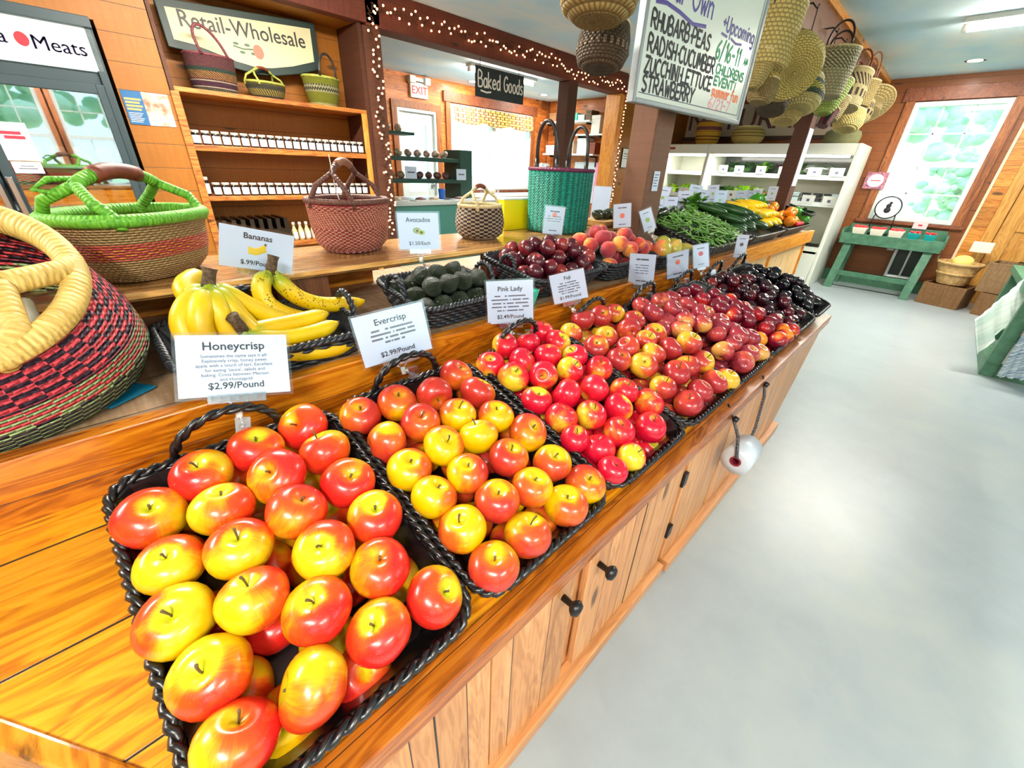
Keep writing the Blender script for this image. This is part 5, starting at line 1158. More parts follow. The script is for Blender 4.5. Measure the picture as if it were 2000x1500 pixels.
R_BROWN = rope('brown_wrap', (74, 42, 34), (116, 72, 58), 90)
R_PURP = rope('purple_wrap', (74, 18, 50), (120, 40, 84), 60)
R_MAROON = rope('maroon_wrap', (90, 38, 48), (130, 66, 70), 90)
R_CREAM = rope('cream_wrap', (196, 176, 120), (226, 208, 160), 90)
R_LIME = rope('lime_wrap', (130, 140, 40), (180, 186, 90), 90)
PUR, PNK, GRN = (50, 26, 50), (244, 76, 90), (166, 196, 132)
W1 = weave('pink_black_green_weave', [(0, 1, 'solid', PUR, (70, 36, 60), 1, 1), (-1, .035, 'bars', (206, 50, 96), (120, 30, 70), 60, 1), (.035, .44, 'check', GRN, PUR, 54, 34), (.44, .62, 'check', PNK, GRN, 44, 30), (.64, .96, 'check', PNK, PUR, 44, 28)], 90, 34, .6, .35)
t = woven('woven_basket', 'large round pink, black and green checked basket with straw-wrapped rim, nearest on upper counter', (-.225, 1.20, UZ + .003), (0, -.20, .98), [(.185, 0), (.245, .05), (.262, .10), (.25, .16), (.222, .21), (.196, .25)], W1, R_STRAW, .021, nseg=64)
bolga_handle(t, .196, .25, .045, .017, R_STRAW, R_STRAW, ang=-.55, fork=.62)
for ch in t.children:  # the soft mouth sags towards the aisle
    for v in ch.data.vertices:
        k_ = min(1.0, max(0.0, v.co.z / .25)); v.co.z += .34 * v.co.y * k_ * k_; v.co.y -= .03 * k_
tt = MB().box(-.05, .05, -.035, .035, -.002, .002).build('gift_bag', BAGFILM, None); tt.location = (-.19, 1.19, 1.07); tt.rotation_euler = (.3, .2, .5); tag(tt, 'clear plastic bag lying inside the large checked basket', 'bag')
tt = MB().box(-.11, .11, -.07, .07, -.02, .02).build('paper_wrap', wicker('printed_wrap', (206, 214, 204), (226, 232, 230), 30, .5), None, True, .01); tt.location = (-.21, 1.07, 1.02); tt.rotation_euler = (.55, .1, .1); tag(tt, 'white printed paper parcel inside the large checked basket', 'parcel')
tt = MB().box(-.045, .045, -.03, .03, 0, .004).build('paper_tag', plain('blue_card', (0, 120, 160), .5), None); tt.location = (-.045, 1.05, UZ + .004); tt.rotation_euler = (0, 0, .6); tag(tt, 'blue card lying under the edge of the large checked basket', 'card')
TAN = ((140, 106, 60), (186, 152, 96))
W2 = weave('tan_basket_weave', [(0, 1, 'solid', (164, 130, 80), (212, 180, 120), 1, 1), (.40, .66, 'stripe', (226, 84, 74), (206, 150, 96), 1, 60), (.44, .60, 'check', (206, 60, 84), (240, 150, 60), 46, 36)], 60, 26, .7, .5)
t = woven('woven_basket', 'tan woven basket with pink stripes, green wrapped rim and red-brown leather grip', (.10, 1.46, 1.016), None, [(.12, 0), (.152, .03), (.165, .07), (.170, .115), (.176, .145)], W2, R_GREEN, .0145, 1.0, .72, .75, None, 2.4, 56)
bolga_handle(t, .176, .145, .095, .012, R_GREEN, LEATHER, 1.0, .72, .0, .75)
MB().tube([(-.09, .02, .225), (-.125, .04, .225), (-.155, .05, .205), (-.13, .02, .195), (-.095, .01, .21)], .006, 8).build('green_loop', R_GREEN, t, True)
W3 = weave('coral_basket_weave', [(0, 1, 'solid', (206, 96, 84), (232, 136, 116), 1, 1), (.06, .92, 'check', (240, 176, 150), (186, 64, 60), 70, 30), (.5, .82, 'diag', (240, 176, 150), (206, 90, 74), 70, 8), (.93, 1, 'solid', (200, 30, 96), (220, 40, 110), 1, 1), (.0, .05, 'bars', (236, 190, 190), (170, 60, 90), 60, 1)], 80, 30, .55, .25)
t = woven('woven_basket', 'coral pink woven basket with brown rim, beside the bananas card', (.69, 1.50, 1.016), None, [(.10, 0), (.128, .03), (.138, .08), (.142, .13), (.145, .165)], W3, R_BROWN, .0095, 1.0, .84, .5, None, 2.3, 56)
bolga_handle(t, .145, .165, .115, .008, R_BROWN, LEATHERT, 1.0, .84, .25, .6)
MB().tube([(-.09, -.02, .30), (-.095, -.03, .20), (-.09, -.05, .12)], .0015, 5).build('price_string', PAPERW, t)
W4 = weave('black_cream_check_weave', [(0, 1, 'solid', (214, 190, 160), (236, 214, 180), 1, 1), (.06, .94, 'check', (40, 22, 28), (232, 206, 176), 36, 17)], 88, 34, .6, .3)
t = woven('woven_basket', 'small black-and-cream checked basket with a straw handle', (1.275, 1.475, 1.016), None, [(.078, 0), (.104, .02), (.112, .06), (.107, .10), (.098, .135)], W4, R_CREAM, .0075, 1, .95, 0, None, 2.0, 48)
bolga_handle(t, .098, .135, .075, .006, R_CREAM, LEATHER, 1, .95, .3, .5)
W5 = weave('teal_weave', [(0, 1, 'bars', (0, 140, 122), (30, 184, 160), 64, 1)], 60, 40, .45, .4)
t = woven('tote_bag', 'tall teal woven tote with purple rim and two black leather handles', (1.80, 1.455, 1.016), None, [(.138, 0), (.148, .01), (.150, .15), (.152, .285)], W5, R_PURP, .009, 1.05, .92, .1, None, 3.0, 56)
for sx_ in (-1, 1):
    P = []
    for i in range(15):
        a = PI * i / 14; P.append((sx_ * (.135 + .012 * math.sin(a)), math.cos(a) * .058, .285 + math.sin(a) ** .6 * .195))
    MB().tube(P, .0085, 10).build('leather_handle', LEATHERD, t, True)
    for q in (P[0], P[-1]): MB().tube([(q[0], q[1], .26), (q[0], q[1], .33)], .011, 8).build('handle_wrap', LEATHERD, t, True)

# baskets on the recess shelf
W6 = weave('maroon_banded_weave', [(0, 1, 'solid', (104, 54, 60), (134, 76, 80), 1, 1), (0, .10, 'diag', (110, 120, 80), (60, 50, 50), 50, 10), (.10, .30, 'solid', (70, 32, 54), (90, 44, 70), 1, 1), (.12, .15, 'solid', (210, 196, 170), (220, 206, 180), 1, 1), (.29, .32, 'solid', (210, 196, 170), (220, 206, 180), 1, 1), (.36, .56, 'diag', (212, 160, 80), (80, 40, 50), 50, 14), (.56, .66, 'solid', (40, 66, 56), (60, 90, 74), 1, 1)], 60, 40, .7)
t = woven('tote_bag', 'maroon striped woven tote with two hoop handles on the top shelf', (.955, 3.875, 1.672), None, [(.125, 0), (.135, .02), (.148, .12), (.150, .205)], W6, R_MAROON, .008, 1, .75, .2)
for s in (-1, 1): arch(t, 'hoop_handle', (-.08, s * .10, .20), (.08, s * .10, .20), .15, .0085, R_MAROON, out=(-.06 if s < 0 else 0, 0, 0))
W7 = weave('olive_striped_weave', [(0, 1, 'solid', (90, 84, 44), (120, 112, 64), 1, 1), (0, .2, 'solid', (52, 52, 36), (70, 70, 50), 1, 1), (.2, .58, 'diag', (196, 178, 84), (80, 70, 30), 44, 3), (.58, .82, 'solid', (60, 62, 48), (84, 84, 64), 1, 1)], 60, 30, .7)
t = woven('woven_basket', 'small low olive basket with a leather-gripped handle, middle of the top shelf', (1.275, 3.86, 1.672), None, [(.09, 0), (.12, .03), (.135, .075), (.138, .10)], W7, R_LIME, .008, 1, .72, .2)
bolga_handle(t, .138, .10, .09, .007, R_LIME, LEATHER, 1, .72, .4, .5)
W8 = weave('lime_weave', [(0, 1, 'solid', (128, 134, 22), (164, 168, 44), 1, 1), (0, .12, 'solid', (204, 196, 130), (220, 214, 150), 1, 1), (.48, .74, 'zigzag', (206, 200, 160), (70, 76, 40), 40, 6)], 60, 34, .7)
t = woven('tote_bag', 'lime green woven tote with black hoop handles at the far end of the top shelf', (1.695, 3.87, 1.672), None, [(.10, 0), (.112, .02), (.135, .11), (.145, .19)], W8, R_LIME, .009, 1, .78, .2)
for s in (-1, 1): arch(t, 'hoop_handle', (-.07, s * .10, .19), (.07, s * .10, .19), .145, .008, LEATHERD)

# bags hanging from the beam
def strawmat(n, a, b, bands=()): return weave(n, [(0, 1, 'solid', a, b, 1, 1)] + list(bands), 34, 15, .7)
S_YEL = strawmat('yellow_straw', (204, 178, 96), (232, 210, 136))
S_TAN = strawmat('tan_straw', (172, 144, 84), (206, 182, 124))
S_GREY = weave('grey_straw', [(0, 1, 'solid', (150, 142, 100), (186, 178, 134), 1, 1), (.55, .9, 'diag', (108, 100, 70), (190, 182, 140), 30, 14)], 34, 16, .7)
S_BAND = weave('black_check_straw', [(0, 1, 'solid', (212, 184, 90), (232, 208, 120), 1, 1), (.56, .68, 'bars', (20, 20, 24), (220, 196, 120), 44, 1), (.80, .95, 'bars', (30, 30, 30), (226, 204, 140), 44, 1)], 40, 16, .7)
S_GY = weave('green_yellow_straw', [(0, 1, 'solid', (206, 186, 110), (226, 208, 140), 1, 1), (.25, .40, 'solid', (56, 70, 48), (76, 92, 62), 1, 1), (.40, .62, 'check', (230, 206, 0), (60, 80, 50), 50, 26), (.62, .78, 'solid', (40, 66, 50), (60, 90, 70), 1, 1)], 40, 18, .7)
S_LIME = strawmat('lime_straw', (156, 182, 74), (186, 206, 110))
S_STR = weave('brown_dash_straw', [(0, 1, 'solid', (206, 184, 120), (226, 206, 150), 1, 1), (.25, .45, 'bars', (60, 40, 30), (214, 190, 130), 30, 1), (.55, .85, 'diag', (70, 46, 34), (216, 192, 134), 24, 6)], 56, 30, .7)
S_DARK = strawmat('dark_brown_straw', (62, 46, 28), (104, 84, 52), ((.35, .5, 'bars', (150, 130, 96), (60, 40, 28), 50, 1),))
S_DARKTAN = strawmat('dark_tan_straw', (120, 96, 46), (186, 160, 90))  # darker tan straw for the basket beside the marker board
def hang(label, c, axis, r, h, mat, rimmat=R_CREAM, shape='round', sx=1, sy=.85, handle=None, spin=0, hm=LEATHER, rimr=.007, name='straw_bag'):
    pr = {'round': [(.55, 0), (.85, .12), (1.0, .38), (.96, .7), (.86, 1)], 'tote': [(.78, 0), (.84, .05), (.93, .5), (1, 1)], 'cone': [(.35, 0), (.6, .2), (.85, .6), (1, 1)], 'hat': [(.42, 0), (.5, .06), (.55, .4), (.62, .7), (1.05, .95), (1.1, 1)], 'flat': [(.8, 0), (.98, .25), (1, .6), (.85, 1)]}[shape]
    ax = Vector(axis).normalized(); c = Vector(c) - ax * h / 2
    t = woven(name, label, c, ax, [(r * a, h * b) for a, b in pr], mat, rimmat, rimr, sx, sy, spin, 'straw bags hanging on the beam', 2.0, 40)
    R = pr[-1][0] * r
    if handle:
        for s in (-1, 1): arch(t, 'hoop_handle', (-R * .5, s * R * sy * .8, h), (R * .5, s * R * sy * .8, h), handle, .007, hm)
    return t
UPX = (0, 0, 1)
hang('big pale straw bag hanging right behind the marker board, brown hoop handles up', (3.06, 1.06, 1.99), (.25, .1, 1), .145, .30, S_YEL, R_CREAM, 'tote', 1, .75, .13, .2)
hang('pale straw cone hanging lowest beside the edge of the marker board', (2.99, 1.06, 1.83), (.3, 0, 1), .085, .17, S_YEL, R_CREAM, 'cone')
hang('round tan basket bottom below the pale straw bags', (3.12, 1.05, 1.755), (.25, -.1, 1), .085, .12, S_TAN, R_CREAM, 'round')
hang('dark brown basket with a pale dashed band hanging behind the round yellow one', (3.46, 1.08, 1.76), (.5, .1, 1), .10, .16, S_DARK, R_CREAM, 'tote')
hang('big round yellow straw basket with black checked collar, base turned to the aisle', (3.22, .98, 1.885), (.62, .62, .48), .175, .21, S_BAND, R_CREAM, 'flat', 1, .95, .12, .3)
hang('green and yellow banded basket hanging under the big round yellow one', (3.72, 1.02, 1.80), (.45, .25, 1), .155, .20, S_GY, R_CREAM, 'round')
hang('tan straw basket bottom showing under the green banded one', (3.72, 1.06, 1.70), (.5, .1, 1), .10, .11, S_YEL, R_CREAM, 'round')
hang('wide grey straw tote with dark leather handles', (4.38, 1.03, 2.015), (.15, .0, 1), .15, .30, S_GREY, R_CREAM, 'tote', 1, .7, .15, .15, LEATHERD)
hang('lime green bag folded under the grey straw tote', (4.68, 1.06, 1.90), (.35, .1, 1), .15, .24, S_LIME, R_CREAM, 'cone', 1, .7)
hang('straw bag with brown dashes, hung between the lime bag and the straw hat', (5.35, 1.04, 2.03), (.5, .1, 1), .125, .32, S_STR, R_CREAM, 'tote', 1, .75, .16, .2)
hang('plain tan cone hanging below the dashed straw bag', (5.07, 1.05, 1.86), (.4, .1, 1), .085, .18, S_TAN, R_CREAM, 'cone')
hang('cream banded small bag hanging near the far end of the beam', (6.02, 1.04, 1.93), (.5, .1, 1), .12, .20, S_STR, R_CREAM, 'round', 1, .85, .12)
hang('yellow straw bag hanging low near the far end of the beam', (5.80, 1.06, 1.84), (.5, .0, 1), .13, .18, S_YEL, R_CREAM, 'round')
hang('wide brimmed straw hat, last on the beam towards the end wall', (6.42, 1.04, 2.0), (.6, .35, .7), .21, .14, S_TAN, R_CREAM, 'hat', 1, 1, None, 0, LEATHER, .005, 'straw_hat')
hang('straw bag with tall pink leather handles at the far end of the beam', (5.95, 1.06, 2.08), (.2, .0, 1), .12, .22, S_TAN, R_CREAM, 'tote', 1, .7, .22, .3, LEATHERT)
hang('large dark straw basket hanging at the near side of the marker board', (1.48, 1.10, 1.88), (.1, .1, 1), .145, .26, S_DARKTAN, R_CREAM, 'round', 1, .85, .12)
hang('dark brown basket behind the large dark one, close to the marker board', (1.66, 1.19, 1.725), (.25, .1, 1), .105, .15, S_DARK, R_CREAM, 'round')
hang('red and black striped small bag hanging by the far pillar', (4.72, 1.02, 1.77), (.5, -.2, 1), .055, .14, weave('red_black_stripe', [(0, 1, 'bars', (150, 30, 40), (30, 26, 28), 10, 1)], 40, 20, .6), R_CREAM, 'tote')
HK = MB()
hooks = thing('hook_rail', 'row of iron hooks screwed along the beam for the hanging bags', 'hooks', (0, 0, 0))
for x in (1.55, 1.72, 2.98, 3.08, 3.15, 3.25, 3.48, 3.75, 4.38, 4.70, 5.05, 5.36, 5.8, 5.95, 6.05, 6.42):
    MB().tube([(x, 1.15, 2.30), (x, 1.10, 2.30), (x, 1.07, 2.27), (x, 1.06, 2.29)], .005, 6).tube([(x, 1.065, 2.275), (x, 1.06, 2.02)], .003, 5).build('hook', BLACKM, hooks)
# baskets on the white fridge
W9 = weave('orange_banded_weave', [(0, 1, 'solid', (226, 164, 30), (240, 184, 50), 1, 1), (.20, .24, 'solid', (80, 30, 24), (90, 36, 30), 1, 1), (.34, .38, 'solid', (80, 30, 24), (90, 36, 30), 1, 1), (.62, .78, 'solid', (120, 60, 66), (140, 76, 80), 1, 1), (.56, .58, 'solid', (80, 30, 24), (90, 36, 30), 1, 1)], 50, 30, .7)
woven('woven_basket', 'orange basket with maroon bands on top of the white fridge', (7.25, 3.06, 1.725), None, [(.13, 0), (.165, .05), (.185, .18), (.165, .30)], W9, R_BROWN, .01)
W10 = weave('straw_thin_bands', [(0, 1, 'solid', (206, 176, 84), (226, 198, 110), 1, 1), (.45, .49, 'solid', (90, 60, 30), (100, 66, 36), 1, 1), (.62, .66, 'solid', (90, 60, 30), (100, 66, 36), 1, 1), (.80, .84, 'solid', (90, 60, 30), (100, 66, 36), 1, 1)], 50, 30, .7)
woven('woven_basket', 'round straw basket with thin dark bands on top of the white fridge', (7.25, 2.48, 1.725), None, [(.12, 0), (.19, .04), (.225, .11), (.205, .18), (.15, .22)], W10, R_CREAM, .01)
woven('woven_basket', 'grey-green drum-shaped basket at the window end of the white fridge', (7.25, 1.335, 1.725), None, [(.15, 0), (.19, .03), (.20, .09), (.185, .14), (.14, .16)], strawmat('grey_green_straw', (140, 140, 90), (176, 174, 124)), R_CREAM, .01)

# ------------------------------------------------------------------ jar shelves in the recess
su = thing('shelf_unit', 'pine shelf unit built into the recess, holding jars and woven bags', 'shelf')
box('back_panel', PINE, .66, 1.98, 4.05, 4.08, 0, 2.235, su)
box('side_panel', ROUGH_V, .655, .68, 3.70, 4.05, 0, 2.235, su)
box('side_panel', ROUGH_V, 1.965, 1.995, 3.70, 4.05, 0, 2.235, su)
MB().box(.655, .70, 3.685, 3.70, 0, 1.645).build('front_stile', SHELF, su, False, .003)
MB().box(1.915, 1.96, 3.685, 3.70, 0, 1.645).build('front_stile', TRIM_V, su, False, .003)
for z0, z1 in ((1.645, 1.672), (1.322, 1.358), (1.014, 1.044), (.672, .706)):
    box('shelf', SHELF, .68, 1.965, 3.695, 4.05, z0, z1, su, .003)
JG = plain('jam_jar', (22, 14, 18), .15, coat=.5); LIDW = plain('cream_lid', (214, 210, 196), .4); LABELW = plain('white_label', (226, 226, 230), .6)
def jar(loc, label, group, h=.085, r=.0265, glass=JG):
    t = thing('jar', label, 'jar', loc, (0, 0, 0), group); k = h / .085; q = r / .0265
    MB().lathe([(.022 * q, 0), (.026 * q, .004 * k), (.0265 * q, .06 * k), (.023 * q, .068 * k), (.0225 * q, .072 * k)], 16).build('glass', glass, t, True)
    MB().lathe([(.0245 * q, .070 * k), (.0245 * q, .083 * k), (.0235 * q, .085 * k)], 16).build('lid', LIDW, t, True)
    m = MB(); V = []
    for i in range(9):
        a = -PI / 2 + (i / 8 - .5) * 2.1
        V += [(math.cos(a) * .0272 * q, math.sin(a) * .0272 * q, .010 * k), (math.cos(a) * .0272 * q, math.sin(a) * .0272 * q, .056 * k)]
    m.add(V, [(2 * i, 2 * i + 2, 2 * i + 3, 2 * i + 1) for i in range(8)]).build('label', LABELW, t)
    return t
N1 = 21; j0 = jar((.735, 3.755, 1.358), 'dark jam jar with white label on the upper jar shelf, first from its near end', 'jars on the upper jar shelf')
for i in range(1, N1):
    dup(j0, (.735 + 1.165 * i / (N1 - 1), 3.755, 1.358), None, 'dark jam jar with white label on the upper jar shelf, %s from its near end' % ORD[i])
for i in range(20):
    dup(j0, (.775 + 1.12 * i / 19, 3.755, 1.044), None, 'dark jam jar with white label on the lower jar shelf, %s from its near end' % ORD[i], 'jars on the lower jar shelf')
jar((.712, 3.77, 1.044), 'taller dark jar standing alone at the near end of the lower jar shelf', None, .12, .028)
rk = thing('bottle_rack', 'black slatted rack on the lowest recess shelf', 'rack', (.93, 3.86, .706))
for i in range(9): MB().box(-.25 + .06 * i, -.22 + .06 * i, -.15, .15, .10, .175).build('slat', BLACKP, rk)
MB().box(-.26, .27, -.15, -.13, 0, .10).box(-.26, .27, .13, .15, 0, .10).build('rack_frame', BLACKP, rk)
for i in range(5):
    t = thing('dressing_bottle', 'pale bottle with white cap beside the black rack, %s from the rack' % ORD[i], 'bottle', (1.235 + .05 * (i % 5) - (.0 if i < 5 else 0), 3.745, .706), (0, 0, 0), 'bottles on the lowest shelf')
    MB().lathe([(.018, 0), (.021, .004), (.021, .075), (.010, .10), (.010, .115)], 14).build('glass', plain('pale_dressing', (196, 186, 140), .2) if i == 0 else bpy.data.materials['pale_dressing'], t, True)
    MB().lathe([(.012, .112), (.012, .135), (.010, .138)], 12).build('cap', LIDW, t, True)
    MB().box(-.0155, .0155, -.0222, -.0205, .015, .065).build('label', LABELW, t)
for i in range(7): dup(j0, (1.50 + .065 * i, 3.755, .706), None, 'dark jar on the lowest recess shelf, %s after the pale bottles' % ORD[i], 'jars on the lowest shelf')
# shaped sign behind the bags
rs = thing('shop_sign', 'cream shaped sign reading Retail-Wholesale with dark green border, leaning behind the top shelf', 'sign', (.757, 3.93, 1.80), (math.radians(-3), math.radians(-1.5), 0))
out = [(0, .10), (.10, .09), (.36, .03), (.5, .012), (.63, .02), (.80, .05), (.97, .10), (.985, .385), (0, .345)]
def inset(P, d):
    c = Vector((sum(p[0] for p in P) / len(P), sum(p[1] for p in P) / len(P)))
    return [(p[0] + (d if p[0] < c.x else -d) * min(1, abs(p[0] - c.x) / .25), p[1] + (d if p[1] < c.y else -d)) for p in P]
MB().prism(out, 0, .03, RX90).build('board', plain('sign_green', (24, 44, 40), .5), rs, False, .004)
ip = inset(out, .042)
MB().prism(ip, .030, .033, RX90).build('cream_panel', plain('sign_cream', (206, 200, 160), .5), rs)
m = MB(); put_text(m, 'Retail-Wholesale', .125, .49, .255, .0345, bold=.001, sx=.92); m.build('lettering', plain('sign_lettering', (44, 40, 44), .5), rs)
m = MB(); m.tube([(.38, .16, 0), (.44, .15, 0), (.50, .155, 0), (.57, .14, 0)], .004, 6, flat=.2, M=Matrix.Translation((0, -.034, 0)) @ RX90)
for a, b_ in ((.40, .175), (.43, .13), (.47, .175), (.50, .13)): m.lathe([(0, 0), (1, 0)], 12, .018, .008, M=Matrix.Translation((a, -.0345, b_)) @ RX90, cap=False)
m.build('painted_vine', plain('sign_vine', (70, 96, 70), .5), rs)
MB().lathe([(0, 0), (1, 0)], 16, .034, .042, M=Matrix.Translation((.535, -.036, .145)) @ RX90, cap=False).build('painted_apple', plain('sign_apple', (196, 110, 90), .5), rs)
# poster on the wall
ps = thing('poster', 'small food poster with a blue text column on the pine wall beside the cooler', 'poster', (.41, 3.698, 1.447), (0, 0, .0))
MB().box(0, .225, -.002, 0, 0, .172).build('sheet', bumpy('food_photo', (150, 96, 66), (236, 216, 206), 14, .5, 0), ps)
MB().box(0, .095, -.003, -.002, 0, .172).build('blue_column', plain('poster_blue', (20, 90, 140), .5), ps)
m = MB()
for i in range(4): m.box(.008, .085 - .01 * (i % 2), -.004, -.003, .125 - i * .017, .135 - i * .017)
m.build('orange_lines', plain('poster_orange', (226, 160, 90), .5), ps)
m = MB()
for i in range(6): m.box(.008, .075 - .006 * (i % 3), -.004, -.003, .058 - i * .009, .061 - i * .009)
m.build('white_lines', PAPERW, ps)
# ------------------------------------------------------------------ lit drinks-style cooler with meats
co = thing('display_cooler', 'dark upright glass-door cooler with lit white sign reading Meats', 'cooler', (0, 0, 0))
m = MB().box(-.98, -.94, 3.62, 4.25, .02, 1.92).box(.335, .372, 3.60, 4.25, .02, 1.92).box(-.94, .335, 4.2, 4.25, .02, 1.92).box(-.94, .335, 3.66, 4.2, .02, .18).box(-.94, .335, 3.62, 4.2, 1.62, 1.68).box(-.98, .372, 3.58, 4.2, 1.87, 1.92)
m.build('cabinet', DARKSLATE, co, False, .004)
box('lining', COOLIN, -.94, .335, 4.17, 4.2, .18, 1.62, co)
box('sign_panel', glow('lit_sign', (236, 246, 236), .85), -.97, .362, 3.60, 3.66, 1.685, 1.868, co)
m = MB(); [put_text(m, s_, .086, x_ + dx_, z_, -3.596 + abs(dx_) * .2) for s_, x_, z_ in (('Meats', .215, 1.770), ('a', .012, 1.778)) for dx_ in (-.0014, 0, .0014)]; m.build('sign_lettering', plain('sign_purple', (62, 54, 100), .5), co)
MB().lathe([(0, 0), (1, 0)], 24, .026, .030, M=Matrix.Translation((.082, 3.598, 1.778)) @ RX90, cap=False).build('red_dot', plain('sign_red', (216, 20, 40), .5), co)
for x0, x1, nm in ((-.205, .335, 'door'), (-.94, -.215, 'door')):
    d = MB().box(x0, x0 + .045, 3.585, 3.62, .20, 1.62).box(x1 - .035, x1, 3.585, 3.62, .20, 1.62).box(x0 + .045, x1 - .035, 3.585, 3.62, 1.575, 1.62).box(x0 + .045, x1 - .035, 3.585, 3.62, .20, .26).build(nm, DARKSLATE, co, False, .003)
    MB().box(x0 + .045, x1 - .035, 3.60, 3.606, .26, 1.575).build('door_glass', COOLGLASS, d)
    hx = x0 + .02 if x0 > -.5 else x1 - .02
    MB().box(hx - .012, hx + .012, 3.54, 3.56, .70, 1.16).box(hx - .01, hx + .01, 3.55, 3.59, .72, .75).box(hx - .01, hx + .01, 3.55, 3.59, 1.11, 1.14).build('door_handle', CHROME, d, False, .003)
for z in (.45, .72, .985, 1.20): box('wire_shelf', WHITEP, -.93, .33, 3.68, 4.15, z, z + .012, co)
BURLAP = bumpy('meat_wrap', (120, 108, 84), (176, 162, 130), 24, .6); MEATP = bumpy('dark_meat_pack', (70, 46, 40), (130, 96, 80), 30, .35)
rng = random.Random(12); k = 0
for z, mats, rowlab in ((1.212, BURLAP, 'upper shelf'), (.997, BURLAP, 'second shelf'), (.732, MEATP, 'third shelf')):
    for i in range(5):
        x = -.16 + .10 * i
        if x > .31: continue
        o = MB().hull8([(-.042, -.03, 0), (.042, -.03, 0), (.042, .03, 0), (-.042, .03, 0), (-.034, -.012, .10), (.034, -.012, .10), (.034, .012, .10), (-.034, .012, .10)]).build('wrapped_package', mats, None, True, .012)
        o.location = (x, 3.74 + rng.uniform(0, .03), z); o.rotation_euler = (rng.uniform(-.15, .1), 0, rng.uniform(-.3, .3))
        tag(o, 'wrapped food packet on the %s of the cooler, %s from the door handle' % (rowlab, ORD[i]), 'packet', 'packets in the cooler')
leaf_clump('herb_sprig', LEAF, (.16, 3.76, 1.30), .05, 14, 'green herb sprig on the upper cooler shelf', 'herb', 21)
for (x0, z0, x1, z1), lab in zip(((-.17, 1.235, -.04, 1.41), (-.155, 1.175, -.045, 1.23)), ('white notice with a red drawing taped inside the cooler door', 'small white label taped below the notice on the cooler door')):
    t = thing('door_notice', lab, 'notice', (x0, 3.596, z0))
    MB().box(0, x1 - x0, -.001, 0, 0, z1 - z0).build('sheet', PAPERW, t)
    m = MB()
    if z1 - z0 > .1: m.box(.02, .10, -.002, -.001, .12, .135).box(.035, .11, -.002, -.001, .10, .115)
    else: m.box(.02, .09, -.002, -.001, .02, .025).box(.03, .08, -.002, -.001, .033, .037)
    m.build('printing', REDP if z1 - z0 > .1 else INKG, t)

# ------------------------------------------------------------------ fairy lights
BULB = glow('warm_bulb', (255, 176, 112), 7); WIRE = plain('brown_wire', (70, 40, 26), .6)
def fairy(label, path, n, seed, spread):
    rg = random.Random(seed); t = thing('fairy_light_string', label, 'string lights', path[0]); O = Vector(path[0])
    P = [Vector(p) - O for p in path]; L = [0]
    for i in range(1, len(P)): L.append(L[-1] + (P[i] - P[i - 1]).length)
    def pt(s):
        s *= L[-1]; i = 1
        while i < len(L) - 1 and L[i] < s: i += 1
        f = (s - L[i - 1]) / (L[i] - L[i - 1]); return P[i - 1] * (1 - f) + P[i] * f
    for w in range(2):
        W = []
        for i in range(n * 2):
            p = pt(i / (n * 2 - 1)); W.append(p + Vector((rg.uniform(-1, 1) * spread[0], -abs(rg.uniform(0, 1)) * .015, rg.uniform(-1, 1) * spread[2])) * .7)
        MB().tube(W, .0035, 5).build('wire', WIRE, t, True)
    bm = None
    for i in range(n):
        p = pt((i + .5) / n) + Vector((rg.uniform(-1, 1) * spread[0], -.012 - rg.random() * .012, rg.uniform(-1, 1) * spread[2]))
        if bm is None: bm = MB().ball((0, 0, 0), .008, 6).mesh('bulb', BULB)
        o = bpy.data.objects.new('bulb', bm); link(o, t); o.location = p
fairy('warm fairy lights wound down the near post of the opening', [(2.06, 3.655, 2.33), (2.06, 3.655, 1.6), (2.08, 3.655, 1.1), (2.06, 3.655, .70)], 62, 1, (.05, 0, .012))
fairy('warm fairy lights strung along the beam over the opening', [(2.06, 3.645, 2.34), (2.4, 3.645, 2.34), (3.2, 3.645, 2.335), (4.2, 3.645, 2.345), (4.55, 3.645, 2.28), (5.2, 3.645, 2.30), (5.66, 3.645, 2.30)], 98, 2, (.01, 0, .05))
fairy('warm fairy lights hanging down the far jamb of the opening', [(5.70, 3.64, 2.28), (5.72, 3.64, 1.8), (5.71, 3.64, 1.3), (5.70, 3.64, .9)], 36, 3, (.03, 0, .01))

# ------------------------------------------------------------------ white open fridge along the end wall
fr = thing('display_fridge', 'long white open-fronted fridge with lit canopy against the end wall', 'fridge', (0, 0, 0))
FX, FB = 7.0, 7.74
MIRROR = plain('dark_mirror_back', (70, 84, 80), .12, spec=.8)
for y0, y1, nm in ((1.05, 1.095, 'end_panel'), (2.865, 2.915, 'end_panel'), (3.60, 3.645, 'end_panel')):
    MB().hull8([(FX - .12, y0, 0), (FB, y0, 0), (FB, y1, 0), (FX - .12, y1, 0), (FX, y0, 1.725), (FB, y0, 1.725), (FB, y1, 1.725), (FX, y1, 1.725)]).build(nm, WHITE, fr, False, .01)
MB().box(FX + .0, FB, 1.095, 2.865, 1.60, 1.725).box(FX, FB, 2.915, 3.60, 1.60, 1.725).build('canopy', WHITE, fr, False, .006)
MB().box(FB - .04, FB, 1.095, 3.60, .1, 1.60).build('back_panel', WHITE, fr)
box('mirror_strip', MIRROR, FB - .05, FB - .04, 1.10, 2.86, 1.36, 1.59, fr)
MB().box(FX - .10, FX - .05, 1.095, 3.60, .02, .52).box(FX - .10, FB, 1.095, 3.60, .42, .46).build('well_front', WHITE, fr, False, .006)
MB().box(FX - .11, FX - .045, 1.095, 3.60, .52, .56).build('bumper', BLACKP, fr, False, .006)
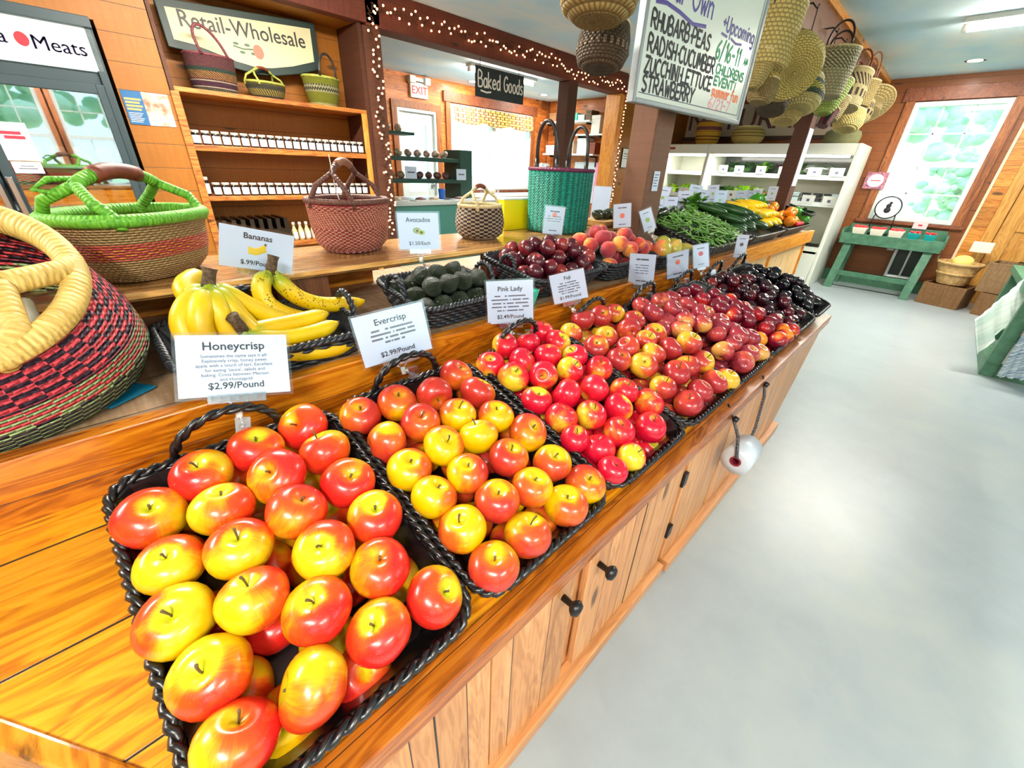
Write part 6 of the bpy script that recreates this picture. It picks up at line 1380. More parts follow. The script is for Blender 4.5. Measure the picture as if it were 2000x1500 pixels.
for z, x0 in ((1.335, 7.26), (1.015, 7.14)):
    MB().box(x0, FB, 1.10, 2.86, z, z + .022).box(x0, FB, 2.92, 3.595, z, z + .022).build('shelf', WHITE, fr, False, .003)
    MB().box(x0 - .012, x0, 1.10, 2.86, z - .02, z + .035).box(x0 - .012, x0, 2.92, 3.595, z - .02, z + .035).build('tag_rail', WHITEP, fr)
FTUBE = glow('fridge_tube', (255, 252, 240), 9)
for y0, y1 in ((1.15, 2.82), (2.95, 3.57)):
    MB().tube([(FX + .10, y0, 1.585), (FX + .10, y1, 1.585)], .013, 8).build('canopy_tube', FTUBE, fr, True)
    area_lamp('canopy_glow', (FX + .12, (y0 + y1) / 2, 1.57), .06, y1 - y0, 6 * (y1 - y0), (1, .98, .92), fr)
MB().box(FX - .003, FX, 1.62, 1.74, 1.655, 1.685).build('badge', plain('red_badge', (190, 50, 50), .4), fr)
MB().box(FX - .003, FX, 3.42, 3.54, 1.655, 1.685).build('badge', plain('dull_red_badge', (150, 66, 50), .4), fr)
rng = random.Random(5)
def tagcard(loc, w, h, label, group):
    t = thing('price_tag', label, 'price tag', loc, (0, -.15, 0), group)
    MB().box(-.001, .001, -w / 2, w / 2, 0, h).build('card', PAPERW, t)
    MB().box(-.002, -.001, -w * .12, w * .12, h * .3, h * .6).build('printing', INKG, t)
for i, y in enumerate((2.70, 2.47, 2.17, 1.86, 1.50, 1.25)): tagcard((7.24, y, 1.36), .13 if i < 3 else .16, .10, 'white price tag on the upper fridge shelf, %s from the middle post' % ORD[i], 'tags on the upper fridge shelf')
for i, y in enumerate((3.45, 3.2, 2.72, 2.45, 2.15, 1.85, 1.44, 1.20)): tagcard((7.12, y, 1.02), .15, .11, 'white price tag on the lower fridge shelf, %s from the far post' % ORD[i], 'tags on the lower fridge shelf')
prod = [(3.50, LEAFL, 'pale lettuce', .11), (3.28, LEAFL, 'pale green lettuce', .12), (3.05, LEAF, 'parsley bunch', .13), (2.74, LEAFD, 'dark kale', .11), (2.58, LEAF, 'romaine', .12), (2.36, LEAFL, 'bright lime lettuce', .15), (2.18, LEAFL, 'lime celery', .12)]
for i, (y, mt, nm, r) in enumerate(prod):
    leaf_clump('lettuce', mt, (7.38, y, 1.07), r, 46, '%s on the lower fridge shelf, %s from the far end' % (nm, ORD[i]), 'greens', 40 + i)
for i in range(5): solid(RD, 'radish', (7.30 + .04 * (i % 2), 1.92 + .045 * i, 1.07 + .02 * (i % 2)), .028, (rng.uniform(-1, 1), .4, .3), 'red radish in the fridge, %s beside the lime celery' % ORD[i], 'radish', 'radishes in the fridge')
CARTON = plain('grey_carton', (150, 168, 170), .5); CARTK = plain('black_punnet', (24, 26, 28), .3)
for i, (y, mt) in enumerate(((1.74, CARTON), (1.64, CARTON), (1.52, CARTK), (1.38, CARTK), (1.26, CARTK), (1.17, CARTON))):
    for lv in range(2):
        t = thing('punnet', '%s produce punnet on the lower fridge shelf, %s towards the window, %s' % ('black' if mt == CARTK else 'clear grey', ORD[i], 'stacked on top' if lv else 'underneath'), 'punnet', (7.30, y, 1.04 + lv * .062), (0, 0, 0), 'punnets in the fridge')
        MB().hull8([(-.05, -.04, 0), (.05, -.04, 0), (.05, .04, 0), (-.05, .04, 0), (-.06, -.048, .05), (.06, -.048, .05), (.06, .048, .05), (-.06, .048, .05)]).build('tub', mt, t, False, .006)
        MB().box(-.061, .061, -.049, .049, .05, .058).build('lid', ACRYLIC, t, False, .003)
for i, (y, mt, nm) in enumerate(((2.66, LEAFD, 'dark kale'), (2.45, LEAFD, 'dark greens'), (2.22, LEAF, 'green lettuce'), (1.95, plain('red_leaf', (60, 24, 26), .5), 'red leaf lettuce'), (1.72, LEAFD, 'dark chard'), (1.5, LEAFD, 'dark spinach'))):
    leaf_clump('lettuce', mt, (7.52, y, 1.42), .11, 40, '%s on the upper fridge shelf, %s from the middle post' % (nm, ORD[i]), 'greens', 60 + i)
o = MB().ball((0, 0, 0), .12, 10, 1, 1.6, .6).build('salad_bag', BAGFILM, None, True); o.location = (7.40, 1.50, 1.44); tag(o, 'puffed clear salad bag on the upper fridge shelf', 'bag')
o = MB().lathe([(.07, 0), (.075, .02), (.05, .2), (.06, .22), (0, .24)], 16).build('plastic_jug', plain('frosted_plastic', (206, 216, 224), .3), None, True); o.location = (6.35, 1.62, .90); tag(o, 'frosted plastic jug standing behind the peppers, before the fridge', 'jug')
o = box('stand', GREENW, 6.1, 6.6, 1.35, 1.9, 0, .90); tag(o, 'plain green stand behind the vegetables under the plastic jug', 'stand')
# NATURALLY board on the end wall
ns = thing('wall_sign', 'wide pale board with dark capitals NATURALLY above the white fridge', 'sign', (7.775, 3.66, 1.87), (0, 0, -PI / 2))
MB().box(0, 2.2, -.02, 0, 0, .42).build('board', plain('linen_board', (176, 160, 138), .6), ns)
MB().box(-.03, 2.23, -.03, .0, -.05, 0).build('bottom_rail', plain('dark_rail', (60, 36, 22), .5), ns)
m = MB(); put_text(m, 'NATURALLY', .38, 1.10, .215, .0215, bold=.004, sx=1.02); m.build('lettering', plain('maroon_letters', (86, 52, 54), .5), ns)
# flyer beside the window
fl = thing('flyer', 'small square flyer with a white circle on a berry pattern beside the end window', 'flyer', (7.735, .99, 1.235), (0, 0, -PI / 2))
MB().box(0, .23, -.002, 0, 0, .20).build('sheet', bumpy('berry_print', (110, 60, 100), (226, 150, 160), 40, .5, 0), fl)
MB().lathe([(0, 0), (1, 0)], 24, .085, .078, M=Matrix.Translation((.115, -.003, .10)) @ RX90, cap=False).build('white_circle', PAPERW, fl)
MB().box(.06, .17, -.004, -.003, .095, .105).build('printing', REDP, fl)
# ------------------------------------------------------------------ green table with berries and a dial scale
gt = thing('green_table', 'green painted wooden table with splayed legs under the end window', 'table', (0, 0, 0))
MB().box(7.30, 7.74, -.06, .94, .665, .69).build('top', GREENW, gt, False, .004)
MB().box(7.28, 7.30, -.07, .95, .575, .705).build('apron', GREENW, gt, False, .003)
MB().box(7.30, 7.74, .94, .965, .62, .76).box(7.30, 7.74, -.085, -.06, .62, .76).build('side_rail', GREENW, gt, False, .003)
MB().box(7.72, 7.745, -.06, .94, .69, .80).build('back_rail', GREENW, gt, False, .003)
for y0 in (.80, -.02):
    MB().hull8([(7.17, y0 + .03, 0), (7.23, y0 + .03, 0), (7.23, y0 + .12, 0), (7.17, y0 + .12, 0), (7.34, y0, .66), (7.40, y0, .66), (7.40, y0 + .09, .66), (7.34, y0 + .09, .66)]).build('leg', GREENW, gt, False, .004)
    MB().hull8([(7.66, y0 + .03, 0), (7.72, y0 + .03, 0), (7.72, y0 + .10, 0), (7.66, y0 + .10, 0), (7.64, y0, .66), (7.70, y0, .66), (7.70, y0 + .09, .66), (7.64, y0 + .09, .66)]).build('leg', GREENW, gt, False, .004)
MB().box(7.225, 7.26, .06, .86, .17, .23).build('stretcher', GREENW, gt, False, .003)
dg = thing('door_grille', 'dark crate door with white bars leaning below the green table', 'panel', (7.72, .30, .18), (0, -.06, 0))
MB().box(-.02, 0, -.26, .06, 0, .44).build('dark_panel', plain('dark_panel_paint', (40, 54, 48), .5), dg)
MB().box(-.04, -.02, .03, .06, 0, .44).box(-.04, -.02, -.11, -.09, 0, .44).box(-.04, -.02, -.26, .06, 0, .03).build('white_bar_frame', WHITEP, dg)
ol = thing('wall_outlet', 'white wall outlet with plugs under the green table', 'outlet', (7.765, .42, .50))
MB().box(-.006, .012, -.045, .035, 0, .12).build('plate', WHITEP, ol, False, .003); MB().box(-.03, -.006, -.03, .02, .02, .05).box(-.03, -.006, -.03, .02, .07, .10).build('plug', WHITEP, ol, False, .003)
BOXW = plain('white_berry_box', (236, 226, 210), .6); TEALB = plain('teal_pint', (0, 150, 150), .5)
def berries(t, w, d, z, n, seed, r=.016):
    rg = random.Random(seed); m = MB()
    for i in range(n): m.ball((rg.uniform(-d, d), rg.uniform(-w, w), z + rg.uniform(-.006, .012)), r, 6)
    b_ = m.build('berry_heap', BERRY, t, True); b_['kind'] = 'stuff'
for i, y in enumerate((.79, .60, .41)):
    t = thing('berry_box', 'white cardboard box of red strawberries on the green table, %s from the fridge' % ORD[i], 'berry box', (7.42, y, .69), (0, 0, 0), 'berry boxes')
    MB().hull8([(-.07, -.06, 0), (.07, -.06, 0), (.07, .06, 0), (-.07, .06, 0), (-.085, -.078, .085), (.085, -.078, .085), (.085, .078, .085), (-.085, .078, .085)]).build('carton', BOXW, t, False, .003); berries(t, .062, .068, .088, 34, i)
for i, y in enumerate((.235, .085)):
    t = thing('pint_basket', 'teal pint basket of raspberries on the green table, %s from the white boxes' % ORD[i], 'pint basket', (7.40, y, .69), (0, 0, 0), 'pint baskets')
    MB().hull8([(-.045, -.045, 0), (.045, -.045, 0), (.045, .045, 0), (-.045, .045, 0), (-.06, -.06, .08), (.06, -.06, .08), (.06, .06, .08), (-.06, .06, .08)]).build('basket', TEALB, t, False, .003); berries(t, .045, .045, .083, 26, 10 + i, .014)
t = thing('pint_basket', 'empty turquoise pint basket on the upper counter between avocados and plums', 'pint basket', (1.03, .985, UZ + .002), (0, 0, .2))
MB().hull8([(-.045, -.045, 0), (.045, -.045, 0), (.045, .045, 0), (-.045, .045, 0), (-.058, -.058, .06), (.058, -.058, .06), (.058, .058, .06), (-.058, .058, .06)]).build('basket', plain('turquoise_pulp', (64, 190, 160), .7), t, False, .003)
ds = thing('dial_scale', 'round white dial scale with black rim standing on the green table before the window', 'scale', (7.56, .61, .69), (0, 0, -PI / 2))
MB().box(-.10, .10, -.07, .07, 0, .03).build('base', BLACKM, ds, False, .004)
MB().tube([(-.12, .0, .03), (-.10, 0, .30)], .008, 6).tube([(.12, 0, .03), (.10, 0, .30)], .008, 6).build('stand', BLACKM, ds, True)
MB().lathe([(.125, -.02), (.125, .02)], 32, M=Matrix.Translation((0, 0, .34)) @ RX90).build('dial', PAPERW, ds)
MB().tube([(math.cos(2 * PI * i / 32) * .128, -.012, .34 + math.sin(2 * PI * i / 32) * .128) for i in range(32)], .010, 8, True).build('dial_rim', BLACKM, ds, True)
MB().ball((0, -.024, .31), .035, 8, 1, .2, 1).ball((.0, -.024, .36), .026, 8, 1, .2, 1).ball((.012, -.024, .395), .016, 8, 1, .2, 1).build('printed_emblem', INK, ds, True)
t = thing('price_tag', 'small pale pink card standing on the window sill behind the berries', 'price tag', (7.70, .23, .80)); MB().box(-.001, .001, -.07, .07, 0, .09).build('card', plain('pinkish_card', (226, 206, 210), .6), t); MB().box(-.002, -.001, -.02, .02, .035, .055).build('printing', REDP, t)
# crates, bushel basket and melon
def crate(loc, rz, w, d, h, label, mat):
    t = thing('wooden_crate', label, 'crate', loc, (0, 0, rz), 'crates by the pine door')
    MB().box(0, .014, -w, 0, 0, h).build('front_board', mat, t, False, .003); MB().box(d - .014, d, -w, 0, 0, h).build('back_board', mat, t, False, .003)
    MB().box(.014, d - .014, -.018, 0, 0, h).build('side_board', mat, t, False, .003); MB().box(.014, d - .014, -w, -w + .018, 0, h).build('side_board', mat, t, False, .003)
    MB().box(.014, d - .014, -w + .018, -.018, 0, .02).build('bottom', mat, t); MB().box(.014, d - .014, -w + .018, -.018, h - .06, h - .045).build('filler_board', mat, t)
    return t
crate((7.20, -.06, 0), -.28, .40, .36, .255, 'brown wooden crate on the floor under the bushel basket', CRATE_D)
crate((7.06, -.56, 0), -.28, .45, .36, .25, 'brown wooden crate on the floor beside the pale cart', CRATE_D)
crate((7.10, -.50, .253), -.22, .48, .36, .32, 'grey weathered crate stacked on top of the crate beside the cart', CRATE)
t = thing('bushel_basket', 'round slatted bushel basket holding a pale yellow melon', 'basket', (7.33, -.29, .257))
m = MB()
for i in range(26):
    a = 2 * PI * i / 26; c, s_ = math.cos(a), math.sin(a); q = .021
    m.hull8([(c * .13 + s_ * q * .7, s_ * .13 - c * q * .7, 0), (c * .13 - s_ * q * .7, s_ * .13 + c * q * .7, 0), (c * .122 - s_ * q * .7, s_ * .122 + c * q * .7, 0), (c * .122 + s_ * q * .7, s_ * .122 - c * q * .7, 0),
             (c * .20 + s_ * q * 1.2, s_ * .20 - c * q * 1.2, .25), (c * .20 - s_ * q * 1.2, s_ * .20 + c * q * 1.2, .25), (c * .192 - s_ * q * 1.2, s_ * .192 + c * q * 1.2, .25), (c * .192 + s_ * q * 1.2, s_ * .192 - c * q * 1.2, .25)])
m.build('slat_wall', BUSHEL, t)
MB().lathe([(.196, .225), (.207, .225), (.209, .255), (.198, .255), (.196, .225)], 36, cap=False).lathe([(.160, .11), (.172, .11), (.178, .135), (.166, .135)], 36, cap=False).build('hoop', BUSHEL, t, True)
MB().lathe([(.0, .19), (.18, .19)], 24, cap=False).lathe([(0, .01), (.125, .01)], 24, cap=False).build('lining', BUSHEL, t)
for s in (-1, 1): MB().tube([(-.04, s * .205, .24), (-.04, s * .215, .30), (.04, s * .215, .30), (.04, s * .205, .24)], .004, 6).build('wire_handle', CHROME, t)
o = MB().ball((0, 0, 0), .085, 14, 1.0, 1.15, .9).build('melon', MELON, None, True); o.location = (7.32, -.30, .515); tag(o, 'pale yellow melon lying in the bushel basket', 'melon')
t = thing('price_tag', 'white card standing behind the melon at the pine door', 'price tag', (7.55, -.40, .50), (0, -.1, 0)); MB().box(-.001, .001, -.09, .09, .12, .24).build('card', PAPERW, t); MB().tube([(0, 0, -.2), (0, 0, .12)], .004, 6).build('stick', BUSHEL, t)
leaf_clump('herb_bunch', LEAFD, (7.25, -.80, .56), .09, 30, 'dark leaves sticking out of the weathered top crate', 'greens', 90)
# cart with cloth at the aisle edge
ct = thing('market_cart', 'green market cart with open timber frame at the right side of the aisle', 'cart', (4.68, -.60, 0))
MB().box(0, 1.4, -.08, 0, 0, .10).box(0, 1.4, -.95, -.87, 0, .10).box(0, .08, -.87, -.08, 0, .10).box(1.32, 1.4, -.87, -.08, 0, .10).build('base_frame', GREENW, ct, False, .004)
for x, y in ((0, -.08), (1.33, -.08), (0, -.95), (1.33, -.95)): MB().box(x, x + .07, y, y + .08, .10, .62).build('leg', GREENW, ct, False, .004)
MB().box(-.02, 1.42, -.97, .02, .62, .68).build('top', GREENW, ct, False, .004)
MB().box(.02, 1.38, -.20, -.17, .22, .50).build('brown_panel', plain('brown_board', (146, 104, 80), .5), ct, False, .004)
MB().box(.07, .16, -.85, -.12, .10, .16).build('rail', GREENW, ct, False, .003)
def cloth(label, quad, mat, seed, name='cloth'):
    rg = random.Random(seed); nU, nV = 22, 12; a, b_, c, d = [Vector(p) for p in quad]; V = []; nrm = (b_ - a).cross(d - a).normalized()
    for th in (0, .004):
        for i in range(nU + 1):
            for j in range(nV + 1):
                s, q = i / nU, j / nV; p = (a * (1 - s) + b_ * s) * (1 - q) + (d * (1 - s) + c * s) * q
                V.append(p + nrm * (.012 * math.sin(s * 17 + seed) * (.3 + q) + .006 * math.sin(s * 41) + th))
    F = []; n0 = (nU + 1) * (nV + 1); W = nV + 1
    for i in range(nU):
        for j in range(nV):
            k = i * W + j; F += [(k, k + 1, k + W + 1, k + W), (n0 + k + W, n0 + k + W + 1, n0 + k + 1, n0 + k)]
    for i in range(nU):
        for j in (0, nV): k = i * W + j; F.append((k, k + W, n0 + k + W, n0 + k))
    for j in range(nV):
        for i in (0, nU): k = i * W + j; F.append((k, k + 1, n0 + k + 1, n0 + k))
    o = MB().add(V, F).build(name, mat, None, True); tag(o, label, 'cloth'); return o
def striped(name, a, b, fr_):
    g = G(name); c = g.xyz(g.obj()); n = g.noise(g.vec(g.math('MULTIPLY', c[0], 3.0), g.math('MULTIPLY', g.math('ADD', c[1], c[2]), fr_), 0.0), 1, 2)
    return g.set(color=g.ramp(n, [(.4, lin(a)), (.6, lin(b))]), rough=.9, sheen=.2).m
cloth('pale mint cloth draped over the side of the green cart', [(4.70, -.50, .69), (6.0, -.50, .69), (5.6, -.46, .42), (4.62, -.42, .20)][0:0] or [at(1905, 625, 0, 4.72), at(2015, 533, 0, 5.15), at(2010, 590, 0, 4.95), at(1913, 692, 0, 4.66)], striped('mint_cloth', (196, 220, 210), (222, 236, 228), 26), 1)
cloth('blue-grey striped cloth hanging in front of the green cart', [at(2012, 630, 0, 4.60), at(2040, 640, 0, 4.60), at(2000, 742, 0, 4.62), at(1946, 735, 0, 4.62)], striped('blue_striped_cloth', (120, 150, 176), (206, 220, 224), 60), 2)
t = thing('tote_box', 'deep blue plastic box at the edge of the aisle beside the cart', 'box', tuple(at(2012, 745, 2, 0.0)), (0, 0, .3)); MB().hull8([(-.1, -.1, 0), (.1, -.1, 0), (.1, .1, 0), (-.1, .1, 0), (-.12, -.12, .16), (.12, -.12, .16), (.12, .12, .16), (-.12, .12, .16)]).build('tub', plain('deep_blue_plastic', (10, 60, 170), .4), t, False, .006)
# ------------------------------------------------------------------ produce-bag roll on braided cords
br = thing('bag_roll', 'roll of clear produce bags, dark red core, hung by braided cords from the counter lip', 'bag roll', (1.385, .226, .415))
m = MB(); RY = Matrix.Rotation(PI / 2, 4, 'Y')
m.lathe([(.019, 0), (.050, 0), (.050, .13), (.019, .13), (.019, 0)], 28, M=RY, cap=False).build('film_roll', plain('bag_film_roll', (206, 216, 228), .3, sss=.1), br, True)
MB().lathe([(.013, -.002), (.019, -.002), (.019, .132), (.013, .132), (.013, -.002)], 18, M=RY, cap=False).build('core', plain('maroon_core', (130, 30, 50), .6), br)
def cord(name, pts):
    o_ = MB()
    for ph in (0, PI):
        Q = []; n_ = 90; P = [Vector(p) for p in pts]
        for i in range(n_ + 1):
            s = i / n_ * (len(P) - 1); k_ = min(int(s), len(P) - 2); p = P[k_].lerp(P[k_ + 1], s - k_); an = i * 1.25 + ph
            Q.append(p + Vector((math.cos(an) * .0035, math.sin(an) * .0035, 0)))
        o_.tube(Q, .0034, 5)
    o_.build(name, wicker('braided_cord', (16, 16, 20), (120, 120, 126), 300, .6, 0) if 'braided_cord' not in bpy.data.materials else bpy.data.materials['braided_cord'], br, True)
cord('braided_cord', [(.02, 0, 0), (-.01, .0, .03), (.012, .02, .09), (.022, .05, .135)])
cord('braided_cord', [(.115, 0, 0), (.20, .01, .05), (.34, .04, .12), (.366, .055, .15)])
for p, q in (((.022, .05, .135), (.024, .085, .190)), ((.366, .055, .15), (.37, .075, .190))):
    MB().tube([p, tuple(Vector(p).lerp(Vector(q), .6)), q], .0035, 6).tube([p, tuple(Vector(p) + Vector((.012, -.004, .012)))], .010, 8).build('hook', BLACKM, br, True)
# ------------------------------------------------------------------ bakery things
bk = thing('chalk_sign', 'dark chalkboard hanging in the opening, lettered Baked Goods', 'sign', (3.18, 3.745, 1.915), (0, 0, 0))
MB().box(0, .675, -.008, .008, 0, .25).build('board', plain('chalkboard', (40, 48, 50), .7), bk, False, .002)
m = MB(); hand(m, 'Baked', .03, .085, .125, .0075, Matrix.Translation((0, -.009, 0)), width=.31); hand(m, 'Goods', .38, .085, .125, .0075, Matrix.Translation((0, -.009, 0)), width=.29); m.tube([(.06, .055, 0), (.14, .045, 0), (.20, .055, 0)], .007, 6, flat=.15, M=Matrix.Translation((0, -.009, 0)) @ RX90)
m.build('chalk_lettering', plain('chalk', (240, 236, 226), .8), bk)
MB().tube([(.06, 0, .25), (.06, 0, .31)], .003, 6).tube([(.60, 0, .25), (.60, 0, .31)], .003, 6).build('hanging_wire', BLACKM, bk)
ex = thing('exit_sign', 'white EXIT sign with twin emergency lamps above the bakery door', 'sign', (4.06, 6.295, 2.17))
MB().box(0, .30, -.05, 0, 0, .19).build('case', LAMPWHITE, ex, False, .006)
m = MB(); put_text(m, 'EXIT', .135, .15, .09, .0515, bold=.002); m.build('lettering', plain('exit_red', (226, 60, 60), .5), ex)
MB().box(-.03, .33, -.06, 0, .20, .25).build('lamp_bar', LAMPWHITE, ex, False, .004)
for x in (.02, .28): MB().box(x - .05, x + .05, -.10, -.02, .17, .26).build('lamp_head', LAMPWHITE, ex, False, .01)
# valance
g = G('checked_valance'); u = g.xyz(g.obj()); fz = g.math('FLOOR', g.math('MULTIPLY', u[2], 26.0)); q = g.math('FRACT', g.math('ADD', g.math('MULTIPLY', u[0], 9.0), g.math('MULTIPLY', g.math('MODULO', fz, 2.0), .5)))
fq = g.math('FRACT', g.math('MULTIPLY', u[2], 26.0)); ed = g.math('MULTIPLY', g.math('GREATER_THAN', q, .18), g.math('GREATER_THAN', fq, .25))
g.set(color=g.mix(ed, lin((110, 60, 36)), g.mix(g.smooth(g.noise(g.obj(), 6, 2), .45, .6), lin((214, 188, 96)), lin((220, 164, 124)))), rough=.9)
vm = MB(); V = []; n_ = 80
for th in (0, .006):
    for i in range(n_ + 1):
        x = 4.83 + 1.87 * i / n_; wv = .018 * math.sin(i * 1.1); dz = .02 * abs(math.sin(i / n_ * PI * 3))
        V += [(x, 6.20 + wv - th, 1.95 - dz * 2.2), (x, 6.23 + wv * .5 - th, 2.16)]
vm.add(V, [(2 * i, 2 * i + 2, 2 * i + 3, 2 * i + 1) for i in range(n_)] + [(2 * (n_ + 1) + 2 * i + 1, 2 * (n_ + 1) + 2 * i + 3, 2 * (n_ + 1) + 2 * i + 2, 2 * (n_ + 1) + 2 * i) for i in range(n_)])
o = vm.build('valance_curtain', g.m, None, True); tag(o, 'short cream brick-patterned valance over the bakery window', 'curtain')
# bakery counter and rack
bc = thing('bakery_counter', 'teal fronted bakery counter with pale top seen through the opening', 'counter')
TEALC = plain('teal_counter_paint', (84, 150, 140), .5); DGREEN = plain('dark_green_rack', (34, 76, 66), .45)
MB().box(2.3, 4.75, 4.55, 5.35, 0, .86).build('front', TEALC, bc); MB().box(2.27, 4.78, 4.52, 5.38, .86, .90).build('top', plain('pale_counter_top', (214, 222, 220), .35), bc, False, .004)
rk = thing('bakery_rack', 'dark green stepped rack of packaged baked goods on the bakery counter', 'rack', (2.45, 4.80, .90))
MB().box(1.36, 1.56, 0, .36, 0, .58).build('side_panel', DGREEN, rk, False, .004); MB().box(0, .04, 0, .36, 0, .80).build('side_panel', DGREEN, rk, False, .004)
MB().box(.04, 1.36, -.02, .34, .19, .235).build('shelf', DGREEN, rk, False, .004); MB().box(.04, 1.36, .02, .36, .43, .475).build('shelf', DGREEN, rk, False, .004); MB().box(.04, .75, .10, .36, .70, .73).build('shelf', DGREEN, rk, False, .004)
rng = random.Random(31)
PKA = bumpy('cookie_pack', (120, 90, 76), (226, 206, 190), 30, .4); PKB = bumpy('brown_bread_pack', (160, 130, 96), (220, 206, 180), 22, .4); PKC = bumpy('dark_cake_pack', (70, 40, 40), (150, 110, 110), 30, .4)
def pack(loc, mat, lab, i):
    o = MB().ball((0, 0, 0), .055, 8, 1, .8, .75).build('bakery_pack', mat, None, True); o.location = loc; o.rotation_euler = (rng.uniform(-.3, .3), rng.uniform(-.5, .5), rng.uniform(0, 3)); tag(o, lab, 'baked goods', 'packs on the bakery rack')
for i in range(9): pack((2.58 + .135 * i, 4.93, 1.175), PKB if i < 4 else PKC, 'wrapped bakery pack on the low rack shelf, %s from its near end' % ORD[i], i)
for i in range(9): pack((2.58 + .135 * i, 4.95, 1.415), PKB if i < 4 else PKA, 'wrapped bakery pack on the middle rack shelf, %s from its near end' % ORD[i], i)
for i in range(4): pack((2.60 + .15 * i, 5.02, 1.67), PKB, 'wrapped bakery pack on the top rack shelf, %s from its near end' % ORD[i], i)
for i, (x, z) in enumerate(((2.95, 1.20), (3.72, 1.19))):
    t = thing('price_tag', ('white lettered card on the low rack shelf, near end', 'white lettered card on the low rack shelf before the dark packs')[i], 'price tag', (x, 4.77, z - .06)); MB().box(0, .16, 0, .002, 0, .13).build('card', PAPER, t); MB().box(.03, .13, -.001, 0, .06, .075).build('printing', INKG, t)
t = thing('plastic_cup', 'blue plastic cup on the bakery counter under the rack', 'cup', (3.42, 4.70, .90)); MB().lathe([(.035, 0), (.046, .13), (.043, .13), (.033, .005)], 18).build('cup', plain('blue_cup', (30, 100, 200), .4), t, True)
MB().box(-.001, .001, -.001, .001, 0, .002).build('base', plain('blue_cup_base', (30, 100, 200), .4), t)
for i, x in enumerate((2.72, 3.05, 3.25, 3.65, 3.95)):
    t = thing('bakery_tray', 'flat pale tray of pastries on the bakery counter edge, %s along' % ORD[i], 'tray', (x, 4.63, .90), (0, 0, rng.uniform(-.2, .2)), 'trays on the bakery counter')
    MB().box(-.11, .11, -.07, .07, 0, .015).build('tray', PAPERW, t, False, .004); MB().ball((0, 0, .02), .05, 8, 1.5, .9, .5).build('pastry', PKC if i % 2 else PKB, t, True)
sd = thing('side_table', 'white side table in front of the bakery window', 'table'); MB().box(5.0, 6.7, 5.45, 6.15, .84, .88).build('top', plain('white_table_top', (232, 234, 232), .3), sd, False, .004)
for x in (5.05, 6.6):
    for y in (5.5, 6.05): MB().box(x, x + .05, y, y + .05, 0, .84).build('leg', WHITEP, sd)
t = thing('wooden_box', 'orange-brown wooden box on the floor side of the bakery, beside the checked basket', 'box', (4.30, 4.20, 0)); MB().box(0, .62, 0, .28, 0, .84).build('box', wood('redwood_box', (150, 66, 30), (190, 92, 46), (210, 120, 66), 0, 2, .3, .006, .3), t, False, .004); MB().box(-.02, .64, -.02, .30, .84, .87).build('lid', WHITEP, t, False, .004)
t = thing('cake_dome', 'clear glass dome on the white side table by the window', 'dome', (5.2, 5.75, .88)); MB().lathe([(.15, 0), (.16, .02), (.16, .15), (.12, .26), (.04, .31), (0, .315)], 28).build('dome', ACRYLIC, t, True); MB().lathe([(.17, 0), (.17, .012)], 28).build('plate', WHITEP, t); MB().ball((0, 0, .31), .02, 6).build('knob', WHITEP, t, True); MB().lathe([(.1, .012), (.1, .07), (.05, .09)], 20).build('cake', PKB, t, True)
g = G('patterned_fabric'); vv = g.n('TexVoronoi', {'Vector': g.obj(), 'Scale': 26.0}, 0); g.set(color=g.mix(g.smooth(vv, .3, .5), lin((120, 150, 160)), lin((232, 240, 240))), rough=.9)
ap = cloth('grey patterned apron hanging by the bakery window', [(5.95, 5.40, 1.36), (6.32, 5.40, 1.38), (6.45, 5.38, .92), (5.82, 5.38, .92)], g.m, 5, 'apron')
t = thing('apron_stand', 'thin white stand holding the patterned apron', 'stand', (6.13, 5.43, 0)); MB().tube([(0, 0, 0), (0, 0, 1.4)], .012, 8).tube([(-.18, 0, 1.37), (.18, 0, 1.39)], .010, 8).build('pole', WHITEP, t, True); MB().lathe([(.16, 0), (.16, .02), (.02, .03)], 20).build('base', WHITEP, t, True)
# shelves on the bakery side wall
for i, (z, y0, y1) in enumerate(((2.07, 5.05, 6.2), (1.86, 4.75, 5.45), (1.55, 4.9, 6.1))):
    t = thing('bakery_shelf', ('topmost white shelf on the bakery side wall', 'middle white shelf on the bakery side wall, nearest the jamb', 'lowest white shelf on the bakery side wall')[i], 'shelf', (0, 0, 0)); MB().box(6.90, 7.2, y0, y1, z, z + .025).build('board', WHITEP, t, False, .003)
    for y in (y0 + .12, y1 - .12): MB().box(6.98, 7.2, y - .01, y + .01, z - .03, z).box(7.17, 7.2, y - .01, y + .01, z - .18, z - .03).build('bracket', BLACKM, t)
bx = [(5.95, 2.095, .16, .14, (120, 84, 50), 'brown card box at the window end of the topmost bakery shelf'), (5.45, 2.095, .16, .12, (60, 180, 150), 'mint green box on the topmost bakery shelf'), (5.28, 2.095, .14, .09, (190, 220, 214), 'pale mint box on the topmost bakery shelf beside the mint green one'), (5.12, 2.095, .12, .15, (90, 70, 40), 'dark brown box at the jamb end of the topmost bakery shelf'),
      (4.95, 1.885, .18, .28, (226, 226, 220), 'tall white box on the middle bakery shelf'), (5.9, 1.575, .32, .14, (226, 230, 230), 'wide white box on the lowest bakery shelf by the window'), (5.5, 1.575, .2, .22, (236, 196, 160), 'peach coloured box on the lowest bakery shelf'), (5.2, 1.575, .22, .25, (206, 216, 226), 'pale blue box on the lowest bakery shelf'), (4.98, 1.575, .14, .18, (120, 60, 40), 'red-brown box on the lowest bakery shelf at the jamb')]
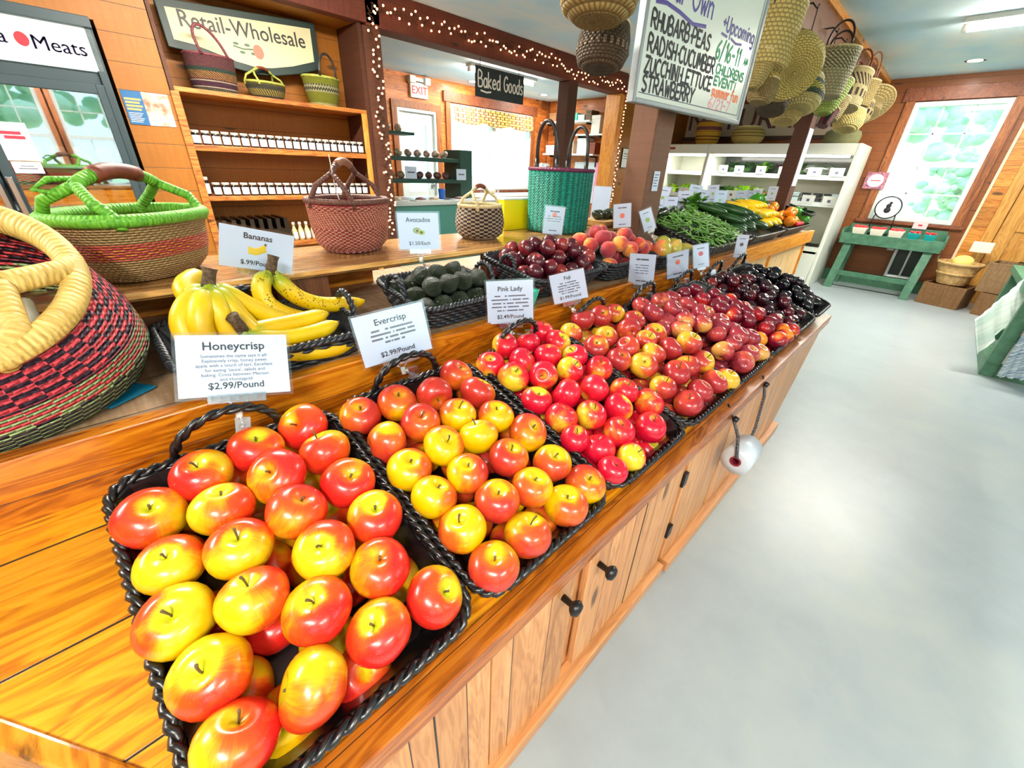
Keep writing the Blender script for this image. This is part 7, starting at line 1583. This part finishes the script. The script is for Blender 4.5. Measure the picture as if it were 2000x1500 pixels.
for y, z, w, h, c, lab in bx:
    t = thing('storage_box', lab, 'box', (7.04, y, z)); mt = plain('box_card', c, .6); MB().box(-.09, .12, -w / 2, w / 2, 0, h * .8).build('body', mt, t, False, .004); MB().box(-.095, .125, -w / 2 - .005, w / 2 + .005, h * .8, h).build('lid', mt, t, False, .003)
t = thing('wall_poster', 'pale blue poster with a pink edge on the bakery side wall', 'poster', (7.195, 5.5, .75)); MB().box(-.006, 0, -.62, 0, 0, .70).build('sheet', plain('pale_blue_print', (206, 224, 230), .4), t); MB().box(-.012, -.006, -.62, -.5, 0, .70).build('pink_edge', plain('pink_print', (246, 150, 196), .5), t)
# things on the bag shelf's back edge and the wall by the jamb
t = thing('yellow_box', 'bright yellow box standing behind the teal tote on the bag shelf', 'box', (1.53, 1.585, 1.015)); MB().box(0, .20, 0, .05, 0, .142).build('body', plain('bright_yellow', (246, 226, 0), .5), t, False, .002); MB().box(-.002, .202, -.002, .052, .142, .150).build('lid', WHITEP, t, False, .002); MB().box(.17, .19, -.004, 0, .10, .125).build('label', PAPERW, t)
t = thing('shallow_basket', 'low tan basket of dark packets on the far end of the bag shelf', 'basket', (2.25, 1.46, 1.015)); MB().hull8([(-.10, -.07, 0), (.10, -.07, 0), (.10, .07, 0), (-.10, .07, 0), (-.12, -.09, .035), (.12, -.09, .035), (.12, .09, .035), (-.12, .09, .035)]).build('basket', BUSHEL, t, False, .004)
for i in range(5):
    o = MB().ball((0, 0, 0), .035, 8, 1.3, .9, .7).build('seed_packet', bumpy('dark_packet', (24, 34, 26), (70, 84, 60), 40, .3) if i == 0 else bpy.data.materials['dark_packet'], None, True); o.location = (2.17 + .04 * i, 1.46 + .02 * (i % 2), 1.075); o.rotation_euler = (.3 * i, .4, i); tag(o, 'dark glossy packet in the low tan basket, %s along' % ORD[i], 'packet', 'packets in the tan basket')
t = thing('framed_notice', 'small framed paper on the yellow pine wall beside the far jamb', 'notice', (5.92, 3.698, 1.36)); MB().box(0, .23, -.012, 0, 0, .26).build('frame', BLACKM, t); MB().box(.012, .218, -.014, -.012, .012, .248).build('paper', PAPERW, t)
MB().box(.04, .18, -.015, -.014, .18, .19).box(.04, .16, -.015, -.014, .15, .157).box(.04, .17, -.015, -.014, .12, .127).build('printing', INKG, t)
